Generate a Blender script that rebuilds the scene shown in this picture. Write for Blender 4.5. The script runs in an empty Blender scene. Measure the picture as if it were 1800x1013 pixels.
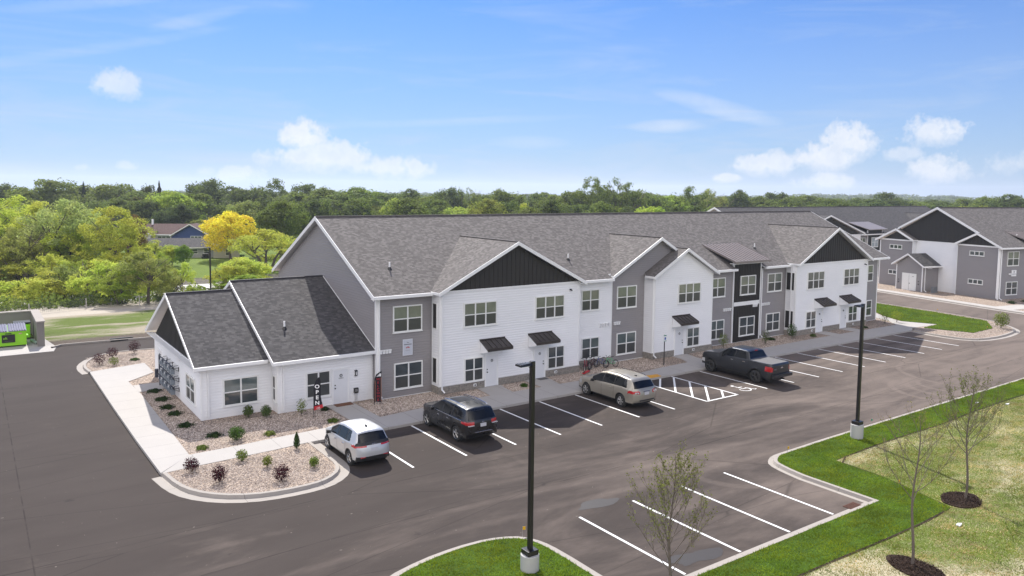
import bpy, bmesh, math, random
import numpy as np
from mathutils import Vector, Matrix
from mathutils.geometry import tessellate_polygon
R = math.radians
S = bpy.context.scene
COL = S.collection
random.seed(7); RNG = np.random.default_rng(7)

# ---------------------------------------------------------------- camera
cam = bpy.data.cameras.new('camera'); camo = bpy.data.objects.new('camera', cam); COL.objects.link(camo)
Rw = Matrix(((0.816816, -0.576801, 0.010582), (-0.039734, -0.074549, -0.996425), (0.575528, 0.813476, -0.083812)))
CR = Matrix((Rw[0], -Rw[1], -Rw[2])).transposed()
camo.matrix_world = Matrix.Translation((-18.67, -39.66, 12.17)) @ CR.to_4x4()
cam.sensor_width = 36; cam.lens = 27.06; cam.shift_y = -0.0325
cam.clip_start = 0.5; cam.clip_end = 9000
S.camera = camo
CAMP = Vector((-18.67, -39.66, 12.17))

# ---------------------------------------------------------------- light
SUNV = Vector((2.75, 8.45, 8.99)).normalized()
SUN_EL = math.asin(SUNV.z); SUN_AZ = math.atan2(SUNV.x, SUNV.y)
S.view_settings.view_transform = 'Standard'; S.view_settings.look = 'None'
S.view_settings.exposure = 0.7; S.view_settings.gamma = 1.0
sl = bpy.data.lights.new('sun', 'SUN'); slo = bpy.data.objects.new('sun', sl); COL.objects.link(slo)
sl.energy = 4.6; sl.angle = R(0.53); sl.color = (1, 0.955, 0.89)
slo.rotation_euler = (-SUNV).to_track_quat('-Z', 'Y').to_euler(); slo.location = (20, 40, 60)

W = bpy.data.worlds.new('World'); S.world = W; W.use_nodes = True
def build_world():
    nt = W.node_tree; N = nt.nodes; L = nt.links; N.clear()
    out = N.new('ShaderNodeOutputWorld'); bg = N.new('ShaderNodeBackground'); L.new(bg.outputs[0], out.inputs[0])
    sky = N.new('ShaderNodeTexSky'); sky.sky_type = 'NISHITA'; sky.sun_disc = False
    sky.sun_elevation = SUN_EL; sky.sun_rotation = SUN_AZ; sky.air_density = 1.0; sky.dust_density = 0.6; sky.ozone_density = 1.6
    tc = N.new('ShaderNodeTexCoord')
    sep = N.new('ShaderNodeSeparateXYZ'); L.new(tc.outputs['Generated'], sep.inputs[0])
    def M(op, a, b=None, c=None, clamp=False):
        n = N.new('ShaderNodeMath'); n.operation = op; n.use_clamp = clamp
        for i, v in enumerate((a, b, c)):
            if v is None: continue
            if hasattr(v, 'is_linked') or hasattr(v, 'links'): L.new(v, n.inputs[i])
            else: n.inputs[i].default_value = v
        return n.outputs[0]
    az = M('ARCTAN2', sep.outputs[0], sep.outputs[1]); el = M('ARCSINE', sep.outputs[2])
    def noise(scale, detail, rough, vec=None, dist=0):
        n = N.new('ShaderNodeTexNoise'); n.inputs['Scale'].default_value = scale; n.inputs['Detail'].default_value = detail
        n.inputs['Roughness'].default_value = rough; n.inputs['Distortion'].default_value = dist
        L.new(vec if vec is not None else tc.outputs['Generated'], n.inputs['Vector']); return n.outputs['Fac']
    n1 = noise(17, 7, 0.58); n2 = noise(55, 5, 0.6)
    mp = N.new('ShaderNodeMapping'); mp.inputs['Scale'].default_value = (2, 2, 14); L.new(tc.outputs['Generated'], mp.inputs[0])
    n3 = noise(2.2, 5, 0.62, mp.outputs[0], 0.6)
    nb = noise(130, 4, 0.65); nn = M('ADD', M('ADD', M('MULTIPLY', M('SUBTRACT', n1, 0.5), 3.2), M('MULTIPLY', M('SUBTRACT', n2, 0.5), 2.4)), M('MULTIPLY', M('SUBTRACT', nb, 0.5), 1.0))
    acc = None
    for a0, e0, ra, re, st in CLOUDS:
        dx = M('MULTIPLY', M('SUBTRACT', az, a0), 1 / ra); dy = M('MULTIPLY', M('SUBTRACT', el, e0), 1 / re)
        below = M('MULTIPLY', dy, -2.5, clamp=True); dy = M('MULTIPLY', dy, M('ADD', 1.0, M('MULTIPLY', below, 0.25)))
        r2 = M('ADD', M('MULTIPLY', dx, dx), M('MULTIPLY', dy, dy))
        m = M('SUBTRACT', 1.0, r2); m = M('ADD', M('SUBTRACT', m, .12), nn); m = M('MULTIPLY', m, M('SUBTRACT', 1.4, M('MULTIPLY', below, .65)), clamp=True)
        m = M('MULTIPLY', M('SMOOTH_MIN', m, 1.0, 0.2), st)
        acc = m if acc is None else M('MAXIMUM', acc, m)
    for a0, e0, ra, re, st, sl_ in WISPS:
        da = M('SUBTRACT', az, a0); dx = M('MULTIPLY', da, 1 / ra)
        dy = M('MULTIPLY', M('SUBTRACT', M('SUBTRACT', el, e0), M('MULTIPLY', da, sl_)), 1 / re)
        r2 = M('ADD', M('MULTIPLY', dx, dx), M('MULTIPLY', dy, dy))
        m = M('SUBTRACT', 1.0, r2); m = M('ADD', m, M('MULTIPLY', M('SUBTRACT', n3, 0.5), 1.6)); m = M('MULTIPLY', m, 0.8, clamp=True)
        m = M('MULTIPLY', m, st); acc = M('MAXIMUM', acc, m)
    # thin general veil, denser near the horizon
    veil = M('MULTIPLY', M('POWER', M('SUBTRACT', 1.0, M('MULTIPLY', el, 2.5), clamp=True), 1.5), SKY_VEIL)
    wis = M('MULTIPLY', M('SUBTRACT', n3, 0.5, clamp=True), 0.9)
    veil = M('ADD', veil, wis)
    mixv = N.new('ShaderNodeMix'); mixv.data_type = 'RGBA'; L.new(veil, mixv.inputs[0]); 
    gm = N.new('ShaderNodeMix'); gm.data_type = 'RGBA'; gm.blend_type = 'MULTIPLY'; gm.inputs[0].default_value = 1
    L.new(sky.outputs[0], gm.inputs[6]); gm.inputs[7].default_value = SKY_TINT
    L.new(gm.outputs[2], mixv.inputs[6]); mixv.inputs[7].default_value = VEIL_COL
    # unseen broken cloud behind the camera, added to brighten the shaded facades
    back = N.new('ShaderNodeMapRange'); back.interpolation_type = 'SMOOTHSTEP'; back.inputs[1].default_value = .15; back.inputs[2].default_value = -.45
    L.new(M('ADD', M('MULTIPLY', sep.outputs[0], .80), M('MULTIPLY', sep.outputs[1], .60)), back.inputs[0])
    n4 = noise(3.2, 6, .6); cov = N.new('ShaderNodeMapRange'); cov.interpolation_type = 'SMOOTHSTEP'; cov.inputs[1].default_value = .34; cov.inputs[2].default_value = .52; L.new(n4, cov.inputs[0])
    hi = N.new('ShaderNodeMapRange'); hi.interpolation_type = 'SMOOTHSTEP'; hi.inputs[1].default_value = .08; hi.inputs[2].default_value = .45; hi.inputs[3].default_value = .45; L.new(el, hi.inputs[0])
    acc = M('MAXIMUM', acc, M('MULTIPLY', M('MULTIPLY', back.outputs[0], cov.outputs[0]), hi.outputs[0]))
    ccol = N.new('ShaderNodeMix'); ccol.data_type = 'RGBA'; L.new(back.outputs[0], ccol.inputs[0]); sh = N.new('ShaderNodeMix'); sh.data_type = 'RGBA'; L.new(M('MULTIPLY', M('ADD', M('MULTIPLY', M('SUBTRACT', n2, .5), 3.0), .45, clamp=True), .7), sh.inputs[0]); sh.inputs[6].default_value = CLOUD_COL; sh.inputs[7].default_value = CLOUD_SHADE; L.new(sh.outputs[2], ccol.inputs[6]); ccol.inputs[7].default_value = CLOUD_FILL
    mixc = N.new('ShaderNodeMix'); mixc.data_type = 'RGBA'; L.new(acc, mixc.inputs[0]); L.new(mixv.outputs[2], mixc.inputs[6]); L.new(ccol.outputs[2], mixc.inputs[7])
    L.new(mixc.outputs[2], bg.inputs[0]); bg.inputs[1].default_value = SKY_STR
SKY_STR = 0.085; SKY_VEIL = 0.74; SKY_TINT = (0.11, 0.41, 0.88, 1)
VEIL_COL = (4.2, 5.0, 6.4, 1); CLOUD_COL = (7.2, 7.25, 7.4, 1); CLOUD_SHADE = (5.3, 5.8, 6.7, 1); CLOUD_FILL = (15.6, 14.9, 14.9, 1)
def _dir(u, v):
    d = Rw.transposed() @ Vector(((u - 900) / 1353.03, (v - 448.0) / 1353.03, 1)); return math.atan2(d.x, d.y), math.atan2(d.z, math.hypot(d.x, d.y))
def _cl(u, v, ru, rv, st):
    a, e = _dir(u, v); a2, _ = _dir(u + ru, v); _, e2 = _dir(u, v - rv); return (a, e, abs(a2 - a), abs(e2 - e), st)
CLOUDS = [_cl(*c) for c in [(205, 152, 62, 34, 0.6), (530, 246, 50, 40, 0.85), (570, 278, 120, 34, 0.75), (690, 298, 85, 30, 0.75), (420, 308, 50, 19, 0.55), (225, 293, 26, 13, .5),
    (148, 295, 20, 10, .5), (362, 302, 24, 12, .4), (1492, 252, 56, 40, 0.85), (1435, 280, 75, 32, 0.85), (1360, 292, 80, 28, 0.8), (1277, 314, 28, 10, .8),
    (1440, 322, 66, 20, 0.8), (1648, 234, 76, 38, 0.8), (1590, 272, 44, 16, .5), (1668, 300, 76, 38, 0.85), (1765, 290, 70, 30, 0.6)]]
def _wi(u, v, ru, rv, st, s): return _cl(u, v, ru, rv, st) + (s,)
WISPS = [_wi(1260, 188, 120, 20, .38, -.28), (_wi(1170, 222, 70, 14, .3, 0)), _wi(130, 92, 330, 12, .12, .25), _wi(930, 250, 80, 14, .25, 0), _wi(780, 215, 300, 9, .15, .05), _wi(160, 5, 160, 14, .2, .2), _wi(345, 35, 90, 14, .2, .3)]
build_world()

# ---------------------------------------------------------------- helpers
def tag(o, label=None, cat=None, group=None, kind=None):
    if label: o['label'] = label
    if cat: o['category'] = cat
    if group: o['group'] = group
    if kind: o['kind'] = kind
    return o
def thing(name, label, cat, loc=(0, 0, 0), rz=0, group=None):
    o = bpy.data.objects.new(name, None); COL.objects.link(o); o.location = loc; o.rotation_euler = (0, 0, rz); o.empty_display_size = 0.2
    return tag(o, label, cat, group)
class MB:
    def __init__(s): s.v = []; s.f = []; s.m = []
    def add(s, vs, fs, m=0):
        b = len(s.v); s.v.extend([tuple(v) for v in vs]); s.f.extend([tuple(i + b for i in f) for f in fs]); s.m.extend([m] * len(fs)); return s
    def poly(s, pts, m=0): return s.add(pts, [tuple(range(len(pts)))], m)
    def box(s, x0, y0, z0, x1, y1, z1, m=0):
        v = [(x0, y0, z0), (x1, y0, z0), (x1, y1, z0), (x0, y1, z0), (x0, y0, z1), (x1, y0, z1), (x1, y1, z1), (x0, y1, z1)]
        return s.add(v, [(0, 3, 2, 1), (4, 5, 6, 7), (0, 1, 5, 4), (1, 2, 6, 5), (2, 3, 7, 6), (3, 0, 4, 7)], m)
    def hexa(s, b, t, m=0):
        return s.add(list(b) + list(t), [(3, 2, 1, 0), (4, 5, 6, 7), (0, 1, 5, 4), (1, 2, 6, 5), (2, 3, 7, 6), (3, 0, 4, 7)], m)
    def obox(s, O, U, N, u0, u1, z0, z1, n0, n1, m=0):
        def P(u, n, z): return (O[0] + U[0] * u + N[0] * n, O[1] + U[1] * u + N[1] * n, z)
        b = [P(u0, n0, z0), P(u1, n0, z0), P(u1, n1, z0), P(u0, n1, z0)]; t = [P(u0, n0, z1), P(u1, n0, z1), P(u1, n1, z1), P(u0, n1, z1)]
        return s.hexa(b, t, m)
    def slab(s, top, th, m=0, ms=1):
        n = len(top); b = len(s.v); s.v.extend([tuple(p) for p in top]); s.v.extend([(p[0], p[1], p[2] - th) for p in top])
        s.f.append(tuple(b + i for i in range(n))); s.m.append(m)
        s.f.append(tuple(b + n + i for i in reversed(range(n)))); s.m.append(ms)
        for i in range(n):
            j = (i + 1) % n; s.f.append((b + i, b + n + i, b + n + j, b + j)); s.m.append(ms)
        return s
    def flat(s, pts, z0, z1, m=0, ms=None, bottom=False):
        # concave polygon prism
        ms = m if ms is None else ms; tri = tessellate_polygon([[Vector((p[0], p[1], 0)) for p in pts]]); b = len(s.v); n = len(pts)
        s.v.extend([(p[0], p[1], z1) for p in pts]); 
        for t in tri:
            a = [Vector(pts[i]).to_2d() if False else pts[i] for i in t]
            ar = (a[1][0] - a[0][0]) * (a[2][1] - a[0][1]) - (a[2][0] - a[0][0]) * (a[1][1] - a[0][1])
            t = t if ar > 0 else tuple(reversed(t)); s.f.append(tuple(b + i for i in t)); s.m.append(m)
        if z0 < z1:
            c = len(s.v); s.v.extend([(p[0], p[1], z1) for p in pts]); s.v.extend([(p[0], p[1], z0) for p in pts])
            area = sum(pts[i][0] * pts[(i + 1) % n][1] - pts[(i + 1) % n][0] * pts[i][1] for i in range(n))
            for i in range(n):
                j = (i + 1) % n; q = (c + i, c + n + i, c + n + j, c + j)
                s.f.append(q if area > 0 else tuple(reversed(q))); s.m.append(ms)
        return s
    def tube(s, p0, p1, r0, r1=None, n=8, m=0, cap=True):
        r1 = r0 if r1 is None else r1; p0 = Vector(p0); p1 = Vector(p1); d = (p1 - p0)
        if d.length < 1e-6: return s
        d.normalize(); a = d.orthogonal().normalized(); c = d.cross(a); b = len(s.v)
        for p, r in ((p0, r0), (p1, r1)):
            for i in range(n):
                t = 2 * math.pi * i / n; s.v.append(tuple(p + (a * math.cos(t) + c * math.sin(t)) * r))
        for i in range(n):
            j = (i + 1) % n; s.f.append((b + i, b + j, b + n + j, b + n + i)); s.m.append(m)
        if cap: s.f.append(tuple(b + i for i in reversed(range(n)))); s.m.append(m); s.f.append(tuple(b + n + i for i in range(n))); s.m.append(m)
        return s
    def path(s, pts, r, n=8, m=0):
        for a, b in zip(pts[:-1], pts[1:]): s.tube(a, b, r, r, n, m)
        return s
    def torus(s, c, ax, R0, r, n=24, k=6, m=0):
        ax = Vector(ax).normalized(); a = ax.orthogonal().normalized(); e = ax.cross(a); c = Vector(c); b = len(s.v)
        for i in range(n):
            t = 2 * math.pi * i / n; d = a * math.cos(t) + e * math.sin(t)
            for j in range(k):
                q = 2 * math.pi * j / k; s.v.append(tuple(c + d * (R0 + r * math.cos(q)) + ax * (r * math.sin(q))))
        for i in range(n):
            for j in range(k):
                s.f.append((b + i * k + j, b + ((i + 1) % n) * k + j, b + ((i + 1) % n) * k + (j + 1) % k, b + i * k + (j + 1) % k)); s.m.append(m)
        return s
    def beam(s, p0, p1, h, N, t, m=0):
        # board hanging h below the line p0-p1, t thick along horizontal N
        p0 = Vector(p0); p1 = Vector(p1); n = Vector((N[0], N[1], 0)) * t; d = Vector((0, 0, -h))
        return s.hexa([p0 + d, p1 + d, p1 + d + n, p0 + d + n], [p0, p1, p1 + n, p0 + n], m)
    def build(s, name, mats, parent=None, label=None, smooth=False, uv=False, bevel=0, fix=True, split=False):
        if split:      # every loose piece becomes an object of its own
            par = list(range(len(s.v)))
            def find(i):
                while par[i] != i: par[i] = par[par[i]]; i = par[i]
                return i
            for f in s.f:
                for i in f[1:]: par[find(i)] = find(f[0])
            groups = {}
            for f, m in zip(s.f, s.m): groups.setdefault(find(f[0]), []).append((f, m))
            o = None
            for fs in groups.values():
                q = MB(); ix = {}
                for f, m in fs:
                    for i in f:
                        if i not in ix: ix[i] = len(q.v); q.v.append(s.v[i])
                    q.f.append(tuple(ix[i] for i in f)); q.m.append(m)
                o = q.build(name, mats, parent, label, smooth, uv, bevel, fix)
            return o
        me = bpy.data.meshes.new(name); me.from_pydata(s.v, [], s.f)
        for mm in (mats if isinstance(mats, (list, tuple)) else [mats]): me.materials.append(mm)
        me.polygons.foreach_set('material_index', s.m)
        if fix:
            bm = bmesh.new(); bm.from_mesh(me); bmesh.ops.remove_doubles(bm, verts=bm.verts, dist=1e-5); bmesh.ops.recalc_face_normals(bm, faces=bm.faces); bm.to_mesh(me); bm.free()
        if smooth: me.polygons.foreach_set('use_smooth', [True] * len(me.polygons))
        if uv:
            l = me.uv_layers.new(name='UVMap'); me.update(); up = Vector((0, 0, 1))
            for p in me.polygons:
                n = p.normal; u = up.cross(n)
                if u.length < 0.05: u = Vector((1, 0, 0))
                u.normalize()
                if u.x < -1e-4 or (abs(u.x) <= 1e-4 and u.y < 0): u = -u
                w = n.cross(u)
                if w.z < 0: w = -w
                for li in p.loop_indices:
                    co = me.vertices[me.loops[li].vertex_index].co; l.data[li].uv = (co.dot(u), co.dot(w))
        o = bpy.data.objects.new(name, me); COL.objects.link(o); o.parent = parent
        if bevel:
            b = o.modifiers.new('bevel', 'BEVEL'); b.width = bevel; b.segments = 2; b.limit_method = 'ANGLE'; b.angle_limit = R(40)
        if label: o['label'] = label
        return o
def text_mesh(name, txt, size, mat, parent, loc, rot, ext=0.004, font_bold=False, label=None, spacing=1.0, sx=1.0):
    cu = bpy.data.curves.new(name, 'FONT'); cu.body = txt; cu.size = size; cu.extrude = ext; cu.align_x = 'CENTER'; cu.align_y = 'CENTER'; cu.space_line = spacing
    if font_bold: cu.offset = size * 0.03
    to = bpy.data.objects.new('tmp', cu); COL.objects.link(to); dg = bpy.context.evaluated_depsgraph_get()
    me = bpy.data.meshes.new_from_object(to.evaluated_get(dg)); bpy.data.objects.remove(to); bpy.data.curves.remove(cu)
    me.materials.clear(); me.materials.append(mat); me.name = name
    o = bpy.data.objects.new(name, me); COL.objects.link(o); o.parent = parent; o.location = loc; o.rotation_euler = rot; o.scale = (sx, 1, 1)
    if label: o['label'] = label
    return o

# ---------------------------------------------------------------- materials
MATS = {}
def newmat(name):
    m = bpy.data.materials.new(name); m.use_nodes = True; nt = m.node_tree; b = nt.nodes['Principled BSDF']; MATS[name] = m; return m, nt, b
def setc(s, c): s.default_value = (c[0], c[1], c[2], 1)
def nnoise(nt, sc, det=3, rough=.55, vec=None, dist=0):
    n = nt.nodes.new('ShaderNodeTexNoise'); n.inputs['Scale'].default_value = sc; n.inputs['Detail'].default_value = det; n.inputs['Roughness'].default_value = rough; n.inputs['Distortion'].default_value = dist
    if vec is not None: nt.links.new(vec, n.inputs['Vector'])
    return n.outputs['Fac']
def nmix(nt, fac, a, b, bt='MIX'):
    n = nt.nodes.new('ShaderNodeMix'); n.data_type = 'RGBA'; n.blend_type = bt
    if isinstance(fac, (int, float)): n.inputs[0].default_value = fac
    else: nt.links.new(fac, n.inputs[0])
    for i, v in ((6, a), (7, b)):
        if isinstance(v, (tuple, list)): n.inputs[i].default_value = (v[0], v[1], v[2], 1)
        else: nt.links.new(v, n.inputs[i])
    return n.outputs[2]
def nramp(nt, fac, p0, p1, v0=0, v1=1, smooth=True):
    n = nt.nodes.new('ShaderNodeMapRange'); n.inputs[1].default_value = p0; n.inputs[2].default_value = p1; n.inputs[3].default_value = v0; n.inputs[4].default_value = v1
    if smooth: n.interpolation_type = 'SMOOTHSTEP'
    nt.links.new(fac, n.inputs[0]); return n.outputs[0]
def nmath(nt, op, a, b=None, clamp=False):
    n = nt.nodes.new('ShaderNodeMath'); n.operation = op; n.use_clamp = clamp
    for i, v in enumerate((a, b)):
        if v is None: continue
        if isinstance(v, (int, float)): n.inputs[i].default_value = v
        else: nt.links.new(v, n.inputs[i])
    return n.outputs[0]
def nbump(nt, h, b, st=.3, dist=.02, prev=None):
    n = nt.nodes.new('ShaderNodeBump'); n.inputs['Strength'].default_value = st; n.inputs['Distance'].default_value = dist; nt.links.new(h, n.inputs['Height'])
    if prev is not None: nt.links.new(prev, n.inputs['Normal'])
    nt.links.new(n.outputs[0], b.inputs['Normal']); return n.outputs[0]
def coords(nt, kind='Object'):
    return nt.nodes.new('ShaderNodeTexCoord').outputs[kind]
def geopos(nt): return nt.nodes.new('ShaderNodeNewGeometry').outputs['Position']
def nmap(nt, vec, scale=(1, 1, 1), rot=(0, 0, 0), loc=(0, 0, 0)):
    n = nt.nodes.new('ShaderNodeMapping'); n.inputs['Scale'].default_value = scale; n.inputs['Rotation'].default_value = rot; n.inputs['Location'].default_value = loc; nt.links.new(vec, n.inputs[0]); return n.outputs[0]
def simple(name, c, rough=.6, metal=0, var=.08, sc=3, spec=.5, coat=0, bump=0, bsc=40):
    m, nt, b = newmat(name); p = geopos(nt)
    b.inputs['Roughness'].default_value = rough; b.inputs['Metallic'].default_value = metal; b.inputs['Specular IOR Level'].default_value = spec
    if coat: b.inputs['Coat Weight'].default_value = coat; b.inputs['Coat Roughness'].default_value = .04
    if var:
        f = nnoise(nt, sc, 4, .6, p); lo = tuple(x * (1 - var) for x in c); hi = tuple(min(1, x * (1 + var)) for x in c)
        nt.links.new(nmix(nt, f, lo, hi), b.inputs['Base Color'])
    else: setc(b.inputs['Base Color'], c)
    if bump: nbump(nt, nnoise(nt, bsc, 3, .6, p), b, bump, .01)
    return m
def siding_mat(name, c, rough=.5):
    m, nt, b = newmat(name); p = geopos(nt)
    f = nnoise(nt, .45, 4, .6, nmap(nt, p, (1, 1, 2.5)))
    c1 = nmix(nt, f, tuple(x * .93 for x in c), tuple(min(1, x * 1.05) for x in c)); gz = nt.nodes.new('ShaderNodeSeparateXYZ'); nt.links.new(p, gz.inputs[0]); c2 = nmix(nt, nmath(nt, 'MULTIPLY', nramp(nt, gz.outputs[2], .9, .1), nmath(nt, 'MULTIPLY', f, .35)), c1, tuple(x * y for x, y in zip(c, (.72, .66, .58))))
    nt.links.new(c2, b.inputs['Base Color']); b.inputs['Roughness'].default_value = rough; b.inputs['Specular IOR Level'].default_value = .35
    return m
M_white = siding_mat('white_vinyl_siding', (.83, .83, .84))
M_gray = siding_mat('gray_vinyl_siding', (.27, .254, .256))
M_dark = siding_mat('dark_board_siding', (.030, .027, .026), .45)
M_trim = simple('white_trim', (.80, .80, .80), .45, var=.04)
M_fnd = simple('foundation', (.50, .49, .47), .8, var=.15)
M_black = simple('black_metal', (.012, .011, .011), .35, 0, .1)
M_frame = simple('window_vinyl', (.78, .78, .76), .4, var=.03)
M_door = simple('door_paint', (.72, .73, .75), .4, var=.04)
M_metal = simple('brushed_metal', (.45, .45, .46), .35, .9, .1)
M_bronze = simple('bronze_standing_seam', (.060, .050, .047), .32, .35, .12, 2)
M_bronze_sun = simple('bronze_seam_sunlit_tone', (.26, .225, .21), .45, .3, .12, 2)  # same bronze as the awnings, sunlight painted in as a lighter base
M_white_pvc = simple('white_pvc', (.8, .8, .8), .35, var=.05)
def shingles(name, c1, c2, c3):
    m, nt, b = newmat(name); uv = coords(nt, 'UV')
    br = nt.nodes.new('ShaderNodeTexBrick'); nt.links.new(uv, br.inputs['Vector']); br.inputs['Scale'].default_value = 1
    br.inputs['Brick Width'].default_value = .27; br.inputs['Row Height'].default_value = .14; br.inputs['Mortar Size'].default_value = .006; br.inputs['Mortar Smooth'].default_value = .3; br.offset = .37; br.squash = 1.3; br.squash_frequency = 3
    setc(br.inputs['Color1'], c1); setc(br.inputs['Color2'], c2); setc(br.inputs['Mortar'], tuple(x * .35 for x in c1))
    b2 = nt.nodes.new('ShaderNodeTexBrick'); nt.links.new(nmap(nt, uv, (1, 1, 1), (0, 0, 0), (.11, 0, 0)), b2.inputs['Vector']); b2.inputs['Scale'].default_value = 1; b2.inputs['Brick Width'].default_value = .19; b2.inputs['Row Height'].default_value = .14; b2.inputs['Mortar Size'].default_value = 0; b2.offset = .61
    setc(b2.inputs['Color1'], (0, 0, 0)); setc(b2.inputs['Color2'], (1, 1, 1)); sp = nt.nodes.new('ShaderNodeSeparateColor'); nt.links.new(b2.outputs['Color'], sp.inputs[0])
    c = nmix(nt, nramp(nt, sp.outputs[0], .55, .85, 0, .6), br.outputs['Color'], c3)
    big = nnoise(nt, .22, 3, .6, uv); c = nmix(nt, nmath(nt, 'MULTIPLY', big, .12), c, tuple(x * 1.25 for x in c2))
    g = nnoise(nt, 60, 2, .7, uv); c = nmix(nt, nmath(nt, 'MULTIPLY', g, .5), c, tuple(x * .45 for x in c1))
    nt.links.new(c, b.inputs['Base Color']); b.inputs['Roughness'].default_value = .9; b.inputs['Specular IOR Level'].default_value = .15
    # saw profile along slope: each course laps the next
    s = nt.nodes.new('ShaderNodeSeparateXYZ'); nt.links.new(uv, s.inputs[0]); fr = nmath(nt, 'FRACT', nmath(nt, 'DIVIDE', s.outputs[1], .14))
    h = nmath(nt, 'ADD', nmath(nt, 'MULTIPLY', nmath(nt, 'SUBTRACT', 1.0, fr), .7), nmath(nt, 'MULTIPLY', sp.outputs[0], .4))
    nbump(nt, h, b, .6, .012)
    return m
M_roof = shingles('asphalt_shingles', (.165, .152, .146), (.105, .096, .092), (.235, .217, .207))
M_roof_dk = shingles('dark_asphalt_shingles', (.095, .090, .092), (.052, .050, .052), (.145, .139, .139))
def stone_mat():
    m, nt, b = newmat('stone_veneer'); uv = coords(nt, 'UV')
    br = nt.nodes.new('ShaderNodeTexBrick'); nt.links.new(uv, br.inputs['Vector']); br.inputs['Scale'].default_value = 1; br.inputs['Brick Width'].default_value = .38; br.inputs['Row Height'].default_value = .13
    br.inputs['Mortar Size'].default_value = .008; setc(br.inputs['Color1'], (.26, .235, .205)); setc(br.inputs['Color2'], (.15, .14, .13)); setc(br.inputs['Mortar'], (.10, .095, .09))
    n = nnoise(nt, 7, 5, .7, uv); c = nmix(nt, nramp(nt, n, .3, .7), br.outputs['Color'], (.33, .30, .26)); nt.links.new(c, b.inputs['Base Color']); b.inputs['Roughness'].default_value = .9
    nbump(nt, nmath(nt, 'SUBTRACT', nmath(nt, 'MULTIPLY', n, .6), br.outputs['Fac']), b, .8, .03); return m
M_stone = stone_mat()
def glass_mat(name, c, rough=.06, var=True):
    m, nt, b = newmat(name); p = geopos(nt)
    f = nnoise(nt, 1.1, 4, .6, p, .6); nt.links.new(nmix(nt, f, tuple(x * .6 for x in c), tuple(x * 1.5 for x in c)), b.inputs['Base Color'])
    b.inputs['Roughness'].default_value = rough; b.inputs['Specular IOR Level'].default_value = .9; b.inputs['IOR'].default_value = 1.6
    nbump(nt, nnoise(nt, .9, 2, .5, p), b, .06, .2); return m
M_glass_up = glass_mat('glass_with_blind', (.150, .170, .145)); M_glass_lo = glass_mat('glass_with_blind_lower', (.100, .125, .125))
M_screen = glass_mat('insect_screen_dark', (.030, .034, .034), .3)
M_winside = simple('dark_side_screen', (.018, .016, .016), .4)
def concrete_mat(name, c, joint=None):
    m, nt, b = newmat(name); p = geopos(nt); f = nnoise(nt, .8, 5, .65, p); f2 = nnoise(nt, 45, 3, .6, p); f3 = nnoise(nt, .12, 2, .5, p)
    col = nmix(nt, f, tuple(x * .88 for x in c), tuple(x * 1.07 for x in c)); col = nmix(nt, nmath(nt, 'MULTIPLY', f2, .3), col, tuple(x * .75 for x in c)); col = nmix(nt, nmath(nt, 'MULTIPLY', f3, .3), col, (c[0] * .9, c[1] * .86, c[2] * .8))
    if joint:
        s = nt.nodes.new('ShaderNodeSeparateXYZ'); nt.links.new(p, s.inputs[0])
        jm = None
        for ax, per in joint:
            fr = nmath(nt, 'FRACT', nmath(nt, 'DIVIDE', nmath(nt, 'ADD', s.outputs[ax], 300.0), per)); j = nmath(nt, 'LESS_THAN', fr, .018 / per)
            jm = j if jm is None else nmath(nt, 'MAXIMUM', jm, j)
        col = nmix(nt, nmath(nt, 'MULTIPLY', jm, .8), col, tuple(x * .35 for x in c))
    nt.links.new(col, b.inputs['Base Color']); b.inputs['Roughness'].default_value = .9; b.inputs['Specular IOR Level'].default_value = .2; nbump(nt, f2, b, .15, .01); return m
M_conc = concrete_mat('sidewalk_concrete', (.41, .39, .37), joint=((0, 1.83),)); M_conc2 = concrete_mat('sidewalk_concrete_side', (.42, .40, .38), joint=((1, 1.83),))
M_kerb = concrete_mat('kerb_concrete', (.36, .33, .30), joint=((0, 3.05), (1, 3.05))); M_block = concrete_mat('grey_block_wall', (.23, .215, .20))
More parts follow.
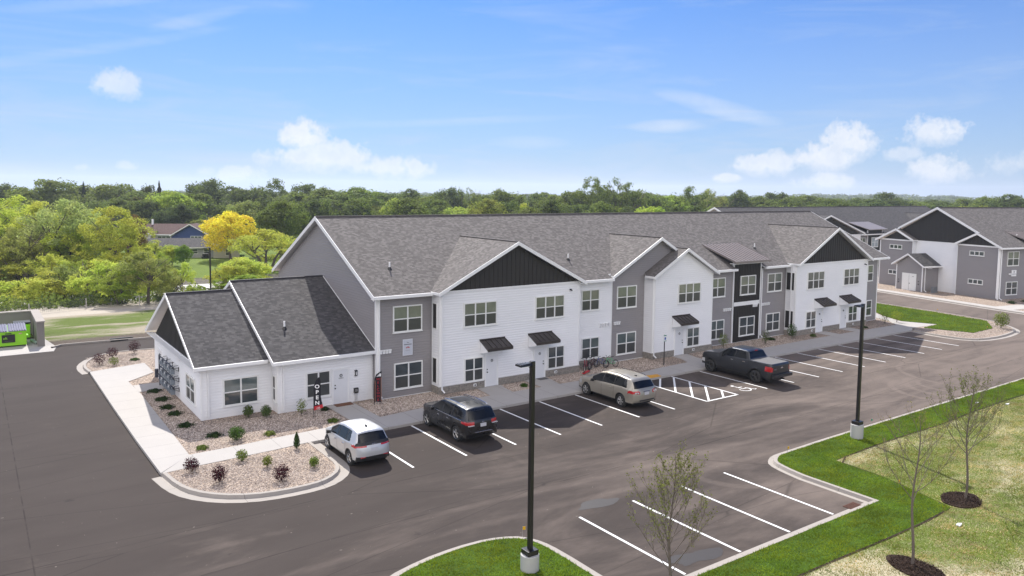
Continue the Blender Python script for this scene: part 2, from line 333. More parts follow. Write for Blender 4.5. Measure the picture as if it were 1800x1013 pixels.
def asphalt_mat():
    m, nt, b = newmat('asphalt'); p = geopos(nt)
    fine = nnoise(nt, 30, 4, .7, p); mid = nnoise(nt, .55, 5, .6, nmap(nt, p, (.35, 1, 1), (0, 0, .12))); big = nnoise(nt, .07, 3, .5, p)
    col = nmix(nt, mid, (.047, .0385, .0345), (.082, .0680, .0610)); col = nmix(nt, nmath(nt, 'MULTIPLY', fine, .45), col, (.020, .016, .015))
    # tan dust, more of it towards the east end and the side parking bay
    s = nt.nodes.new('ShaderNodeSeparateXYZ'); nt.links.new(p, s.inputs[0])
    east = nramp(nt, s.outputs[0], -14, 44, -.16, .27, False); south = nramp(nt, s.outputs[1], -9, -22, -.02, .09)
    d1 = nnoise(nt, .16, 6, .62, nmap(nt, p, (.5, 1.2, 1)), 1.2); d2 = nnoise(nt, 1.7, 6, .7, nmap(nt, p, (.5, 1.5, 1)))
    dm = nmath(nt, 'ADD', nmath(nt, 'ADD', d1, nmath(nt, 'MULTIPLY', d2, .24)), nmath(nt, 'ADD', east, south))
    
    tm = None
    for (cx, cy, r, w, x1) in ((30.6, -16.8, 2.98, .3, 40), (32.1, -16.9, 2.96, .32, 40), (32.1, -16.2, 1.6, .2, 40), (8.6, -18.2, 2.19, .35, 9.5), (36.5, -15.5, 4.2, .25, 60)):
        dx = nmath(nt, 'SUBTRACT', s.outputs[0], cx); dy = nmath(nt, 'SUBTRACT', s.outputs[1], cy); rr = nmath(nt, 'SQRT', nmath(nt, 'ADD', nmath(nt, 'MULTIPLY', dx, dx), nmath(nt, 'MULTIPLY', dy, dy)))
        q = nramp(nt, nmath(nt, 'ABSOLUTE', nmath(nt, 'SUBTRACT', rr, r)), w, w * .3); q = nmath(nt, 'MULTIPLY', q, nramp(nt, dx, .8, -.8)); tm = q if tm is None else nmath(nt, 'MAXIMUM', tm, q)
    for (y0, w) in ((-12.4, .35), (-14.1, .35), (-15.6, .3), (-17.2, .3)):
        wob = nmath(nt, 'ADD', s.outputs[1], nmath(nt, 'MULTIPLY', nmath(nt, 'SINE', nmath(nt, 'MULTIPLY', s.outputs[0], .09)), .8)); tm = nmath(nt, 'MAXIMUM', tm, nmath(nt, 'MULTIPLY', nramp(nt, nmath(nt, 'ABSOLUTE', nmath(nt, 'SUBTRACT', wob, y0)), w, w * .2), .55))
    dm = nmath(nt, 'ADD', dm, nmath(nt, 'MULTIPLY', tm, .12))
    dm = nramp(nt, dm, .52, 1.02, 0, .85); col = nmix(nt, dm, col, (.175, .142, .122))
    crk = nt.nodes.new('ShaderNodeTexVoronoi'); crk.feature = 'DISTANCE_TO_EDGE'; crk.inputs['Scale'].default_value = .16; nt.links.new(nmap(nt, p, (.35, 1.6, 1)), crk.inputs['Vector']); col = nmix(nt, nramp(nt, crk.outputs['Distance'], .006, .0, 0, .35), col, (.012, .011, .010))
    sm = None
    for (y0, k, w) in ((-11.6, .05, .035), (-15.2, .07, .03), (6.5, .02, .03)):
        wob = nmath(nt, 'ADD', s.outputs[1], nmath(nt, 'MULTIPLY', nmath(nt, 'SINE', nmath(nt, 'MULTIPLY', s.outputs[0], .21)), k * 3)); q = nramp(nt, nmath(nt, 'ABSOLUTE', nmath(nt, 'SUBTRACT', wob, y0)), w, w * .3, 0, .6); sm = q if sm is None else nmath(nt, 'MAXIMUM', sm, q)
    q = nramp(nt, nmath(nt, 'ABSOLUTE', nmath(nt, 'ADD', s.outputs[0], 17.4)), .035, .01, 0, .6); sm = nmath(nt, 'MAXIMUM', sm, q); col = nmix(nt, nmath(nt, 'MULTIPLY', sm, nramp(nt, nnoise(nt, .8, 3, .5, p), .35, .6)), col, (.014, .012, .011))
    st = nnoise(nt, .9, 3, .5, p, .3); col = nmix(nt, nramp(nt, st, .70, .78, 0, .5), col, (.020, .018, .018))
    sp = nnoise(nt, 5.5, 2, .5, p); col = nmix(nt, nramp(nt, sp, .735, .77, 0, .6), col, (.25, .22, .19))
    nt.links.new(col, b.inputs['Base Color']); b.inputs['Roughness'].default_value = .9; b.inputs['Specular IOR Level'].default_value = .1
    nbump(nt, fine, b, .25, .01); return m
M_asph = asphalt_mat()
def gravel_mat():
    m, nt, b = newmat('river_gravel'); p = geopos(nt); vo = nt.nodes.new('ShaderNodeTexVoronoi'); nt.links.new(p, vo.inputs['Vector']); vo.inputs['Scale'].default_value = 15
    sp = nt.nodes.new('ShaderNodeSeparateColor'); nt.links.new(vo.outputs['Color'], sp.inputs[0])
    c = nmix(nt, sp.outputs[0], (.23, .165, .125), (.62, .50, .40)); c = nmix(nt, nramp(nt, sp.outputs[1], .82, .95), c, (.14, .11, .10))
    c = nmix(nt, nramp(nt, vo.outputs['Distance'], .35, .75, 0, .8), c, (.05, .04, .035)); c = nmix(nt, nmath(nt, 'MULTIPLY', nnoise(nt, .7, 3, .5, p), .3), c, (.50, .42, .35))
    nt.links.new(c, b.inputs['Base Color']); b.inputs['Roughness'].default_value = .85; nbump(nt, nmath(nt, 'SUBTRACT', 1.0, vo.outputs['Distance']), b, .9, .05); return m
M_gravel = gravel_mat(); M_gravel.node_tree.nodes['Principled BSDF'].inputs['Specular IOR Level'].default_value = .15
def rock_mat():
    m, nt, b = newmat('loose_stone'); g = nt.nodes.new('ShaderNodeNewGeometry'); c = nmix(nt, g.outputs['Random Per Island'], (.20, .15, .12), (.62, .53, .45)); nt.links.new(c, b.inputs['Base Color']); b.inputs['Roughness'].default_value = .8; return m
M_rock = rock_mat()
def soil(name, a, bb, sc=3, c3=None, bump=.5):
    m, nt, b = newmat(name); p = geopos(nt); f = nnoise(nt, sc, 6, .7, p); c = nmix(nt, nramp(nt, f, .3, .7), a, bb)
    if c3: c = nmix(nt, nramp(nt, nnoise(nt, sc * 6, 3, .6, p), .55, .75), c, c3)
    nt.links.new(c, b.inputs['Base Color']); b.inputs['Roughness'].default_value = .95; b.inputs['Specular IOR Level'].default_value = .1; nbump(nt, f, b, bump, .1); return m
M_mulch = soil('dark_mulch', (.012, .008, .007), (.065, .042, .032), 14, (.12, .085, .06))
M_sod = soil('sod_base', (.035, .065, .008), (.06, .11, .012), 1.6, bump=.8)
def patchy():
    m, nt, b = newmat('patchy_lawn'); p = geopos(nt); f = nnoise(nt, .22, 7, .66, nmap(nt, p, (.6, 1.3, 1), (0, 0, .3)), .5); f2 = nnoise(nt, 9, 5, .7, p)
    f3 = nnoise(nt, 45, 3, .7, nmap(nt, p, (1, .5, 1), (0, 0, .6))); straw = nmix(nt, f2, (.30, .26, .165), (.52, .47, .33)); green = nmix(nt, f2, (.065, .100, .012), (.15, .195, .035)); c = nmix(nt, nramp(nt, nmath(nt, 'ADD', nmath(nt, 'ADD', f, nmath(nt, 'MULTIPLY', f2, .35)), nmath(nt, 'MULTIPLY', f3, .2)), .64, .82), straw, green); c = nmix(nt, nramp(nt, f3, .5, .75, 0, .55), c, (.50, .44, .33)); c = nmix(nt, nramp(nt, nnoise(nt, .5, 5, .7, p, 1), .62, .74, 0, .45), c, (.19, .14, .10))
    nt.links.new(c, b.inputs['Base Color']); b.inputs['Roughness'].default_value = .95; b.inputs['Specular IOR Level'].default_value = .1; nbump(nt, f2, b, .6, .05); return m
M_patchy = patchy()
def leafmat(name, hue_noise=.35, trans=.3, tint=.3):
    m, nt, b = newmat(name); oi = nt.nodes.new('ShaderNodeObjectInfo'); g = nt.nodes.new('ShaderNodeNewGeometry')
    h = nt.nodes.new('ShaderNodeHueSaturation'); nt.links.new(oi.outputs['Color'], h.inputs['Color']); 
    nt.links.new(nramp(nt, g.outputs['Random Per Island'], 0, 1, .72, 1.28, False), h.inputs['Value']); nt.links.new(nramp(nt, nnoise(nt, .45, 2, .5, g.outputs['Position']), .3, .7, .485, .515), h.inputs['Hue'])
    
    if name == 'grass_blades':
        vv = nmix(nt, nramp(nt, nnoise(nt, 1.4, 4, .65, g.outputs['Position']), .3, .7, 0, 1), h.outputs[0], nmix(nt, 1.0, h.outputs[0], (1.35, 1.12, .8), 'MULTIPLY')); hs = nt.nodes.new('ShaderNodeHueSaturation'); hs.inputs['Value'].default_value = 1; nt.links.new(vv, hs.inputs['Color']); nt.links.new(nramp(nt, nnoise(nt, .5, 5, .6, g.outputs['Position']), .3, .7, .6, 1.15), hs.inputs['Value']); h = hs
    nt.links.new(h.outputs[0], b.inputs['Base Color']); b.inputs['Roughness'].default_value = .75; b.inputs['Specular IOR Level'].default_value = .08
    tr = nt.nodes.new('ShaderNodeBsdfTranslucent'); nt.links.new(nmix(nt, tint, h.outputs[0], (.42, .56, .08), 'MIX'), tr.inputs[0]); mx = nt.nodes.new('ShaderNodeMixShader'); mx.inputs[0].default_value = trans
    nt.links.new(b.outputs[0], mx.inputs[1]); nt.links.new(tr.outputs[0], mx.inputs[2]); nt.links.new(mx.outputs[0], nt.nodes['Material Output'].inputs['Surface']); return m
M_leaf = leafmat('foliage', trans=.42)
M_leaf_shrub = leafmat('shrub_foliage', trans=.2, tint=0)
M_grass = leafmat('grass_blades', trans=.25)
M_bark = simple('bark', (.10, .08, .065), .9, 0, .3, 8, bump=.5, bsc=25)
M_barkl = simple('young_bark', (.135, .108, .09), .85, 0, .25, 12)
def worn_paint():
    m, nt, b = newmat('white_road_paint'); p = geopos(nt); n = nnoise(nt, 14, 5, .7, p); nt.links.new(nmix(nt, nramp(nt, n, .56, .70, .0, .75), (.74, .74, .73), (.12, .11, .10)), b.inputs['Base Color']); b.inputs['Roughness'].default_value = .8; b.inputs['Specular IOR Level'].default_value = .15; return m
M_line = worn_paint()
M_asph_dk = simple('puddle', (.03, .032, .036), .08, 0, .2, 2)
M_yellow = simple('yellow_mat', (.60, .30, .03), .7, var=.12, sc=10)
M_red = simple('red_paint', (.45, .02, .025), .4)
M_blue = simple('blue_paint', (.02, .09, .35), .4)
M_conc_base = concrete_mat('light_pole_footing', (.45, .45, .44))
M_tyre = simple('tyre_rubber', (.018, .018, .018), .75)
M_glass_dk = glass_mat('dark_glass', (.055, .066, .072)); M_ridge_dk = simple('dark_ridge_cap', (.03, .028, .035), .8, var=.2)

# ---------------------------------------------------------------- terrain and paving
def sstep(a, b, x): t = min(1, max(0, (x - a) / (b - a))); return t * t * (3 - 2 * t)
def ground_z(x, y):
    z = -0.04 - 1.5 * sstep(50.5, 54, y) * (1 - sstep(66, 68.5, y))
    d = math.hypot(x - CAMP.x, y - CAMP.y); a = math.degrees(math.atan2(x - CAMP.x, y - CAMP.y))
    z += 9 * sstep(900, 2000, d) * sstep(50, 58, a) * (1 - .7 * sstep(62, 72, a))
    if x > 70 and y > 20: z -= .5 * sstep(70, 90, x)
    z -= max(0.0, d - 150) * .0056
    return z
def terrain():
    xs = [-2500, -1200, -600, -300] + list(range(-200, 400, 20)) + [450, 550, 700, 850, 1000, 1250, 1500, 1750, 2000, 2300, 2700, 3300, 4500]
    ys = [-2500, -900, -300, -120, -60, -40, -20, 0, 20, 30, 40, 48, 50.5, 51.5, 52.5, 54, 60, 66, 67, 68.5, 72, 80, 100, 130, 170, 220, 300, 400, 550, 700, 850, 1000, 1250, 1500, 1750, 2000, 2300, 2700, 3300, 4500]
    mb = MB(); nx = len(xs)
    for y in ys:
        for x in xs: mb.v.append((x, y, ground_z(x, y)))
    for j in range(len(ys) - 1):
        for i in range(nx - 1): mb.f.append((j * nx + i, j * nx + i + 1, (j + 1) * nx + i + 1, (j + 1) * nx + i)); mb.m.append(0)
    m, nt, b = newmat('open_ground'); p = geopos(nt); s = nt.nodes.new('ShaderNodeSeparateXYZ'); nt.links.new(p, s.inputs[0])
    f = nnoise(nt, .13, 7, .66, nmap(nt, p, (.45, 1.4, 1)), .4); f2 = nnoise(nt, 5, 5, .7, p)
    straw = nmix(nt, f2, (.22, .19, .135), (.40, .35, .27)); green = nmix(nt, f2, (.06, .09, .015), (.14, .18, .04))
    near = nmix(nt, nramp(nt, nmath(nt, 'ADD', f, nmath(nt, 'MULTIPLY', f2, .15)), .50, .64), straw, green)
    soilc = nmix(nt, f2, (.05, .038, .03), (.16, .13, .105)); near = nmix(nt, nmath(nt, 'MULTIPLY', nramp(nt, nmath(nt, 'ADD', s.outputs[1], nmath(nt, 'MULTIPLY', f2, 2.5)), 31.8, 30.6), nramp(nt, s.outputs[1], 25, 26)), near, soilc)
    path = nmath(nt, 'MULTIPLY', nramp(nt, s.outputs[1], 42.3, 43), nramp(nt, s.outputs[1], 50.0, 49.2)); near = nmix(nt, path, near, nmix(nt, f2, (.34, .30, .25), (.50, .45, .38)))
    lawn = nmix(nt, nnoise(nt, .3, 4, .6, p), (.085, .135, .018), (.15, .20, .035)); woods = nmix(nt, f, (.018, .028, .010), (.05, .07, .02))
    bank = nmix(nt, f2, (.10, .09, .07), (.42, .38, .33)); c = nmix(nt, nramp(nt, s.outputs[1], 49.5, 50.5), near, bank); c = nmix(nt, nramp(nt, s.outputs[1], 68, 69), c, lawn); c = nmix(nt, nramp(nt, s.outputs[1], 112, 140), c, woods)
    nt.links.new(c, b.inputs['Base Color']); b.inputs['Roughness'].default_value = .95; b.inputs['Specular IOR Level'].default_value = .1; nbump(nt, f2, b, .6, .15)
    tag(mb.build('ground', m, fix=False), kind='structure')
terrain()
def river():
    m, nt, b = newmat('rushing_water'); p = geopos(nt); f = nnoise(nt, .9, 6, .68, nmap(nt, p, (.5, 1.3, 1)), 1.4)
    nt.links.new(nmix(nt, nramp(nt, f, .40, .62), (.16, .15, .13), (.72, .70, .69)), b.inputs['Base Color']); b.inputs['Roughness'].default_value = .35; nbump(nt, f, b, 1, .4)
    tag(MB().poly([(-300, 50.8, -.75), (500, 50.8, -.75), (500, 68.3, -.75), (-300, 68.3, -.75)]).build('river_water', m), kind='structure')
river()
def struct(mb, name, mats, **k): return tag(mb.build(name, mats, **k), kind='structure')
asph = MB().flat([(-90, -60), (-11.9, -60), (95, -60), (95, -12), (69.0, -8), (70.7, -.5), (73.9, 12), (76, 27), (-90, 27)], 0, 0)
struct(asph, 'asphalt_driveway', M_asph, fix=False)
struct(MB().flat([(73.9, 12), (86, 60), (80, 60), (60, 27)], 0, 0).flat([(60, 27), (76, 27), (73.9, 12)], .001, .001), 'asphalt_side_road', M_asph, fix=False)

def offset(pts, d, closed=False):
    out = []; n = len(pts)
    for i in range(n):
        a = Vector(pts[i - 1] if (i > 0 or closed) else pts[i]).to_2d() if True else 0; p = Vector(pts[i]); c = Vector(pts[(i + 1) % n] if (i < n - 1 or closed) else pts[i])
        a = Vector(pts[i - 1]) if (i > 0 or closed) else None; cc = Vector(pts[(i + 1) % n]) if (i < n - 1 or closed) else None
        t1 = (p - a).normalized() if a is not None else None; t2 = (cc - p).normalized() if cc is not None else None
        if t1 is None: t1 = t2
        if t2 is None: t2 = t1
        n1 = Vector((-t1.y, t1.x)); n2 = Vector((-t2.y, t2.x)); m = n1 + n2; m = m / max(.3, m.length_squared) * 2
        if m.length > 2: m = m.normalized() * 2
        out.append((p.x + m.x * d, p.y + m.y * d))
    return out
def smooth_pts(pts, it=2):
    for _ in range(it):
        q = [pts[0]]
        for a, b in zip(pts[:-1], pts[1:]): q += [(a[0] * .75 + b[0] * .25, a[1] * .75 + b[1] * .25), (a[0] * .25 + b[0] * .75, a[1] * .25 + b[1] * .75)]
        q.append(pts[-1]); pts = q
    return pts
def kerb(mb, line, gutter=.42, h=.14, w=.16):
    # raised side is on the left of the line direction
    g = offset(line, -gutter); k1 = offset(line, .05); k2 = offset(line, .05 + w); n = len(line)
    def strip(a, za, b, zb):
        s = len(mb.v); mb.v += [(p[0], p[1], za) for p in a] + [(p[0], p[1], zb) for p in b]
        for i in range(n - 1): mb.f.append((s + i, s + i + 1, s + n + i + 1, s + n + i)); mb.m.append(0)
    if gutter: strip(g, .006, line, .009)
    strip(line, .004, k1, h); strip(k1, h, k2, h + .004); strip(k2, h + .004, k2, .0)
    return k2

# big bed of gravel around the apartment building, raised above the asphalt
WALK_FRONT = [(-5.72, -4.99), (49.75, -4.95)]
bed = [(-10.98, -4.2), (-5.9, -4.2), (51.9, -4.2), (52.5, -2.4), (53.2, -1.0), (53.6, 1.8), (60, 5.5), (60, 21.6), (-7.7, 21.7), (-9.27, 22.0), (-10.79, 21.8), (-11.83, 20.72), (-12.5, 19.1), (-12.6, 17.7), (-12.55, 16.2), (-10.98, 12)]
struct(MB().flat(bed, 0, .10), 'gravel_bed', M_gravel, fix=False)
isl_out = [(-12.45, -5.5), (-12.25, -7.16), (-11.85, -8.3), (-11.05, -9.3), (-10.0, -9.95), (-8.85, -10.2), (-7.55, -10.22), (-6.75, -9.95), (-6.05, -9.3), (-5.75, -8.45), (-5.72, -7.46), (-5.72, -5.05)]
isl_out = smooth_pts(isl_out, 1)
kb = MB(); isl_in = kerb(kb, isl_out, .40); struct(kb, 'island_kerb', M_kerb, fix=False)
struct(MB().flat(isl_in + [(-5.93, -5.1), (-12.2, -5.5)], 0, .12), 'gravel_island', M_gravel, fix=False)
kb = MB(); bk = smooth_pts([(-6.5, 21.95), (-7.7, 21.95), (-9.3, 22.2), (-10.9, 22.0), (-12.0, 20.9), (-12.7, 19.2), (-12.85, 17.7), (-12.7, 16.2)], 1); kerb(kb, bk, .35)
kerb(kb, [(60, 21.7), (-6.5, 21.95)], .35); struct(kb, 'rear_bed_kerb', M_kerb, fix=False)
wk = MB()
front = [(-12.46, -5.5), (-11.0, -5.38), (-7.6, -5.18), (-5.72, -5.0), (49.7, -4.95), (50.6, -4.4), (52.9, -4.62), (54.6, -4.65), (53.4, -1.9), (54.9, .7), (58, 4.2), (57.4, 4.6), (53.9, 1.7), (52.6, -1.2), (51.0, -2.75), (44.4, -2.6), (39.1, -2.6), (28.5, -2.8), (22.5, -3.0), (19.7, -3.14), (17.3, -3.5), (15.5, -3.25), (13, -2.9), (9.8, -2.82), (2.1, -2.75), (-1.27, -3.15), (-2.3, -3.28), (-4.4, -3.34), (-7.1, -3.5), (-8.8, -3.66), (-10.95, -3.72)]
wk.flat(front, 0, .13); struct(wk, 'front_sidewalk', M_conc, fix=False)
pads = MB()
for q in ([(-2.85, .5), (-1.35, .5), (-1.27, -3.2), (-2.8, -3.2)], [(6.2, -1.0), (7.9, -1.0), (7.65, -2.0), (7.55, -2.95), (5.95, -2.95), (6.1, -2.0)],
          [(9.75, -1.0), (11.5, -1.0), (11.3, -2.0), (11.1, -2.95), (9.75, -2.95)], [(23.2, -1.0), (24.75, -1.0), (24.4, -2.2), (24.3, -3.0), (22.6, -3.1), (23.1, -1.9)],
          [(40.8, -1.1), (42.3, -1.1), (42.1, -2.7), (40.8, -2.7)], [(44.4, -1.1), (45.9, -1.1), (45.7, -2.7), (44.4, -2.7)]): pads.flat(q, .06, .134)
struct(pads, 'doorstep_pads', M_conc, fix=False)
wl = MB().flat([(-12.62, 16.15), (-12.6, 6.2), (-12.55, -.3), (-12.46, -5.45), (-10.95, -3.74), (-10.9, 1.9), (-10.85, 8.6), (-10.97, 12.1), (-9.2, 13.9), (-9.2, 17.1)], 0, .132).flat([(-10.9, 9.1), (-9.2, 9.2), (-9.2, 10.9), (-10.9, 10.9)], .05, .134)
struct(wl, 'side_sidewalk', M_conc2, fix=False)
# lawn side
lawn_k = [(69, -18.15), (27.8, -18.15), (15.4, -18.18), (13.4, -18.24), (12.2, -18.25), (11.35, -18.3), (10.78, -18.56), (10.4, -19.03), (10.16, -19.76), (10.0, -20.76), (10.0, -23.65), (-2.88, -23.65), (-2.88, -20.78), (-2.92, -19.61), (-3.1, -18.84), (-3.55, -18.35), (-4.44, -18.02), (-5.53, -17.95), (-6.92, -18.1), (-8.33, -18.5), (-9.8, -19.6), (-10.8, -21.2), (-11.3, -23.5), (-11.4, -60)]
lawn_k = [(x, (y - .15 if y > -18.9 else (-23.87 if abs(y + 23.65) < .01 else y))) for x, y in lawn_k]
lk = lawn_k[:2] + smooth_pts(lawn_k[2:10], 1) + lawn_k[10:12] + smooth_pts(lawn_k[12:], 1)
kb = MB(); k_in = kerb(kb, lk, .20, .14, .15); struct(kb, 'lawn_kerb', M_kerb, fix=False)
struct(MB().flat(k_in + [(69, -60)], .11, .11), 'patchy_lawn', M_patchy, fix=False)
sod = [(33.3, -20.2), (29.8, -20.17), (25.9, -20.25), (23.05, -20.42), (19.3, -20.32), (16.5, -20.31), (12.95, -20.45), (12.9, -21.9), (12.78, -23.0), (12.2, -24.9), (11.9, -26.0), (9.0, -26.1), (3.9, -25.9), (2.4, -25.87), (-1.5, -25.9), (-3.1, -26.2), (-3.6, -21.9), (-4.6, -21.35), (-5.6, -21.5), (-6.2, -22.4), (-6.4, -26), (-11.0, -26)]
def inside_k(): 
    a = [p for p in k_in if p[0] < 69]; i0 = 0; return a
sodpoly = [(60, -18.4), (60, -20.2)] + sod + [(p[0], p[1]) for p in reversed(k_in) if p[1] > -26 and p[0] < 60]
struct(MB().flat(sodpoly, .11, .135), 'sod_lawn', M_sod, fix=False)
edge = MB(); es = [p for p in smooth_pts(sod[:15], 1)]; eo = offset(es, .035); ei = offset(es, -.03); rr_ = random.Random(2)
for i in range(len(es) - 1):
    edge.poly([(eo[i][0], eo[i][1], .137), (ei[i][0], ei[i][1], .137), (ei[i + 1][0], ei[i + 1][1], .137), (eo[i + 1][0], eo[i + 1][1], .137)])
struct(edge, 'sod_soil_edge', M_mulch, fix=False)
# far traffic island beyond the building end
ri = smooth_pts([(49.72, -4.95), (49.2, -6.24), (49.1, -8.15), (49.4, -9.6), (50.4, -10.4), (53.4, -10.75), (56.7, -10.4), (58.3, -9.85), (59.6, -8.85), (61.0, -7.35), (61.6, -6.2), (62.0, -4.93), (62.9, -.54), (63.5, 4.9), (64.5, 12), (66.5, 21)], 1)
kb = MB(); ri_in = kerb(kb, ri, .35); struct(kb, 'end_island_kerb', M_kerb, fix=False)
struct(MB().flat(ri_in + [(60, 21), (55, 5), (52.6, -2.4), (51.9, -4.0)], 0, .115), 'end_island_gravel', M_gravel, fix=False)
grass_is = [(65.6, 20), (62.7, 4.5), (62.0, -.9), (60.8, -6.3), (56.9, -8.5), (52.9, -8.65), (51.6, -5.0), (54.7, -4.75), (53.6, -1.9), (55.0, .6), (58.3, 4.2), (60, 12), (60, 20)]
struct(MB().flat(grass_is, .1, .15), 'end_island_grass', M_sod, fix=False)
# far kerb and walk of the second building
kb = MB(); fk = [(69.0, -10), (70.2, -3.2), (73.4, 9.6), (78.5, 30), (84, 52)]; fin = kerb(kb, [(p[0], p[1]) for p in reversed(fk)], .4); struct(kb, 'far_kerb', M_kerb, fix=False)
fin = list(reversed(fin))
struct(MB().flat(fin + [(90, 52), (120, 40), (120, -12)], 0, .11), 'far_gravel_bed', M_gravel, fix=False)
struct(MB().flat(fin + [(85.4, 52), (79.9, 30), (74.9, 9.6), (72.0, -2.4), (77, -3.4), (84, -5.0), (84, -6.6), (71.0, -4.6), (70.4, -10)], .1, .135), 'far_sidewalk', M_conc2, fix=False)
# rear kerb of the back road and dumpster apron
kb = MB(); kerb(kb, [(76, 27), (-6.75, 26.9), (-11.6, 27.3), (-13.3, 27.3), (-14.0, 26.6)][::-1][::-1], .35, .13)
struct(kb, 'back_road_kerb', M_kerb, fix=False)
struct(MB().flat([(-26, 25.1), (-13.9, 25.2), (-13.6, 26.9), (-14.2, 31.8), (-26, 31.8)], 0, .03), 'dumpster_apron', M_conc2, fix=False)
# paint
pl = MB()
def stripe(a, b, w=.11, z=.006):
    a = Vector(a); b = Vector(b); t = (b - a).normalized(); n = Vector((-t.y, t.x)) * w / 2
    pl.poly([(*(a - n), z), (*(b - n), z), (*(b + n), z), (*(a + n), z)])
for x in (-3.15, -.41, 2.37, 5.12, 7.88, 10.57, 13.33): stripe((x, -10.42), (x, -5.03))
for k in range(10): stripe((21.62 + 2.748 * k, -10.42), (21.62 + 2.748 * k, -5.0))
for x in (-.42, 2.32, 5.06, 7.78): stripe((x, -23.62), (x, -18.42))
hx0, hx1 = 16.12, 18.87
for q in (((hx0, -5.1), (hx0, -10.38)), ((hx1, -4.97), (hx1, -10.38)), ((hx0, -10.33), (hx1, -10.33)), ((17.83, -4.97), (16.17, -6.55)), ((hx1 - .08, -5.25), (16.17, -7.85)), ((hx1 - .08, -6.6), (16.17, -9.2)), ((hx1 - .08, -7.9), (16.35, -10.28)), ((hx1 - .08, -9.19), (17.65, -10.28))): stripe(*q, w=.12, z=.0062)
struct(pl, 'parking_stripes', M_line, fix=False)
wc = MB()  # wheelchair symbol, seen from the driving lane
cx, cy = 20.3, -9.75
for i in range(14):
    a0 = R(-200 + i * 17); a1 = R(-200 + (i + 1) * 17)
    wc.poly([(cx + .34 * math.cos(a0), cy + .34 * math.sin(a0), .0064), (cx + .34 * math.cos(a1), cy + .34 * math.sin(a1), .0064), (cx + .42 * math.cos(a1), cy + .42 * math.sin(a1), .0064), (cx + .42 * math.cos(a0), cy + .42 * math.sin(a0), .0064)])
pl = wc
stripe((cx - .05, cy + .75), (cx - .02, cy + .15), .08, .0068); stripe((cx - .02, cy + .15), (cx + .38, cy + .12), .08, .0072); stripe((cx + .38, cy + .14), (cx + .58, cy - .38), .08, .0076); stripe((cx + .55, cy - .36), (cx + .72, cy - .3), .07, .008); stripe((cx - .04, cy + .48), (cx + .3, cy + .46), .07, .0084)
wc.poly([(cx - .05 + .12 * math.cos(t * .6283), cy + .92 + .12 * math.sin(t * .6283), .0064) for t in range(10)])
struct(wc, 'wheelchair_symbol', M_line, fix=False)
# puddles
def blob(cx, cy, rx, ry, z, n=22, seed=1, amp=.18):
    rr = random.Random(seed); ph = [rr.uniform(0, 6.28) for _ in range(4)]
    return [(cx + rx * (1 + amp * math.sin(2 * t + ph[0]) + amp * .6 * math.sin(3 * t + ph[1]) + amp * .4 * math.sin(5 * t + ph[2])) * math.cos(t), cy + ry * (1 + amp * math.sin(2 * t + ph[1]) + amp * .5 * math.sin(4 * t + ph[3])) * math.sin(t)) for t in [i * 2 * math.pi / n for i in range(n)]]
m_pud, nt, b_ = newmat('wet_film'); setc(b_.inputs['Base Color'], (.040, .035, .033)); b_.inputs['Specular IOR Level'].default_value = .25; b_.inputs['Roughness'].default_value = .55
struct(MB().flat(blob(1.0, -17.85, .75, .38, 0, seed=3, amp=.3), .005, .005).flat(blob(.75, -23.0, .95, .45, 0, seed=9, amp=.3), .0052, .0052), 'puddles', m_pud, fix=False)
dg = MB().box(8.75, -23.84, .012, 9.5, -23.40, .022)
for i in range(9): dg.box(8.79 + i * .077, -23.81, .022, 8.82 + i * .077, -23.43, .034)
tag(dg.build('storm_drain_grate', simple('rusty_iron', (.10, .045, .03), .8, .3, .4, 12)), 'rusty rectangular drain grate at the corner of the small parking bay', 'drain grate')
ci = MB().box(-9.95, 26.85, .02, -8.3, 27.25, .1); ci.box(-9.95, 27.2, .02, -8.3, 27.35, .19)
tag(ci.build('kerb_inlet', M_black), 'black iron kerb inlet beside the back road behind the white office', 'kerb inlet')
ym = MB().flat([(17.1, -4.25), (18.15, -4.4), (17.95, -4.93), (16.85, -4.93)], .131, .142)
for i in range(9):
    for j in range(5): ym.box(17.1 + i * .11, -4.85 + j * .11, .142, 17.14 + i * .11, -4.81 + j * .11, .149)
tag(ym.build('tactile_mat', M_yellow), 'yellow tactile warning mat set in the sidewalk by the striped aisle', 'tactile mat')
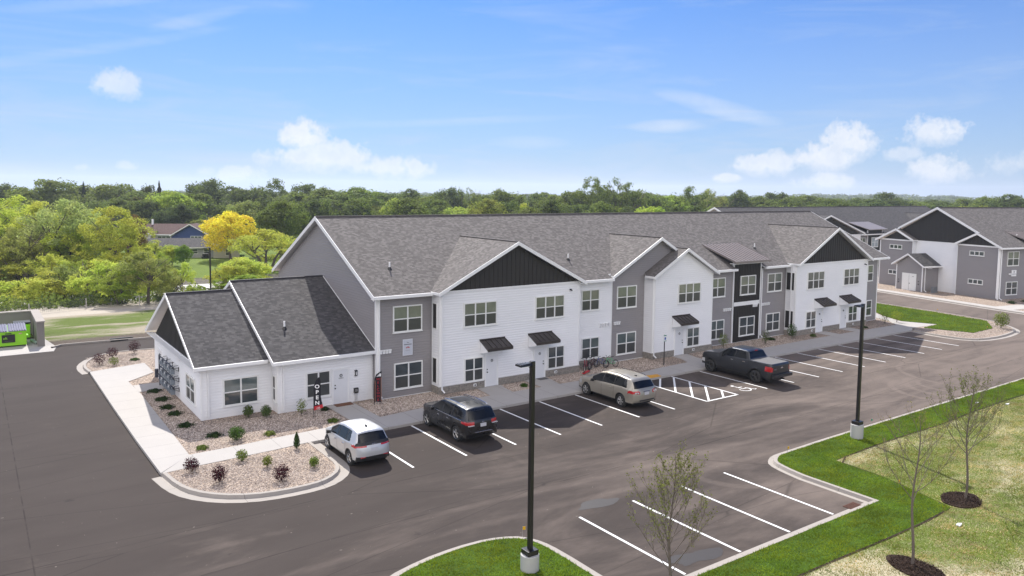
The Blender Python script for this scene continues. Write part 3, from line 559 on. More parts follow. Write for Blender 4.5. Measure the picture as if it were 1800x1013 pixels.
# loose stones over the gravel so that it is not a flat sheet
def scatter_stones():
    areas = [(-10.9, -9.25, -3.6, 9.0, 4200), (-9.2, -2.9, -3.3, .4, 5200), (-1.2, 3.6, -2.7, -.1, 3600), (-12.0, -6.2, -9.7, -5.6, 6500), (4.9, 6.0, -2.75, -1.1, 500), (7.7, 9.6, -2.75, -1.1, 800), (11.5, 16, -2.8, -.2, 2200), (16, 21, -3.0, -.2, 2200), (25, 37, -2.7, -.2, 3500), (-12.3, -9.3, 17.2, 21, 2500), (50, 60, -10, -7.2, 3000)]
    V = []; F = []; base = np.array([(1, 0, 0), (-1, 0, 0), (0, 1, 0), (0, -1, 0), (0, 0, .8), (0, 0, -.3)], float); tri = np.array([(0, 2, 4), (2, 1, 4), (1, 3, 4), (3, 0, 4)])
    vs = []; fs = []; k = 0
    def inpoly(x, y, P):
        c = False; n = len(P)
        for i in range(n):
            x1, y1 = P[i]; x2, y2 = P[i - 1]
            if (y1 > y) != (y2 > y) and x < (x2 - x1) * (y - y1) / (y2 - y1) + x1: c = not c
        return c
    for x0, x1, y0, y1, n in areas:
        for _ in range(n):
            x = random.uniform(x0, x1); y = random.uniform(y0, y1)
            if inpoly(x, y, front) or (x0 == -12.0 and not inpoly(x, y, isl_in + [(-5.93, -5.1), (-12.2, -5.5)])): continue
            if x0 == 50 and (not inpoly(x, y, ri_in + [(60, 21), (55, 5), (52, -4)]) or inpoly(x, y, grass_is)): continue
            s = random.uniform(.018, .042); a = random.uniform(0, 6.28); ca, sa = math.cos(a), math.sin(a); sx = random.uniform(.8, 1.6)
            for b in base:
                px = b[0] * s * sx; py = b[1] * s; vs.append((x + px * ca - py * sa, y + px * sa + py * ca, (.12 if x0 == -12.0 or x0 == 50 else .10) + b[2] * s))
            fs.extend([(k + t[0], k + t[1], k + t[2]) for t in tri]); k += 6
    me = bpy.data.meshes.new('loose_stones'); me.from_pydata(vs, [], fs); me.materials.append(M_rock); o = bpy.data.objects.new('loose_stones', me); COL.objects.link(o); tag(o, 'tan river stones lying loose over the planting beds', 'gravel', kind='stuff')
scatter_stones()

# ---------------------------------------------------------------- building parts
def clip(poly, z0, z1):
    def half(P, z, keep_above):
        out = []
        for i in range(len(P)):
            a = P[i]; b = P[(i + 1) % len(P)]; ia = (a[1] >= z - 1e-9) if keep_above else (a[1] <= z + 1e-9); ib = (b[1] >= z - 1e-9) if keep_above else (b[1] <= z + 1e-9)
            if ia: out.append(a)
            if ia != ib: t = (z - a[1]) / (b[1] - a[1]); out.append((a[0] + (b[0] - a[0]) * t, z))
        return out
    P = half(poly, z0, True)
    return half(P, z1, False) if len(P) > 2 else []
def siding(name, O, U, N, poly, mat, parent, e=.152, tilt=.02, label=None, cb=(True, True), sh=(0, 0)):
    """horizontal lap siding on a convex polygon (u, z)"""
    mb = MB(); zs = min(p[1] for p in poly); ze = max(p[1] for p in poly); z = zs
    def P(u, zz, n): return (O[0] + U[0] * u + N[0] * n, O[1] + U[1] * u + N[1] * n, zz)
    while z < ze - 1e-6:
        z2 = min(z + e, ze)
        for za, zb, oa, ob in ((z, min(z + e * .6, ze), tilt, tilt), (min(z + e * .6, ze), z2, tilt, .003)):
            if zb - za < 1e-4: continue
            q = clip(poly, za, zb)
            if len(q) > 2: mb.poly([P(u, zz, oa + (ob - oa) * (zz - za) / (zb - za) + .001) for u, zz in q])
        q = clip(poly, z, z2); lo = [u for u, zz in q if abs(zz - z) < 1e-5]
        if len(lo) > 1: mb.poly([P(min(lo), z, 0), P(max(lo), z, 0), P(max(lo), z, tilt + .001), P(min(lo), z, tilt + .001)])
        z = z2
    us = [p[0] for p in poly]; u0, u1 = min(us), max(us)
    for u, on in ((u0, cb[0]), (u1, cb[1])):
        if on:
            top = max(p[1] for p in poly if abs(p[0] - u) < 1e-6); a, b = (u, u + .1) if u == u0 else (u - .1, u); mb.obox(O, U, N, a, b, zs, top - .02, -.001, tilt + .012, 1)
    return mb.build(name, [mat, M_trim if mat is M_white or on_trim else mat], parent, label, fix=False)
on_trim = False
def batten(name, O, U, N, poly, parent, label=None, step=.30):
    mb = MB()
    def P(u, zz, n): return (O[0] + U[0] * u + N[0] * n, O[1] + U[1] * u + N[1] * n, zz)
    mb.poly([P(u, z, .004) for u, z in poly]); us = [p[0] for p in poly]; u = min(us) + .02
    while u < max(us) - .05:
        zz = []
        for i in range(len(poly)):
            a = poly[i]; b = poly[(i + 1) % len(poly)]
            if (a[0] - u - .02) * (b[0] - u - .02) < 0: zz.append(a[1] + (b[1] - a[1]) * (u + .02 - a[0]) / (b[0] - a[0]))
        if len(zz) >= 2 and max(zz) - min(zz) > .06: mb.obox(O, U, N, u, u + .045, min(zz) + .01, max(zz) - .03, .004, .03)
        u += step
    return mb.build(name, M_dark, parent, label, fix=False)
def window(O, U, N, u0, u1, z0, z1, parent, cols=2, up=None, lo=None, label=None, rail=True, fr=.07):
    mb = MB(); up = up or M_glass_up; lo = lo or M_screen; mb.obox(O, U, N, u0, u1, z0, z0 + fr, 0, .085); mb.obox(O, U, N, u0, u1, z1 - fr, z1, 0, .085)
    mb.obox(O, U, N, u0, u0 + fr, z0 + fr, z1 - fr, 0, .085); mb.obox(O, U, N, u1 - fr, u1, z0 + fr, z1 - fr, 0, .085); mb.obox(O, U, N, u0 - .03, u1 + .03, z0 - .045, z0, 0, .1)
    w = (u1 - u0 - 2 * fr); cw = w / cols; zm = (z0 + z1) / 2
    for i in range(1, cols): mb.obox(O, U, N, u0 + fr + cw * i - .04, u0 + fr + cw * i + .04, z0 + fr, z1 - fr, .001, .083)
    if rail: mb.obox(O, U, N, u0 + fr, u1 - fr, zm - .03, zm + .03, .002, .075)
    f = mb.build('window', M_frame, parent, label, bevel=0)
    def P(u, zz, n): return (O[0] + U[0] * u + N[0] * n, O[1] + U[1] * u + N[1] * n, zz)
    if rail:
        MB().poly([P(u0 + fr, zm, .052), P(u1 - fr, zm, .052), P(u1 - fr, z1 - fr, .052), P(u0 + fr, z1 - fr, .052)]).build('upper_pane', up, f, fix=False)
        MB().poly([P(u0 + fr, z0 + fr, .046), P(u1 - fr, z0 + fr, .046), P(u1 - fr, zm, .046), P(u0 + fr, zm, .046)]).build('lower_screen', lo, f, fix=False)
    else: MB().poly([P(u0 + fr, z0 + fr, .052), P(u1 - fr, z0 + fr, .052), P(u1 - fr, z1 - fr, .052), P(u0 + fr, z1 - fr, .052)]).build('pane', lo, f, fix=False)
    return f
def door(O, U, N, u0, u1, z1, parent, side=0, mark=None, sub=None):
    mb = MB(); f = .09
    mb.obox(O, U, N, u0 - f, u0, .12, z1 + f, 0, .07); mb.obox(O, U, N, u1, u1 + f, .12, z1 + f, 0, .07); mb.obox(O, U, N, u0, u1, z1, z1 + f, 0, .07)
    fr = mb.build('door_frame', M_trim, None, bevel=0); d = MB(); d.obox(O, U, N, u0, u1, .14, z1, 0, .045)
    um = (u0 + u1) / 2
    for a, b, z_a, z_b in ((u0 + .12, um - .05, .35, .95), (um + .05, u1 - .12, .35, .95)): d.obox(O, U, N, a, b, z_a, z_b, .045, .05); d.obox(O, U, N, a + .04, b - .04, z_a + .04, z_b - .04, .05, .054)
    do = d.build('door', M_door, parent); fr.parent = do; th = MB(); th.obox(O, U, N, u0, u1, .125, .14, 0, .09); th.build('threshold', M_metal, do)
    uh = u0 + .09 if side == 0 else u1 - .09; h = MB(); h.obox(O, U, N, uh - .03, uh + .03, 1.0, 1.06, .045, .1); h.obox(O, U, N, uh - .03, uh + .03, 1.17, 1.23, .045, .07); h.build('door_handle', M_black, do)
    rz = math.atan2(U[1], U[0]); P = lambda u, z, n: (O[0] + U[0] * u + N[0] * n, O[1] + U[1] * u + N[1] * n, z)
    rg = MB(); ax = (N[0], N[1], 0); rg.torus(P(um + .02, 1.72, .05), ax, .075, .014, 20, 5); rg.build('door_emblem', M_black, do, fix=False)
    if mark: text_mesh('door_letter', mark, .13, M_black, do, P(um + .02, 1.72, .05), (R(90), 0, rz))
    if sub: text_mesh('door_letter', sub, .09, M_black, do, P(um + .02, 1.57, .05), (R(90), 0, rz))
    return do
def awning(O, U, N, u0, u1, parent, zb=3.06, zf=2.66, d=.92):
    P = lambda u, z, n: (O[0] + U[0] * u + N[0] * n, O[1] + U[1] * u + N[1] * n, z); mb = MB()
    mb.hexa([P(u0, zb - .05, .0), P(u1, zb - .05, .0), P(u1, zf - .14, d), P(u0, zf - .14, d)], [P(u0, zb, .0), P(u1, zb, .0), P(u1, zf, d), P(u0, zf, d)])
    mb.obox(O, U, N, u0 - .01, u1 + .01, zf - .16, zf + .02, d, d + .03); 
    n = 5
    for i in range(n + 1):
        u = u0 + (u1 - u0 - .03) * i / n; mb.hexa([P(u, zb, .0), P(u + .03, zb, .0), P(u + .03, zf, d), P(u, zf, d)], [P(u, zb + .04, .0), P(u + .03, zb + .04, .0), P(u + .03, zf + .04, d), P(u, zf + .04, d)])
    mb.obox(O, U, N, u0 - .02, u1 + .02, zb, zb + .06, 0, .05)
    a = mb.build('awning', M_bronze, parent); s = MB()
    for u in (u0 + .04, u1 - .09): s.add([P(u, zf - .42, 0), P(u + .05, zf - .42, 0), P(u + .05, zb - .06, 0), P(u, zb - .06, 0), P(u, zf - .15, d - .05), P(u + .05, zf - .15, d - .05), P(u + .05, zf - .21, d - .05), P(u, zf - .21, d - .05)], [(0, 1, 7, 6) if 0 else (0, 1, 6, 7), (1, 2, 5, 6), (2, 3, 4, 5), (3, 0, 7, 4), (4, 7, 6, 5), (0, 3, 2, 1)])
    s.hexa([P(u0 + .09, zf - .42, 0), P(u1 - .09, zf - .42, 0), P(u1 - .09, zf - .21, d - .06), P(u0 + .09, zf - .21, d - .06)], [P(u0 + .09, zf - .38, 0), P(u1 - .09, zf - .38, 0), P(u1 - .09, zf - .17, d - .06), P(u0 + .09, zf - .17, d - .06)])
    s.build('awning_soffit', M_trim, a); return a
def downspout(parent, x, y, z0, z1, N, elbow=True, w=.045):
    mb = MB(); mb.box(x - w, y - w * .8, z0 + .25, x + w, y + w * .8, z1)
    if elbow: mb.tube((x, y, z0 + .3), (x + N[0] * .2, y + N[1] * .2, z0 + .12), .045, n=8)
    return mb.build('downspout', M_trim, parent)
def vents(parent, O, U, N, u0, n, z, step=.2):
    mb = MB()
    for i in range(n): mb.obox(O, U, N, u0 + i * step, u0 + i * step + .15, z, z + .2, .01, .12); mb.obox(O, U, N, u0 + i * step - .01, u0 + i * step + .16, z + .16, z + .22, .01, .16)
    return mb.build('wall_vent', M_trim, parent)
def vent_pipe(parent, x, y, z):
    mb = MB(); mb.tube((x, y, z - .1), (x, y, z + .42), .055, n=10); o = mb.build('vent_pipe', M_white_pvc, parent); MB().tube((x, y, z - .05), (x, y, z + .12), .16, .07, n=10).build('pipe_flashing', M_black, o); return o
def gable_roof(parent, xp, zp, xl, zl, xr, zr, yf, plane, mat, th=.12, name='gable_roof', label=None):
    """cross gable facing -y that dies into the main slope; plane(z) -> y of the main slope at height z"""
    mb = MB(); yb = plane(zp); yl = max(plane(zl), yf + .1); yr = max(plane(zr), yf + .1)
    mb.slab([(xl, yf, zl), (xp, yf, zp), (xp, yb + .02, zp), (xl, yl, zl)], th); mb.slab([(xp, yf, zp), (xr, yf, zr), (xr, yr, zr), (xp, yb + .02, zp)], th)
    mb.box(xp - .09, yf + .05, zp - .02, xp + .09, yb, zp + .025, 2)
    r = mb.build(name, [mat, M_trim, M_ridge], parent, label, uv=True, fix=True)
    t = MB(); t.beam((xl, yf - .03, zl + .01), (xp, yf - .03, zp + .01), .22, (0, 1), .03); t.beam((xp, yf - .03, zp + .01), (xr, yf - .03, zr + .01), .22, (0, 1), .03)
    t.beam((xl - .03, yf, zl), (xl - .03, yl, zl), .15, (1, 0), .03); t.beam((xr, yf, zr), (xr, yr, zr), .15, (1, 0), .03)
    t.build('rake_trim', M_trim, r, split=True); return r
M_ridge = simple('ridge_cap', (.10, .09, .085), .85, var=.2)
def gutter(parent, p0, p1, N, name='gutter'):
    mb = MB(); p0 = Vector(p0); p1 = Vector(p1); mb.beam(p0, p1, .17, N, .11); return mb.build(name, M_trim, parent)

# ---------------------------------------------------------------- main apartment building
A = thing('apartment_building', 'long two-storey white and grey apartment building facing the parking lot', 'apartment building')
F = ((0, 0), (1, 0), (0, -1))           # front wall frame: u = x
def front_frame(y): return ((0, y), (1, 0), (0, -1))
siding('grey_siding', *front_frame(0), [(0, .12), (3.62, .12), (3.62, 6.02), (0, 6.02)], M_gray, A, label='grey siding at the left end of the front')
siding('white_siding', *front_frame(-.9), [(3.62, .53), (14.3, .53), (14.3, 6.2), (3.62, 6.2)], M_white, A, label='white siding of the left projecting bay')
siding('white_siding', (3.62, 0), (0, 1), (-1, 0), [(-.9, .53), (0, .53), (0, 6.1), (-.9, 6.1)], M_white, A)
siding('white_siding', (14.3, 0), (0, 1), (1, 0), [(-.9, .53), (0, .53), (0, 6.1), (-.9, 6.1)], M_white, A)
siding('white_siding', *front_frame(0), [(14.3, .53), (18.02, .53), (18.02, 6.02), (14.3, 6.02)], M_white, A)
siding('grey_siding', *front_frame(0), [(18.02, .12), (27.4, .12), (27.4, 6.2), (22.46, 8.72), (18.02, 6.28)], M_gray, A, label='grey siding rising into a gable')
siding('white_siding', *front_frame(-.9), [(21.18, .53), (27.55, .53), (27.55, 6.12), (24.32, 7.86), (21.18, 6.12)], M_white, A, label='white siding of the narrow gabled bay')
siding('white_siding', (21.18, 0), (0, 1), (-1, 0), [(-.9, .53), (0, .53), (0, 6.05), (-.9, 6.05)], M_white, A)
siding('white_siding', (27.55, 0), (0, 1), (1, 0), [(-.9, .53), (0, .53), (0, 6.05), (-.9, 6.05)], M_white, A)
siding('grey_siding', *front_frame(0), [(27.55, .12), (31.0, .12), (31.0, 6.02), (27.55, 6.02)], M_gray, A)
batten('dark_panel', *front_frame(-.06), [(31.06, .12), (34.38, .12), (34.38, 3.06), (31.06, 3.06)], A, 'lower dark vertical board panel', .2)
batten('dark_panel', *front_frame(-.06), [(31.06, 3.37), (34.38, 3.37), (34.38, 6.62), (31.06, 6.62)], A, 'upper dark vertical board panel', .2)
mb = MB(); mb.box(31.0, -.1, 3.06, 34.44, -.03, 3.37); mb.box(30.96, -.1, .12, 31.07, .02, 6.6); mb.box(34.37, -.1, .12, 34.48, .02, 6.6); mb.box(30.98, -.06, .1, 34.46, .05, .12); mb.build('panel_trim', M_trim, A, split=True)
for x, s in ((31.0, -1), (34.44, 1)):
    mb = MB(); mb.add([(x, -.05, 6.0), (x, 2.9, 7.62), (x, -.05, 6.66), (x + .02 * s, -.05, 6.0), (x + .02 * s, 2.9, 7.62), (x + .02 * s, -.05, 6.66)], [(0, 1, 2), (5, 4, 3), (0, 3, 4, 1), (1, 4, 5, 2), (2, 5, 3, 0)]); mb.build('dormer_cheek', M_dark, A, split=True)
siding('grey_siding', *front_frame(0), [(34.44, .12), (37.95, .12), (37.95, 6.02), (34.44, 6.02)], M_gray, A)
siding('white_siding', *front_frame(-1), [(37.95, .53), (48.8, .53), (48.8, 6.2), (37.95, 6.2)], M_white, A, label='white siding of the right projecting bay')
siding('white_siding', (37.95, 0), (0, 1), (-1, 0), [(-1, .53), (0, .53), (0, 6.1), (-1, 6.1)], M_white, A)
siding('white_siding', (48.8, 0), (0, 1), (1, 0), [(-1, .53), (0, .53), (0, 6.1), (-1, 6.1)], M_white, A)
siding('grey_siding', *front_frame(0), [(48.8, .12), (52.3, .12), (52.3, 6.02), (48.8, 6.02)], M_gray, A, label='narrow grey siding at the right end')
siding('grey_siding', (0, 0), (0, 1), (-1, 0), [(0, .12), (16.6, .12), (16.6, 6.0), (8.3, 10.1), (0, 6.0)], M_gray, A, label='grey siding of the left gable end')
siding('grey_siding', (52.3, 0), (0, 1), (1, 0), [(0, .12), (16.6, .12), (16.6, 6.0), (8.3, 10.1), (0, 6.0)], M_gray, A)
siding('grey_siding', (0, 16.6), (1, 0), (0, 1), [(0, .12), (52.3, .12), (52.3, 6.0), (0, 6.0)], M_gray, A)
batten('dark_gable', *front_frame(-.92), [(4.05, 6.2), (14.0, 6.2), (8.97, 8.78)], A, 'left dark gable of vertical boards', .33)
batten('dark_gable', *front_frame(-1.02), [(38.4, 6.2), (48.4, 6.2), (43.35, 8.95)], A, 'right dark gable of vertical boards', .33)
mb = MB(); mb.box(3.62, -.96, 6.1, 14.3, -.9, 6.22); mb.box(37.95, -1.06, 6.1, 48.8, -1.0, 6.22)
mb.box(-.03, -.03, .06, 3.6, .03, .13); mb.box(18.0, -.03, .06, 21.18, .03, .13); mb.box(27.55, -.03, .06, 31, .03, .13); mb.box(34.44, -.03, .06, 37.95, .03, .13); mb.box(48.8, -.03, .06, 52.33, .03, .13); mb.box(-.035, 0, .06, 0, 16.6, .13)
mb.box(-.035, -.035, .12, .12, -.005, 6.0); mb.box(-.035, 0, .12, -.018, .11, 6.0); mb.box(52.2, -.035, .12, 52.335, .1, 6.0); mb.build('band_trim', M_trim, A, split=True)
# stone base
mb = MB()
for x0, x1, y in ((3.56, 6.82, -.9), (7.76, 10.5, -.9), (11.42, 14.34, -.9), (21.12, 23.45, -.9), (24.42, 27.6, -.9), (37.9, 40.95, -1.0), (41.92, 44.6, -1.0), (45.55, 48.86, -1.0)): mb.box(x0, y - .05, .06, x1, y + .02, .54)
for x, y in ((3.56, -.9), (21.12, -.9), (37.9, -1.0)): mb.box(x, y + .02, .06, x + .06, -.001, .54)
mb.box(14.34, -.05, .06, 18.0, .01, .54)
mb.build('stone_base', M_stone, A, uv=True, split=True)
mb = MB()
for x0, x1, y in ((3.54, 6.80, -.9), (7.78, 10.48, -.9), (11.44, 14.36, -.9), (21.1, 23.43, -.9), (24.44, 27.62, -.9), (37.88, 40.93, -1.0), (41.94, 44.58, -1.0), (45.57, 48.88, -1.0)): mb.box(x0, y - .075, .54, x1, y, .575)
mb.build('stone_cap', M_fnd, A, split=True)
mb = MB()
for x, y in ((5.95, -.95), (12.2, -.95), (25.4, -.95), (40.3, -1.05), (46.6, -1.05)): mb.box(x, y - .05, .28, x + .2, y, .44); mb.box(x + .05, y - .06, .32, x + .15, y - .05, .40, 1)
mb.build('dryer_outlet', [M_trim, M_black], A)
# windows
for O, L in ((0, [(1.03, 2.92, 3.9, 5.44, 2, 'u'), (1.1, 2.95, .56, 2.1, 2, 'l')]),
             (-.9, [(5.24, 7.62, 3.95, 5.42, 3, 'u'), (10.58, 12.95, 3.95, 5.42, 3, 'u'), (5.3, 6.66, .6, 2.06, 2, 'l'), (11.62, 13.0, .6, 2.08, 2, 'l')]),
             (0, [(15.17, 16.8, 3.97, 5.43, 2, 'u'), (15.24, 16.85, .63, 2.1, 2, 'L'), (18.45, 20.35, 3.9, 5.47, 2, 'u'), (18.5, 20.37, .58, 2.13, 2, 'L')]),
             (-.9, [(23.7, 26.13, 3.97, 5.43, 3, 'u'), (24.75, 26.12, .62, 2.06, 2, 'L')]),
             (0, [(28.2, 30.05, 3.95, 5.47, 2, 'u'), (28.2, 30.05, .6, 2.13, 2, 'L')]), (-.09, [(31.8, 33.72, 3.93, 5.48, 2, 'u'), (31.8, 33.72, .58, 2.13, 2, 'l')]),
             (0, [(35.4, 37.3, 3.93, 5.47, 2, 'u'), (35.38, 37.2, .6, 2.11, 2, 'l')]),
             (-1, [(39.48, 41.93, 3.97, 5.47, 3, 'u'), (44.91, 47.35, 3.98, 5.47, 3, 'u'), (39.46, 40.9, .63, 2.07, 2, 'l'), (45.86, 47.28, .64, 2.06, 2, 'l')]),
             (0, [(49.6, 51.42, 3.94, 5.46, 2, 'u'), (49.6, 51.42, .6, 2.1, 2, 'l')])):
    for a, b, z0, z1, n, k in L: window(*front_frame(O), a, b, z0, z1, A, n, M_glass_up if k == 'u' else (M_glass_lo if k == 'L' else M_glass_dk))
for x, y0, y1 in ((3.6, -.62, -.2), (37.93, -.85, -.12)):
    for z0, z1 in ((4.0, 5.45), (.75, 2.2)):
        mb = MB(); mb.box(x - .03, y0, z0, x, y1, z1); f = mb.build('side_window', M_winside, A); mb = MB(); mb.box(x - .05, y0 - .04, z0 - .05, x, y1 + .04, z0); mb.box(x - .05, y0 - .04, z1, x, y1 + .04, z1 + .05); mb.box(x - .05, y0 - .04, z0, x, y0, z1); mb.box(x - .05, y1, z0, x, y1 + .04, z1); mb.build('window_frame', M_frame, f)
for (O, u0, u1, mk, sd) in ((-.9, 6.86, 7.68, 'D', 0), (-.9, 10.56, 11.36, 'B', 1), (-.9, 23.52, 24.36, 'C', 1), (-1.0, 41.0, 41.86, 'B', 1), (-1.0, 44.66, 45.5, 'A', 1)): door(*front_frame(O), u0, u1, 2.02, A, sd, mk)
for O, a, b in ((-.93, 6.4, 8.22), (-.93, 10.05, 11.93), (-.93, 23.15, 25.0), (-1.03, 40.63, 42.5), (-1.03, 44.37, 46.3)): awning(*front_frame(O), a, b, A)
# roofs
SL = .48
def rz_(y): return 6.12 + SL * (y + .45)
def ry_(z): return (z - 6.12) / SL - .45
mb = MB()
for x0, x1, y0 in ((-.35, 17.70, -.45), (17.70, 27.3, .12), (27.3, 30.93, -.45), (30.93, 34.5, .12), (34.5, 53.4, -.45)): mb.slab([(x0, y0, rz_(y0)), (x1, y0, rz_(y0)), (x1, 8.3, 10.32), (x0, 8.3, 10.32)], .13)
mb.slab([(-.35, 8.3, 10.32), (53.4, 8.3, 10.32), (53.4, 17.05, 6.12), (-.35, 17.05, 6.12)], .13); mb.box(-.35, 8.18, 10.28, 53.4, 8.42, 10.36, 2)
RF = mb.build('main_roof', [M_roof, M_trim, M_ridge], A, 'grey shingled main roof', uv=True)
mb = MB()
for x in (-.38, 53.4): mb.beam((x, -.47, 6.14), (x, 8.3, 10.34), .26, (1, 0), .03); mb.beam((x, 17.07, 6.14), (x, 8.3, 10.34), .26, (1, 0), .03)
mb.build('rake_trim', M_trim, RF, split=True)
sf = MB(); sf.box(-.33, -.43, 5.93, 17.6, -.01, 5.96); sf.box(27.4, -.43, 5.93, 30.9, -.01, 5.96); sf.box(34.55, -.43, 5.93, 53.35, -.01, 5.96); sf.build('soffit', M_trim, RF)
for a, b in ((-.37, 3.4), (14.4, 17.75), (27.8, 30.95), (34.5, 38.0), (49.0, 53.42)): gutter(RF, (a, -.56, 6.13), (b, -.56, 6.13), (0, 1))
for x, y in ((1.9, 2.14), (15.67, 2.05), (36.44, 2.18)): vent_pipe(RF, x, y, rz_(y))
gable_roof(A, 8.97, 9.0, 3.37, 6.18, 14.57, 6.18, -1.3, ry_, M_roof, label='left large gable roof')
gable_roof(A, 22.46, 8.85, 17.76, 6.27, 27.2, 6.22, -.4, ry_, M_roof, label='gable roof over the grey bay')
gable_roof(A, 24.32, 8.05, 20.86, 6.15, 27.83, 6.12, -1.3, ry_, M_roof, label='gable roof over the narrow white bay')
gable_roof(A, 43.35, 9.2, 37.84, 6.26, 49.02, 6.22, -1.4, ry_, M_roof, label='right large gable roof')
mb = MB(); f0, f1, b0, b1 = (30.45, -.62, 6.72), (34.85, -.62, 6.72), (30.75, 3.05, 7.84), (35.25, 3.05, 7.84)
mb.slab([f0, f1, b1, b0], .10, 0, 0); n = 11
for i in range(n + 1):
    t = i / n; p = Vector(f0).lerp(Vector(f1), t); q = Vector(b0).lerp(Vector(b1), t); mb.hexa([p, p + Vector((.03, 0, 0)), q + Vector((.03, 0, 0)), q], [p + Vector((0, 0, .05)), p + Vector((.03, 0, .05)), q + Vector((.03, 0, .05)), q + Vector((0, 0, .05))])
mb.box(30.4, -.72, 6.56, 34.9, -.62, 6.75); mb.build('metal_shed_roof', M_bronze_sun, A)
mb = MB(); mb.box(30.6, -.58, 6.5, 34.75, 0.0, 6.55); mb.build('shed_soffit', M_trim, A)
for x, y in ((.16, -.06), (3.75, -.96), (21.3, -.96), (37.85, -.6)): downspout(A, x, y, .12 if y > -.5 else .1, 5.95, (.4, -1, 0))
for x, y in ((14.42, -.08), (34.62, -.08)): downspout(A, x, y, .12, 5.95, (.3, -1, 0))
vents(A, *front_frame(0), .17, 4, 2.76, .19); vents(A, *front_frame(0), 16.9, 4, 2.76, .26); vents(A, *front_frame(0), 18.2, 3, 2.76, .2); vents(A, *front_frame(0), 29.9, 4, 2.76, .24)
vents(A, *front_frame(-.03), 33.5, 3, 2.84, .2); vents(A, *front_frame(0), 34.6, 5, 2.84, .24)
mb = MB(); mb.box(13.4, -1.0, 5.65, 13.5, -.92, 5.75); mb.tube((13.45, -1.0, 5.7), (13.45, -1.12, 5.66), .045); mb.box(48.2, -1.1, 5.7, 48.3, -1.02, 5.8); mb.tube((48.25, -1.1, 5.75), (48.25, -1.22, 5.7), .045); mb.build('security_camera', M_black, A)

# wall sign
sg = thing('wall_sign', 'white upright sign with a red fan emblem on the grey wall between two windows', 'sign', (1.97, -.03, 2.5))
MB().box(-.32, -.04, 0, .32, 0, .95).build('sign_panel', simple('sign_white', (.62, .63, .68), .5, var=.03), sg)
MB().box(-.27, -.044, .05, .27, -.041, .9).build('sign_border', simple('sign_face', (.52, .54, .60), .5, var=.03), sg)
text_mesh('sign_lettering', 'The', .09, M_dark, sg, (0, -.048, .76), (R(90), 0, 0), .002)
mb = MB(); mb.box(-.25, -.048, .63, .25, -.045, .66); mb.build('sign_lettering', M_dark, sg)
mb = MB()
for i in range(9):
    a0, a1 = R(15 + i * 150 / 9), R(15 + (i + 1) * 150 / 9 - 3); mb.poly([(.06 * math.cos(a0), -.047, .40 + .06 * math.sin(a0)), (.06 * math.cos(a1), -.047, .40 + .06 * math.sin(a1)), (.14 * math.cos(a1), -.047, .40 + .12 * math.sin(a1)), (.14 * math.cos(a0), -.047, .40 + .12 * math.sin(a0))])
mb.build('fan_emblem', M_red, sg, fix=False)
mb = MB(); mb.box(-.16, -.047, .30, .16, -.045, .315); mb.box(-.12, -.047, .26, .12, -.045, .272); mb.build('sign_fine_print', simple('sign_grey', (.3, .3, .33), .6), sg)

# ---------------------------------------------------------------- office annex
B1 = thing('office_building', 'low white single-storey office with dark shingle roof at the left end', 'office building')
OF1, OF2 = front_frame(1.36), front_frame(.46)
siding('white_siding', *OF1, [(-9.2, .1), (-5.5, .1), (-5.5, 2.95), (-9.2, 2.95)], M_white, B1)
siding('white_siding', *OF2, [(-5.5, .1), (0, .1), (0, 2.95), (-5.5, 2.95)], M_white, B1)
siding('white_siding', (-5.5, 0), (0, 1), (-1, 0), [(.46, .1), (1.36, .1), (1.36, 2.95), (.46, 2.95)], M_white, B1)
siding('white_siding', (-9.2, 0), (0, 1), (-1, 0), [(1.36, .1), (13.2, .1), (13.2, 2.8), (1.36, 2.8)], M_white, B1)
batten('dark_gable', (-9.21, 0), (0, 1), (-1, 0), [(1.7, 2.82), (12.9, 2.82), (7.35, 5.85)], B1, step=.33)
batten('dark_gable', (-5.52, 0), (0, 1), (-1, 0), [(2.0, 3.2), (13.5, 3.2), (7.9, 6.25)], B1, step=.33)
MB().box(-9.24, 1.3, 2.78, -9.2, 13.25, 2.86).build('band_trim', M_trim, B1, split=True)
mb = MB(); s1 = (6.05 - 3.0) / (7.4 - .9); mb.slab([(-9.62, .9, 3.0), (-5.6, .9, 3.0), (-5.6, 7.4, 6.05), (-9.62, 7.4, 6.05)], .13); mb.slab([(-9.62, 7.4, 6.05), (-5.6, 7.4, 6.05), (-5.6, 13.85, 3.0), (-9.62, 13.85, 3.0)], .13)
mb.slab([(-5.88, .02, 2.99), (-.04, .02, 2.99), (-.04, 7.95, 6.5), (-5.88, 7.95, 6.5)], .13); mb.slab([(-5.88, 7.95, 6.5), (-.04, 7.95, 6.5), (-.04, 15.2, 3.1), (-5.88, 15.2, 3.1)], .13)
mb.box(-9.62, 7.3, 6.0, -5.9, 7.5, 6.09, 2); mb.box(-5.88, 7.85, 6.45, -.04, 8.05, 6.54, 2)
OR = mb.build('roof', [M_roof_dk, M_trim, M_ridge_dk], B1, uv=True)
mb = MB()
for x, y0, z0, yp, zp, y1, z1 in ((-9.65, .88, 3.01, 7.4, 6.07, 13.87, 3.01), (-5.91, 0, 3.0, 7.95, 6.52, 15.2, 3.1)): mb.beam((x, y0, z0), (x, yp, zp), .22, (1, 0), .03); mb.beam((x, y1, z1), (x, yp, zp), .22, (1, 0), .03)
mb.beam((-.04, .02, 3.03), (-.04, 7.95, 6.54), .06, (1, 0), .03); mb.build('rake_trim', M_trim, OR, split=True)
gutter(OR, (-9.64, .8, 3.0), (-5.9, .8, 3.0), (0, 1)); gutter(OR, (-5.9, -.08, 2.99), (-.06, -.08, 2.99), (0, 1)); vent_pipe(OR, -4.31, 2.82, 4.23)
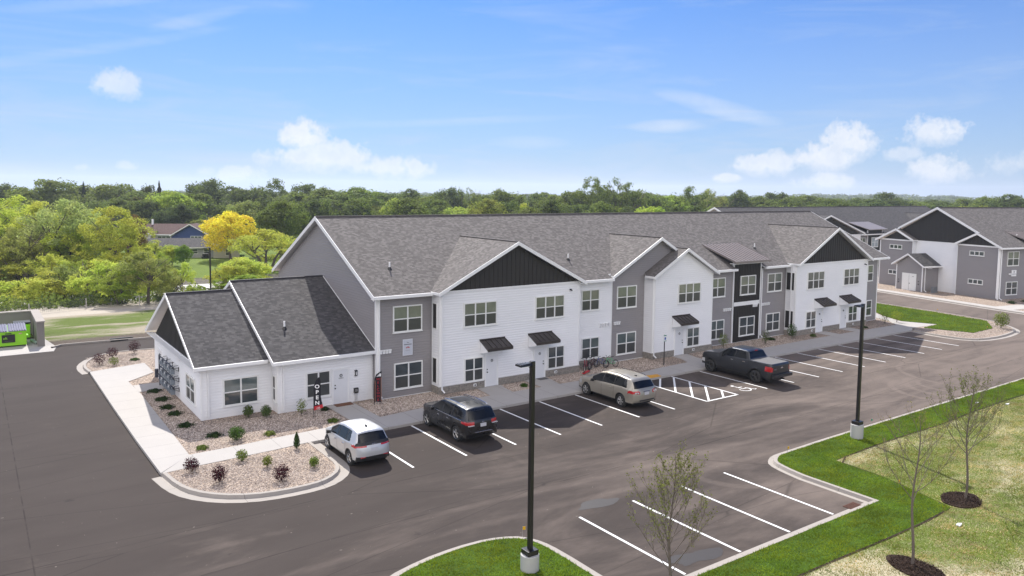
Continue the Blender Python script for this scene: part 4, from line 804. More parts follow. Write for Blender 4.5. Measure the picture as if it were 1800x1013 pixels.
mb = MB(); mb.box(-9.6, .9, 2.80, -5.55, 1.35, 2.83); mb.box(-5.86, .03, 2.80, -.06, .45, 2.83); mb.box(-9.6, .9, 2.79, -9.22, 13.7, 2.82); mb.build('soffit', M_trim, OR)
window(*OF1, -8.12, -6.28, .68, 2.14, B1, 2, M_glass_lo, M_glass_dk); window(*OF2, -3.97, -2.58, .68, 2.13, B1, 2, M_screen, M_screen)
window((-9.2, 0), (0, 1), (-1, 0), 2.48, 4.45, .62, 2.04, B1, 2, M_glass_lo, M_screen)
window((-5.5, 0), (0, 1), (-1, 0), .66, 1.16, .7, 2.1, B1, 1, M_winside, M_winside)
door(*OF2, -2.40, -1.55, 2.05, B1, 0, 'O', 'OFFICE'); door((-9.2, 0), (0, -1), (-1, 0), -12.05, -11.15, 1.95, B1, 1)
for x, y in ((-8.86, 1.28), (-5.22, .38)): downspout(B1, x, y, .0, 2.85, (0, -1, 0), False)
mb = MB(); mb.box(-1.14, .36, 1.58, -1.0, .46, 1.62); mb.box(-1.14, .3, 1.86, -1.0, .46, 1.92); mb.box(-1.13, .31, 1.62, -1.11, .33, 1.86); mb.box(-1.03, .31, 1.62, -1.01, .33, 1.86); mb.box(-1.11, .43, 1.6, -1.03, .46, 1.9); mb.box(-1.1, .35, 1.63, -1.04, .4, 1.8, 1); mb.build('wall_lamp', [M_black, M_trim], B1)
mb = MB(); mb.box(-1.2, .3, .62, -.96, .44, .90); mb.box(-1.14, .38, .1, -1.12, .4, .62, 1); mb.box(-1.03, .38, .1, -1.01, .4, .62, 1); mb.box(-1.16, .295, .70, -1.0, .3, .84, 1); mb.build('utility_box', [M_black, M_metal], B1)
mb = MB(); mb.box(-9.32, 5.25, 2.55, -9.2, 5.75, 2.85)
for i in range(3): mb.box(-9.42, 5.28 + i * .16, 2.5, -9.3, 5.40 + i * .16, 2.72)
mb.build('flood_light', M_trim, B1)
MB().box(-2.45, -.18, .134, -1.45, .36, .155).build('x', simple('coir', (.14, .06, .03), .95, var=.3, sc=20)); dm = bpy.data.objects['x']; dm.name = 'doormat'; tag(dm, 'brown coir doormat in front of the office door', 'doormat')
MB().box(10.65, -1.5, .135, 11.35, -1.02, .15).build('x', simple('grey_mat', (.10, .095, .09), .95)); dm = bpy.data.objects['x']; dm.name = 'doormat'; tag(dm, 'dark grey doormat at the second apartment door from the left', 'doormat')

# gas meters on the left office wall
GM = thing('gas_meter_bank', 'grey bank of gas meters and pipes on the left white office wall', 'gas meters', (-9.22, 0, 0))
m_gm = simple('meter_grey', (.20, .23, .26), .5, .2, .15, 6); m_pipe = simple('pipe_grey', (.055, .058, .075), .45, .4, .15, 6)
mb = MB(); mb.tube((-.32, 10.1, .25), (-.32, 10.1, 2.0), .05); mb.tube((-.32, 10.1, 2.0), (-.32, 9.85, 2.05), .05)
for z in (1.95, 1.35, .78): mb.tube((-.32, 10.1, z), (-.32, 6.35, z), .04)
mb.tube((-.32, 10.1, .8), (-.45, 10.35, .8), .05); mb.tube((-.45, 10.35, .6), (-.45, 10.35, 1.1), .11, n=12); mb.tube((-.32, 10.1, .25), (-.32, 10.1, .05), .04)
mb.build('manifold_pipe', m_pipe, GM)
mb = MB()
for z in (1.95, 1.35, .78):
    for y in (6.3, 7.9, 9.4): mb.box(-.36, y, z - .06, 0, y + .04, z - .03); mb.box(-.04, y, z - .25, 0, y + .04, z); mb.tube((-.34, y + .02, z - .04), (-.02, y + .02, z - .24), .014, n=5)
mb.build('wall_bracket', M_black, GM, split=True)
for z in (1.95, 1.35, .78):
    for i in range(7):
        y = 9.55 - i * .5; mb = MB(); mb.box(-.42, y - .11, z - .42, -.2, y + .11, z - .14); mb.tube((-.31, y, z - .43), (-.31, y, z - .36), .09, n=10); mb.tube((-.43, y, z - .26), (-.41, y, z - .26), .06, n=10)
        o = mb.build('gas_meter', m_gm, GM, bevel=.02); q = MB(); q.path([(-.32, y + .07, z), (-.42, y + .07, z + .02), (-.44, y + .07, z - .12)], .018, 6); q.path([(-.28, y - .08, z - .15), (-.24, y - .1, z + .05), (-.02, y - .1, z + .07)], .016, 6); q.build('meter_pipe', M_white_pvc if i % 2 else m_pipe, o, split=True)

# ---------------------------------------------------------------- second and third apartment buildings
TB = R(-12)
B2 = thing('apartment_building', 'grey and white building across the side road with an entry porch below a dark gable', 'apartment building', (78.6, -.15, -.05), TB)
LW = ((0, 0), (0, 1), (-1, 0))     # end wall, u = y
def lf(x): return ((x, 0), (0, 1), (-1, 0))
siding('grey_siding', *lf(-.5), [(0, .12), (5.3, .12), (5.3, 6.15), (0, 6.15)], M_gray, B2, .16); siding('grey_siding', *lf(-.5), [(11.5, .12), (16.5, .12), (16.5, 6.15), (11.5, 6.15)], M_gray, B2, .16)
siding('white_siding', *lf(0), [(5.3, .12), (11.5, .12), (11.5, 6.3), (5.3, 6.3)], M_white, B2, .16)
siding('grey_siding', (0, 5.3), (1, 0), (0, 1), [(-.5, .12), (0, .12), (0, 6.2), (-.5, 6.2)], M_gray, B2); siding('white_siding', (0, 11.5), (1, 0), (0, -1), [(-.5, .12), (0, .12), (0, 6.2), (-.5, 6.2)], M_white, B2)
batten('dark_gable', *lf(0), [(.3, 6.3), (16.2, 6.3), (8.4, 10.5)], B2, step=.4); batten('dark_gable', *lf(-.5), [(.35, 6.3), (5.0, 6.3), (2.65, 7.5)], B2, step=.4); batten('dark_gable', *lf(-.5), [(11.8, 6.3), (16.1, 6.3), (13.9, 7.4)], B2, step=.4)
siding('grey_siding', *front_frame(0), [(-.5, .12), (5.1, .12), (5.1, 6.1), (-.5, 6.1)], M_gray, B2, .16)
batten('dark_panel', *front_frame(-.05), [(5.1, .12), (8.6, .12), (8.6, 3.06), (5.1, 3.06)], B2); batten('dark_panel', *front_frame(-.05), [(5.1, 3.37), (8.6, 3.37), (8.6, 6.6), (5.1, 6.6)], B2)
siding('grey_siding', *front_frame(0), [(8.6, .12), (30, .12), (30, 6.1), (8.6, 6.1)], M_gray, B2, .16)
mb = MB(); mb.box(-.56, -.05, .1, -.45, .06, 6.1); mb.box(-.56, 5.24, .1, -.5, 5.34, 6.2); mb.box(-.56, 11.46, .1, -.5, 11.56, 6.2); mb.box(-.56, 16.42, .1, -.48, 16.55, 6.1); mb.box(-.56, 0, 6.15, -.5, 5.3, 6.32); mb.box(-.56, 11.5, 6.15, -.5, 16.5, 6.32); mb.box(-.05, 5.3, 6.2, 0, 11.5, 6.33)
mb.box(5.0, -.12, .1, 5.1, 0, 6.5); mb.box(8.6, -.12, .1, 8.7, 0, 6.5); mb.box(5.1, -.12, 3.06, 8.6, -.03, 3.37); mb.build('band_trim', M_trim, B2, split=True)
mb = MB(); sB = (10.62 - 6.2) / 8.9; mb.slab([(-.45, -.5, 6.2), (30.5, -.5, 6.2), (30.5, 8.4, 10.62), (-.45, 8.4, 10.62)], .13); mb.slab([(-.45, 8.4, 10.62), (30.5, 8.4, 10.62), (30.5, 17.0, 6.25), (-.45, 17.0, 6.25)], .13)
mb.slab([(-.9, -.5, 6.2), (-.9, 2.65, 7.76), (-.4, 2.65, 7.76), (-.4, -.5, 6.2)], .12); mb.slab([(-.9, 2.65, 7.76), (-.9, 5.55, 6.34), (.0, 5.55, 6.34), (.0, 2.65, 7.76)], .12); mb.slab([(-.9, 11.2, 6.38), (-.9, 13.9, 7.7), (.0, 13.9, 7.7), (.0, 11.2, 6.38)], .12); mb.slab([(-.9, 13.9, 7.7), (-.9, 17.0, 6.2), (-.4, 17.0, 6.2), (-.4, 13.9, 7.7)], .12)
mb.box(-.45, 8.3, 10.6, 30.5, 8.5, 10.66, 2); R2 = mb.build('main_roof', [M_roof, M_trim, M_ridge], B2, uv=True)
mb = MB()
for a, b in (((-.93, -.52, 6.22), (-.93, 2.65, 7.8)), ((-.93, 5.57, 6.36), (-.93, 2.65, 7.8)), ((-.93, 11.18, 6.4), (-.93, 13.9, 7.74)), ((-.93, 17.02, 6.22), (-.93, 13.9, 7.74))): mb.beam(a, b, .26, (1, 0), .03)
mb.beam((-.5, 2.6, 7.74), (-.5, 8.4, 10.66), .28, (1, 0), .04); mb.beam((-.5, 13.9, 7.9), (-.5, 8.4, 10.66), .28, (1, 0), .04); mb.build('rake_trim', M_trim, R2, split=True)
gutter(R2, (-.9, -.62, 6.2), (5.2, -.62, 6.2), (0, 1)); gutter(R2, (8.6, -.62, 6.2), (30, -.62, 6.2), (0, 1)); vent_pipe(R2, 4.6, 1.6, 7.2)
mb = MB(); mb.slab([(4.2, -.7, 6.75), (9.2, -.7, 6.75), (9.6, 3.2, 7.95), (4.2, 3.2, 7.95)], .1)
for i in range(13): x = 4.2 + i * .41; mb.hexa([(x, -.7, 6.75), (x + .03, -.7, 6.75), (x + .03, 3.2, 7.95), (x, 3.2, 7.95)], [(x, -.7, 6.8), (x + .03, -.7, 6.8), (x + .03, 3.2, 8.0), (x, 3.2, 8.0)])
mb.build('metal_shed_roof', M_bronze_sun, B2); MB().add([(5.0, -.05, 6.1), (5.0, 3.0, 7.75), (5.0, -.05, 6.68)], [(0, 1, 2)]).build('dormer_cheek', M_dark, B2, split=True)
for y0, y1 in ((1.85, 3.7), (13.1, 15.0)):
    for z0, z1 in ((5.05, 5.6), (1.68, 2.25)): window(*lf(-.5), y0, y1, z0, z1, B2, 3, rail=False, lo=M_glass_dk)
for z0, z1 in ((4.05, 5.72), (.66, 2.2)): window(*front_frame(0), .75, 2.75, z0, z1, B2, 2, M_glass_up if z0 > 3 else M_glass_dk); window(*front_frame(-.05), 5.9, 7.8, z0, z1, B2, 2, M_glass_up if z0 > 3 else M_glass_dk)
mb = MB(); mb.box(-.68, .05, .3, -.56, .13, 6.1); mb.box(-.4, -.14, .3, -.3, -.06, 6.1); mb.tube((-.35, -.1, .35), (-.3, -.4, .15), .045); mb.build('downspout', M_trim, B2)
# porch
Q0, Q1, QX = 8.1, 11.9, -2.75
siding('grey_siding', *lf(QX), [(Q0, .12), (Q1, .12), (Q1, 3.4), (10.0, 4.5), (Q0, 3.4)], M_gray, B2, .16, label='grey siding of the entry porch'); siding('grey_siding', (0, Q0), (1, 0), (0, -1), [(QX, .12), (0, .12), (0, 3.3), (QX, 3.3)], M_gray, B2, .16)
siding('grey_siding', (0, Q1), (1, 0), (0, 1), [(QX, .12), (0, .12), (0, 3.3), (QX, 3.3)], M_gray, B2, .16)
mb = MB(); mb.slab([(QX - .45, Q0 - .45, 3.36), (0, Q0 - .45, 3.36), (0, 10, 4.78), (QX - .45, 10, 4.78)][::1], .12); mb.slab([(QX - .45, 10, 4.78), (0, 10, 4.78), (0, Q1 + .45, 3.36), (QX - .45, Q1 + .45, 3.36)], .12)
pr = mb.build('porch_roof', [M_roof_dk, M_trim], B2, uv=True); mb = MB(); mb.beam((QX - .48, Q0 - .47, 3.38), (QX - .48, 10, 4.82), .2, (1, 0), .03); mb.beam((QX - .48, Q1 + .47, 3.38), (QX - .48, 10, 4.82), .2, (1, 0), .03); mb.build('rake_trim', M_trim, pr, split=True); gutter(pr, (QX - .4, Q0 - .55, 3.36), (0, Q0 - .55, 3.36), (0, 1))
mb = MB(); mb.box(QX - .04, Q0 - .03, .1, QX, Q0 + .1, 3.3); mb.box(QX - .04, Q1 - .1, .1, QX, Q1 + .03, 3.3); mb.box(QX + .3, Q0 - .1, .3, QX + .4, Q0 - .03, 3.2); mb.tube((QX + .35, Q0 - .06, .35), (QX + .35, Q0 - .35, .15), .045); mb.build('porch_trim', M_trim, B2)
mb = MB(); mb.obox(*lf(QX), 8.95, 11.0, .12, 2.3, .01, .05); dd = mb.build('double_door', M_frame, B2); mb = MB(); mb.obox(*lf(QX), 9.97, 9.99, .2, 2.2, .05, .055); mb.obox(*lf(QX), 9.85, 9.9, 1.0, 1.1, .05, .1); mb.obox(*lf(QX), 9.3, 9.5, 1.9, 1.95, .05, .06); mb.build('door_hardware', M_black, dd)
mb = MB()
for y in (8.55, 11.45): mb.obox(*lf(QX), y, y + .1, 1.0, 1.12, 0, .08); mb.obox(*lf(QX), y, y + .1, 1.35, 1.45, 0, .08)
mb.build('door_controls', M_black, B2, split=True); mb = MB()
for i in range(3): mb.box(QX + .7 + i * .25, Q0 - .25, 3.0, QX + .85 + i * .25, Q0 - .05, 3.12)
mb.build('flood_light', M_trim, B2)
bs = thing('number_sign', 'white number sign on the grey wall of the far right building', 'sign'); bs.parent = None
dv = Vector((math.cos(TB), math.sin(TB), 0)); nv = Vector((math.sin(TB), -math.cos(TB), 0)); bs.location = Vector((78.6, -.15, 0)) + dv * 1.95 + nv * .06; bs.rotation_euler = (0, 0, TB)
mb = MB(); mb.box(-.4, -.05, 2.95, .42, 0, 3.5); mb.box(-.45, -.08, 2.78, .38, 0, 2.93); mb.box(-.85, -.08, 2.98, -.5, 0, 3.14); mb.build('sign_panel', M_trim, bs); text_mesh('sign_lettering', '30', .26, M_dark, bs, (0, -.055, 3.28), (R(90), 0, 0), .003)
mb = MB(); mb.box(-.32, -.055, 3.02, .3, -.05, 3.07); mb.build('sign_line', M_dark, bs)
eb = MB(); eb.box(-.4, -.25, 0, .4, .25, .12); eb.box(-.35, -.2, .12, .35, .2, .75); o = eb.build('utility_cabinet', simple('cabinet_grey', (.16, .17, .18), .5), None, bevel=.03); o.location = (78.3, 7.2, .06); o.rotation_euler = (0, 0, TB); tag(o, 'small grey utility cabinet beside the porch of the far building', 'utility cabinet')

B3 = thing('apartment_building', 'farthest grey apartment building whose long dark roof shows behind the main roof', 'apartment building', (74, 29.3, -.55))
siding('grey_siding', *front_frame(0), [(0, .1), (62, .1), (62, 6.1), (0, 6.1)], M_gray, B3, .2); siding('grey_siding', (0, 0), (0, 1), (-1, 0), [(0, .1), (17, .1), (17, 6.1), (8.5, 10.1), (0, 6.1)], M_gray, B3, .2)
mb = MB(); mb.slab([(-.4, -.5, 6.2), (62.4, -.5, 6.2), (62.4, 8.6, 10.42), (-.4, 8.6, 10.42)], .13); mb.slab([(-.4, 8.6, 10.42), (62.4, 8.6, 10.42), (62.4, 17.6, 6.2), (-.4, 17.6, 6.2)], .13); mb.box(-.4, 8.5, 10.4, 62.4, 8.7, 10.46, 2)
R3 = mb.build('main_roof', [M_roof_dk, M_trim, M_ridge], B3, uv=True); mb = MB(); mb.beam((-.45, -.5, 6.2), (-.45, 8.6, 10.46), .26, (1, 0), .04); mb.beam((-.45, 17.6, 6.2), (-.45, 8.6, 10.46), .26, (1, 0), .04); mb.build('rake_trim', M_trim, R3, split=True); gutter(R3, (-.4, -.6, 6.2), (62.4, -.6, 6.2), (0, 1))
def ryC(z): return (z - 6.2) / .464 - .5
gable_roof(B3, 14.6, 9.4, 5.0, 6.5, 24.2, 6.5, -1.3, ryC, M_roof_dk); siding('white_siding', *front_frame(-.9), [(5.6, .1), (23.6, .1), (23.6, 6.3), (5.6, 6.3)], M_white, B3, .2); batten('dark_gable', *front_frame(-.92), [(6.2, 6.4), (23.0, 6.4), (14.6, 9.1)], B3, step=.4)
gable_roof(B3, 50, 9.3, 44, 6.3, 56, 6.3, -1.3, ryC, M_roof_dk); siding('white_siding', *front_frame(-.9), [(44.6, .1), (55.4, .1), (55.4, 6.3), (44.6, 6.3)], M_white, B3, .2); batten('dark_gable', *front_frame(-.92), [(45, 6.3), (55.2, 6.3), (50, 9.0)], B3, step=.4)
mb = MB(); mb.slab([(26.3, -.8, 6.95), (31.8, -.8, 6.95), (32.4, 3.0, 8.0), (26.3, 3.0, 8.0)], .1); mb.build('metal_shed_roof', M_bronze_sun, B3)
batten('dark_panel', *front_frame(-.12), [(27, .1), (31.2, .1), (31.2, 3.0), (27, 3.0)], B3, step=.3); batten('dark_panel', *front_frame(-.12), [(27, 3.4), (31.2, 3.4), (31.2, 6.8), (27, 6.8)], B3, step=.3)
mb = MB(); mb.box(26.9, -.2, 3.0, 31.3, -.1, 3.4); mb.box(26.88, -.2, .1, 27, 0, 6.8); mb.box(31.2, -.2, .1, 31.32, 0, 6.8); mb.build('panel_trim', M_trim, B3, split=True)
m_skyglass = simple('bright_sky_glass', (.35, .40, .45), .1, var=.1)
for z0, z1 in ((4.0, 5.6), (.7, 2.25)):
    window(*front_frame(-.14), 28.1, 30.1, z0, z1, B3, 2, m_skyglass, m_skyglass)
    for x in (24.6, 36): window(*front_frame(0), x, x + 1.9, z0, z1, B3, 2, M_glass_dk, M_screen)

# ---------------------------------------------------------------- light poles
def light_pole(loc, label, h, base_h, arm=-1, base_r=.30):
    t = thing('street_lamp', label, 'street lamp', loc, 0, None)
    mb = MB(); mb.tube((0, 0, 0), (0, 0, base_h), base_r, base_r, 28); mb.build('concrete_footing', M_conc_base, t, smooth=False, bevel=.02)
    mb = MB(); mb.box(-.2, -.2, base_h, .2, .2, base_h + .16); mb.build('base_cover', M_black, t, bevel=.01)
    mb = MB(); mb.box(-.068, -.068, base_h + .16, .068, .068, h); mb.build('pole', M_black, t, bevel=.006)
    mb = MB(); mb.hexa([(-.55, -.16, h - .11), (-.07, -.12, h - .11), (-.07, .12, h - .11), (-.55, .16, h - .11)], [(-.55, -.14, h - .05), (-.07, -.06, h - .03), (-.07, .06, h - .03), (-.55, .14, h - .05)]); mb.box(-.10, -.05, h - .2, -.06, .05, h - .02)
    for i in range(4): mb.box(-.5 + i * .1, -.12, h - .05, -.49 + i * .1, .12, h - .035)
    hd = mb.build('lamp_head', M_black, t); mb = MB(); mb.box(-.52, -.13, h - .125, -.2, .13, h - .11); mb.build('lens', simple('lamp_lens', (.6, .6, .55), .3, var=0), hd); return t
light_pole((-4.49, -20.78, .1), 'tall black light pole on a round concrete footing in the near grass island', 6.77, .55)
light_pole((16.85, -19.17, .1), 'tall black light pole on a round concrete footing in the sod strip at right', 6.72, .72)
lp = light_pole((1.5, 42.6, 0), 'thin black light pole behind the office roof by the river trees', 6.0, .3); lp.scale = (1, 1, 1)

# ---------------------------------------------------------------- dumpster corner
M_green = simple('lime_paint', (.26, .62, .012), .4, var=.1, sc=2, bump=.1, bsc=9)
en = thing('block_enclosure', 'grey concrete block wall enclosure around the green dumpster', 'enclosure', (-20, 31, 0)); en.rotation_euler = (0, 0, R(0))
mb = MB(); mb.box(5.25, -3.4, 0, 5.72, 3.2, 1.86); mb.box(-6, 2.8, 0, 5.25, 3.2, 1.86); mb.build('block_wall', M_block, en); mb = MB(); mb.box(5.2, -3.45, 1.86, 5.78, 3.26, 1.95); mb.box(-6, 2.74, 1.86, 5.2, 3.26, 1.95); mb.build('wall_cap', M_kerb, en)
du = thing('dumpster', 'lime green dumpster with ribbed lids and a black logo panel', 'dumpster', (-16.55, 29.3, .03))
mb = MB(); mb.hexa([(-1.15, -.85, .1), (1.15, -.85, .1), (1.15, .8, .1), (-1.15, .8, .1)], [(-1.15, -.85, 1.15), (1.15, -.85, 1.15), (1.15, .8, 1.45), (-1.15, .8, 1.45)]); mb.box(-1.2, -.9, 1.08, 1.2, -.85, 1.16); mb.box(1.15, -.5, .55, 1.28, .3, .75); mb.box(-1.28, -.5, .55, -1.15, .3, .75); mb.build('bin', M_green, du, bevel=.01)
for x0 in (-1.17, .02):
    mb = MB(); mb.hexa([(x0, -.92, 1.18), (x0 + 1.14, -.92, 1.18), (x0 + 1.14, .82, 1.48), (x0, .82, 1.48)], [(x0, -.92, 1.21), (x0 + 1.14, -.92, 1.21), (x0 + 1.14, .82, 1.51), (x0, .82, 1.51)])
    for i in range(7): a = x0 + .05 + i * .155; mb.hexa([(a, -.9, 1.21), (a + .09, -.9, 1.21), (a + .09, .8, 1.51), (a, .8, 1.51)], [(a + .02, -.88, 1.27), (a + .07, -.88, 1.27), (a + .07, .78, 1.57), (a + .02, .78, 1.57)])
    mb.build('lid', simple('lid_plastic', (.16, .15, .19), .28, var=.1), du)
mb = MB(); mb.box(-.42, -.875, .35, .42, -.851, .95); pn = mb.build('logo_panel', M_black, du); text_mesh('logo_lettering', 'eft', .26, M_green, pn, (-.2, -.88, .68), (R(90), 0, 0), .004); mb = MB(); mb.box(-.25, -.88, .45, .25, -.876, .47); mb.build('panel_line', simple('dim_grey', (.12, .12, .12), .5), pn)
mb = MB(); mb.box(-.2, -.915, 1.0, .2, -.90, 1.06); mb.build('latch', M_black, du); mb = MB(); mb.box(-.95, -.875, .72, -.62, -.851, .88); mb.box(.66, -.875, .95, .86, -.851, 1.02); mb.build('warning_label', simple('label_pink', (.6, .35, .3), .5), du)
g2 = thing('dumpster', 'smaller lime green bin behind the large dumpster by the block wall', 'dumpster', (-15.55, 31.7, .03)); mb = MB(); mb.hexa([(-.5, -.5, .15), (.55, -.5, .15), (.55, .6, .15), (-.5, .6, .15)], [(-.5, -.5, 1.2), (.55, -.5, 1.2), (.55, .6, 1.35), (-.5, .6, 1.35)]); mb.build('bin', M_green, g2, bevel=.02); mb = MB(); mb.box(-.55, -.55, 1.3, .6, .65, 1.38); mb.build('lid', M_black, g2)
pp = MB(); pp.tube((-14.72, 28.5, .14), (-15.0, 30.1, .14), .11, n=14); pp.tube((-14.715, 28.49, .14), (-14.72, 28.55, .14), .085, n=12, m=1); tag(pp.build('drain_pipe', [simple('pipe_green', (.35, .42, .38), .5), M_black]), 'pale pipe lying on the slab beside the dumpster', 'pipe')

# ---------------------------------------------------------------- fence
fn = thing('wire_fence', 'low wire fence on pale posts in front of the river trees', 'fence', (0, 0, 0)); mw = simple('fence_mesh', (.05, .07, .05), .6, .2, var=.1)
fx = [(-40, 43.5), (-27, 44.3), (-20.5, 44.8), (-14.3, 45.2), (-9.4, 46.6), (-4.7, 45.9), (2, 46), (9, 46), (16, 46), (24, 46), (34, 46)]
for x, y in fx:
    mb = MB(); mb.tube((x, y, -.05), (x, y, 1.0), .05, n=7); mb.build('fence_post', simple('post_wood', (.42, .40, .36), .8) if 'post_wood' not in MATS else MATS['post_wood'], fn)
mb = MB()
for (x0, y0), (x1, y1) in zip(fx[:-1], fx[1:]):
    for z in (.08, .22, .36, .5, .64, .78, .92): mb.tube((x0, y0, z), (x1, y1, z), .009, n=4, cap=False)
    L_ = math.hypot(x1 - x0, y1 - y0); n = int(L_ / .16)
    for i in range(n): t = i / n; mb.tube((x0 + (x1 - x0) * t, y0 + (y1 - y0) * t, .02), (x0 + (x1 - x0) * t, y0 + (y1 - y0) * t, .95), .007, n=3, cap=False)
mb.build('wire_mesh', mw, fn, fix=False)

# ---------------------------------------------------------------- banners, sign, flags, litter
def pad_(o, loc): o.location = loc
fb = thing('feather_flag', 'black feather flag reading OPEN standing in the gravel before the office window', 'banner flag', (-4.16, -1.18, .1), R(-28)); fb.scale = (1.2, 1.2, 1.08)
MB().path([(0, 0, 0), (0, 0, 1.3), (.04, 0, 1.62), (.13, 0, 1.86), (.24, 0, 1.98)], .013, 6).build('flag_pole', M_black, fb)
pts = [(.0, .38), (.0, 1.3), (.04, 1.62), (.13, 1.86), (.24, 1.98), (.30, 1.7), (.30, 1.35), (.33, 1.0), (.36, .75), (.42, .60)]
def ribbon(rows, mat, name, parent, y0=0):
    mb = MB(); n = len(rows)
    for i in range(n - 1):
        (xa, xb, z, s), (xc, xd, z2, s2) = rows[i], rows[i + 1]
        for sgn in (0,):
            m = 6
            for k in range(m):
                t0, t1 = k / m, (k + 1) / m; f = lambda a, b, t: a + (b - a) * t; w = lambda t, q: .03 * math.sin(t * 5 + q * 3)
                mb.poly([(f(xc, xd, t0), y0 + w(t0, z2), z2 + s2 * t0), (f(xc, xd, t1), y0 + w(t1, z2), z2 + s2 * t1), (f(xa, xb, t1), y0 + w(t1, z), z + s * t1), (f(xa, xb, t0), y0 + w(t0, z), z + s * t0)])
    return mb.build(name, mat, parent, fix=True)
M_blackcloth = simple('black_cloth', (.012, .011, .018), .8, var=.1); M_redcloth = simple('red_cloth', (.48, .02, .03), .8, var=.1)
ribbon([(.24, .27, 1.98, 0), (.12, .30, 1.86, 0), (.04, .31, 1.62, 0), (0, .31, 1.3, 0), (0, .31, 1.0, .02), (0, .34, .75, .06), (0, .38, .52, .12)], M_blackcloth, 'flag_cloth', fb); ribbon([(0, .38, .52, .12), (0, .41, .32, .16)], M_redcloth, 'red_hem', fb)
for i, ch in enumerate('OPEN'): text_mesh('flag_letter', ch, .25, M_trim, fb, (.16, -.036, 1.52 - i * .27), (R(90), 0, 0), .003, True, sx=1.0)
text_mesh('flag_letter', 'YES', .11, M_trim, fb, (.2, -.038, .46), (R(90), R(-20), 0), .003)
f2 = thing('feather_flag', 'tall black flag with red vertical lettering at the corner of the grey wall', 'banner flag', (-.53, -.84, .1), R(-20)); f2.scale = (1.2, 1.2, 1.08)
MB().path([(0, 0, 0), (0, 0, 1.1), (.03, 0, 1.4), (.12, 0, 1.62), (.34, 0, 1.78)], .016, 6).build('flag_pole', M_black, f2)
ribbon([(.30, .34, 1.76, 0), (.12, .34, 1.62, 0), (.03, .34, 1.4, 0), (0, .34, 1.1, 0), (0, .34, .6, 0), (.0, .34, .16, 0)], M_blackcloth, 'flag_cloth', f2)
ribbon([(.24, .32, 1.66, 0), (.10, .32, 1.5, 0)], M_trim, 'white_tip', f2, -.012)
for i, ch in enumerate('WELCOME'): text_mesh('flag_letter', ch, .17, M_redcloth, f2, (.18, -.04, 1.36 - i * .18), (R(90), 0, 0), .004)
mb = MB(); mb.box(.035, -.03, .2, .05, -.028, 1.3); mb.box(.31, -.03, .2, .325, -.028, 1.45); mb.build('flag_stripe', simple('orange_edge', (.55, .25, .15), .7), f2)
ad = thing('parking_sign', 'reserved accessible parking sign on a black post by the sidewalk', 'sign', (20.7, -2.55, .1)); MB().tube((0, 0, 0), (0, 0, 2.12), .035, n=8).build('sign_post', M_black, ad)
mb = MB(); mb.box(-.15, -.06, 1.65, .15, -.04, 2.12); pl_ = mb.build('sign_plate', M_trim, ad); mb = MB(); mb.box(-.13, -.064, 2.04, .13, -.061, 2.10); mb.box(-.13, -.064, 1.67, .13, -.061, 1.71); mb.build('sign_band', simple('sign_green', (.02, .2, .12), .5), pl_); mb = MB(); mb.box(-.07, -.066, 1.78, .07, -.061, 1.95); mb.build('sign_emblem', M_blue, pl_)
def mflag(x, y, c, lab, z=.12):
    mb = MB(); mb.tube((x, y, z), (x, y, z + .35), .006, n=4); mb.add([(x, y, z + .35), (x + .13, y, z + .33), (x + .12, y, z + .22), (x, y, z + .24), (x, y + .01, z + .35), (x + .13, y + .01, z + .33), (x + .12, y + .01, z + .22), (x, y + .01, z + .24)], [(0, 1, 2, 3), (7, 6, 5, 4), (0, 4, 5, 1), (2, 6, 7, 3), (1, 5, 6, 2)], 1)
    tag(mb.build('marker_flag', [M_metal, c]), lab, 'marker flag', 'small utility marker flags')
m_yf = simple('yellow_plastic', (.75, .42, .0), .5, var=0); m_gf = simple('green_plastic', (.0, .30, .16), .5, var=0)
mflag(-3.3, -18.75, m_yf, 'small yellow marker flag at the tip of the near grass island'); mflag(11.9, -18.7, m_yf, 'small yellow marker flag at the kerb corner of the sod'); mflag(12.1, -23.8, m_yf, 'small yellow marker flag at the sod corner beside the saplings'); mflag(19.4, -18.45, m_gf, 'small green marker flag at the kerb right of the light pole')
mflag(62.2, -1.0, m_yf, 'small yellow marker flag on the far grass island edge'); mflag(55.5, -8.6, m_yf, 'small yellow marker flag at the front of the far grass island')
for x, y, l in ((10.4, -27.0, 'white scrap of litter on the patchy lawn between the two saplings'), (28.6, -19.6, 'white scrap of litter on the sod strip'), (29.9, -20.7, 'white scrap of litter at the far edge of the sod')):
    mb = MB(); mb.hexa([(x, y, .12), (x + .22, y + .03, .12), (x + .2, y + .17, .12), (x - .02, y + .13, .12)], [(x, y, .16), (x + .22, y + .03, .19), (x + .2, y + .17, .15), (x - .02, y + .13, .17)]); tag(mb.build('litter', M_trim), l, 'litter')

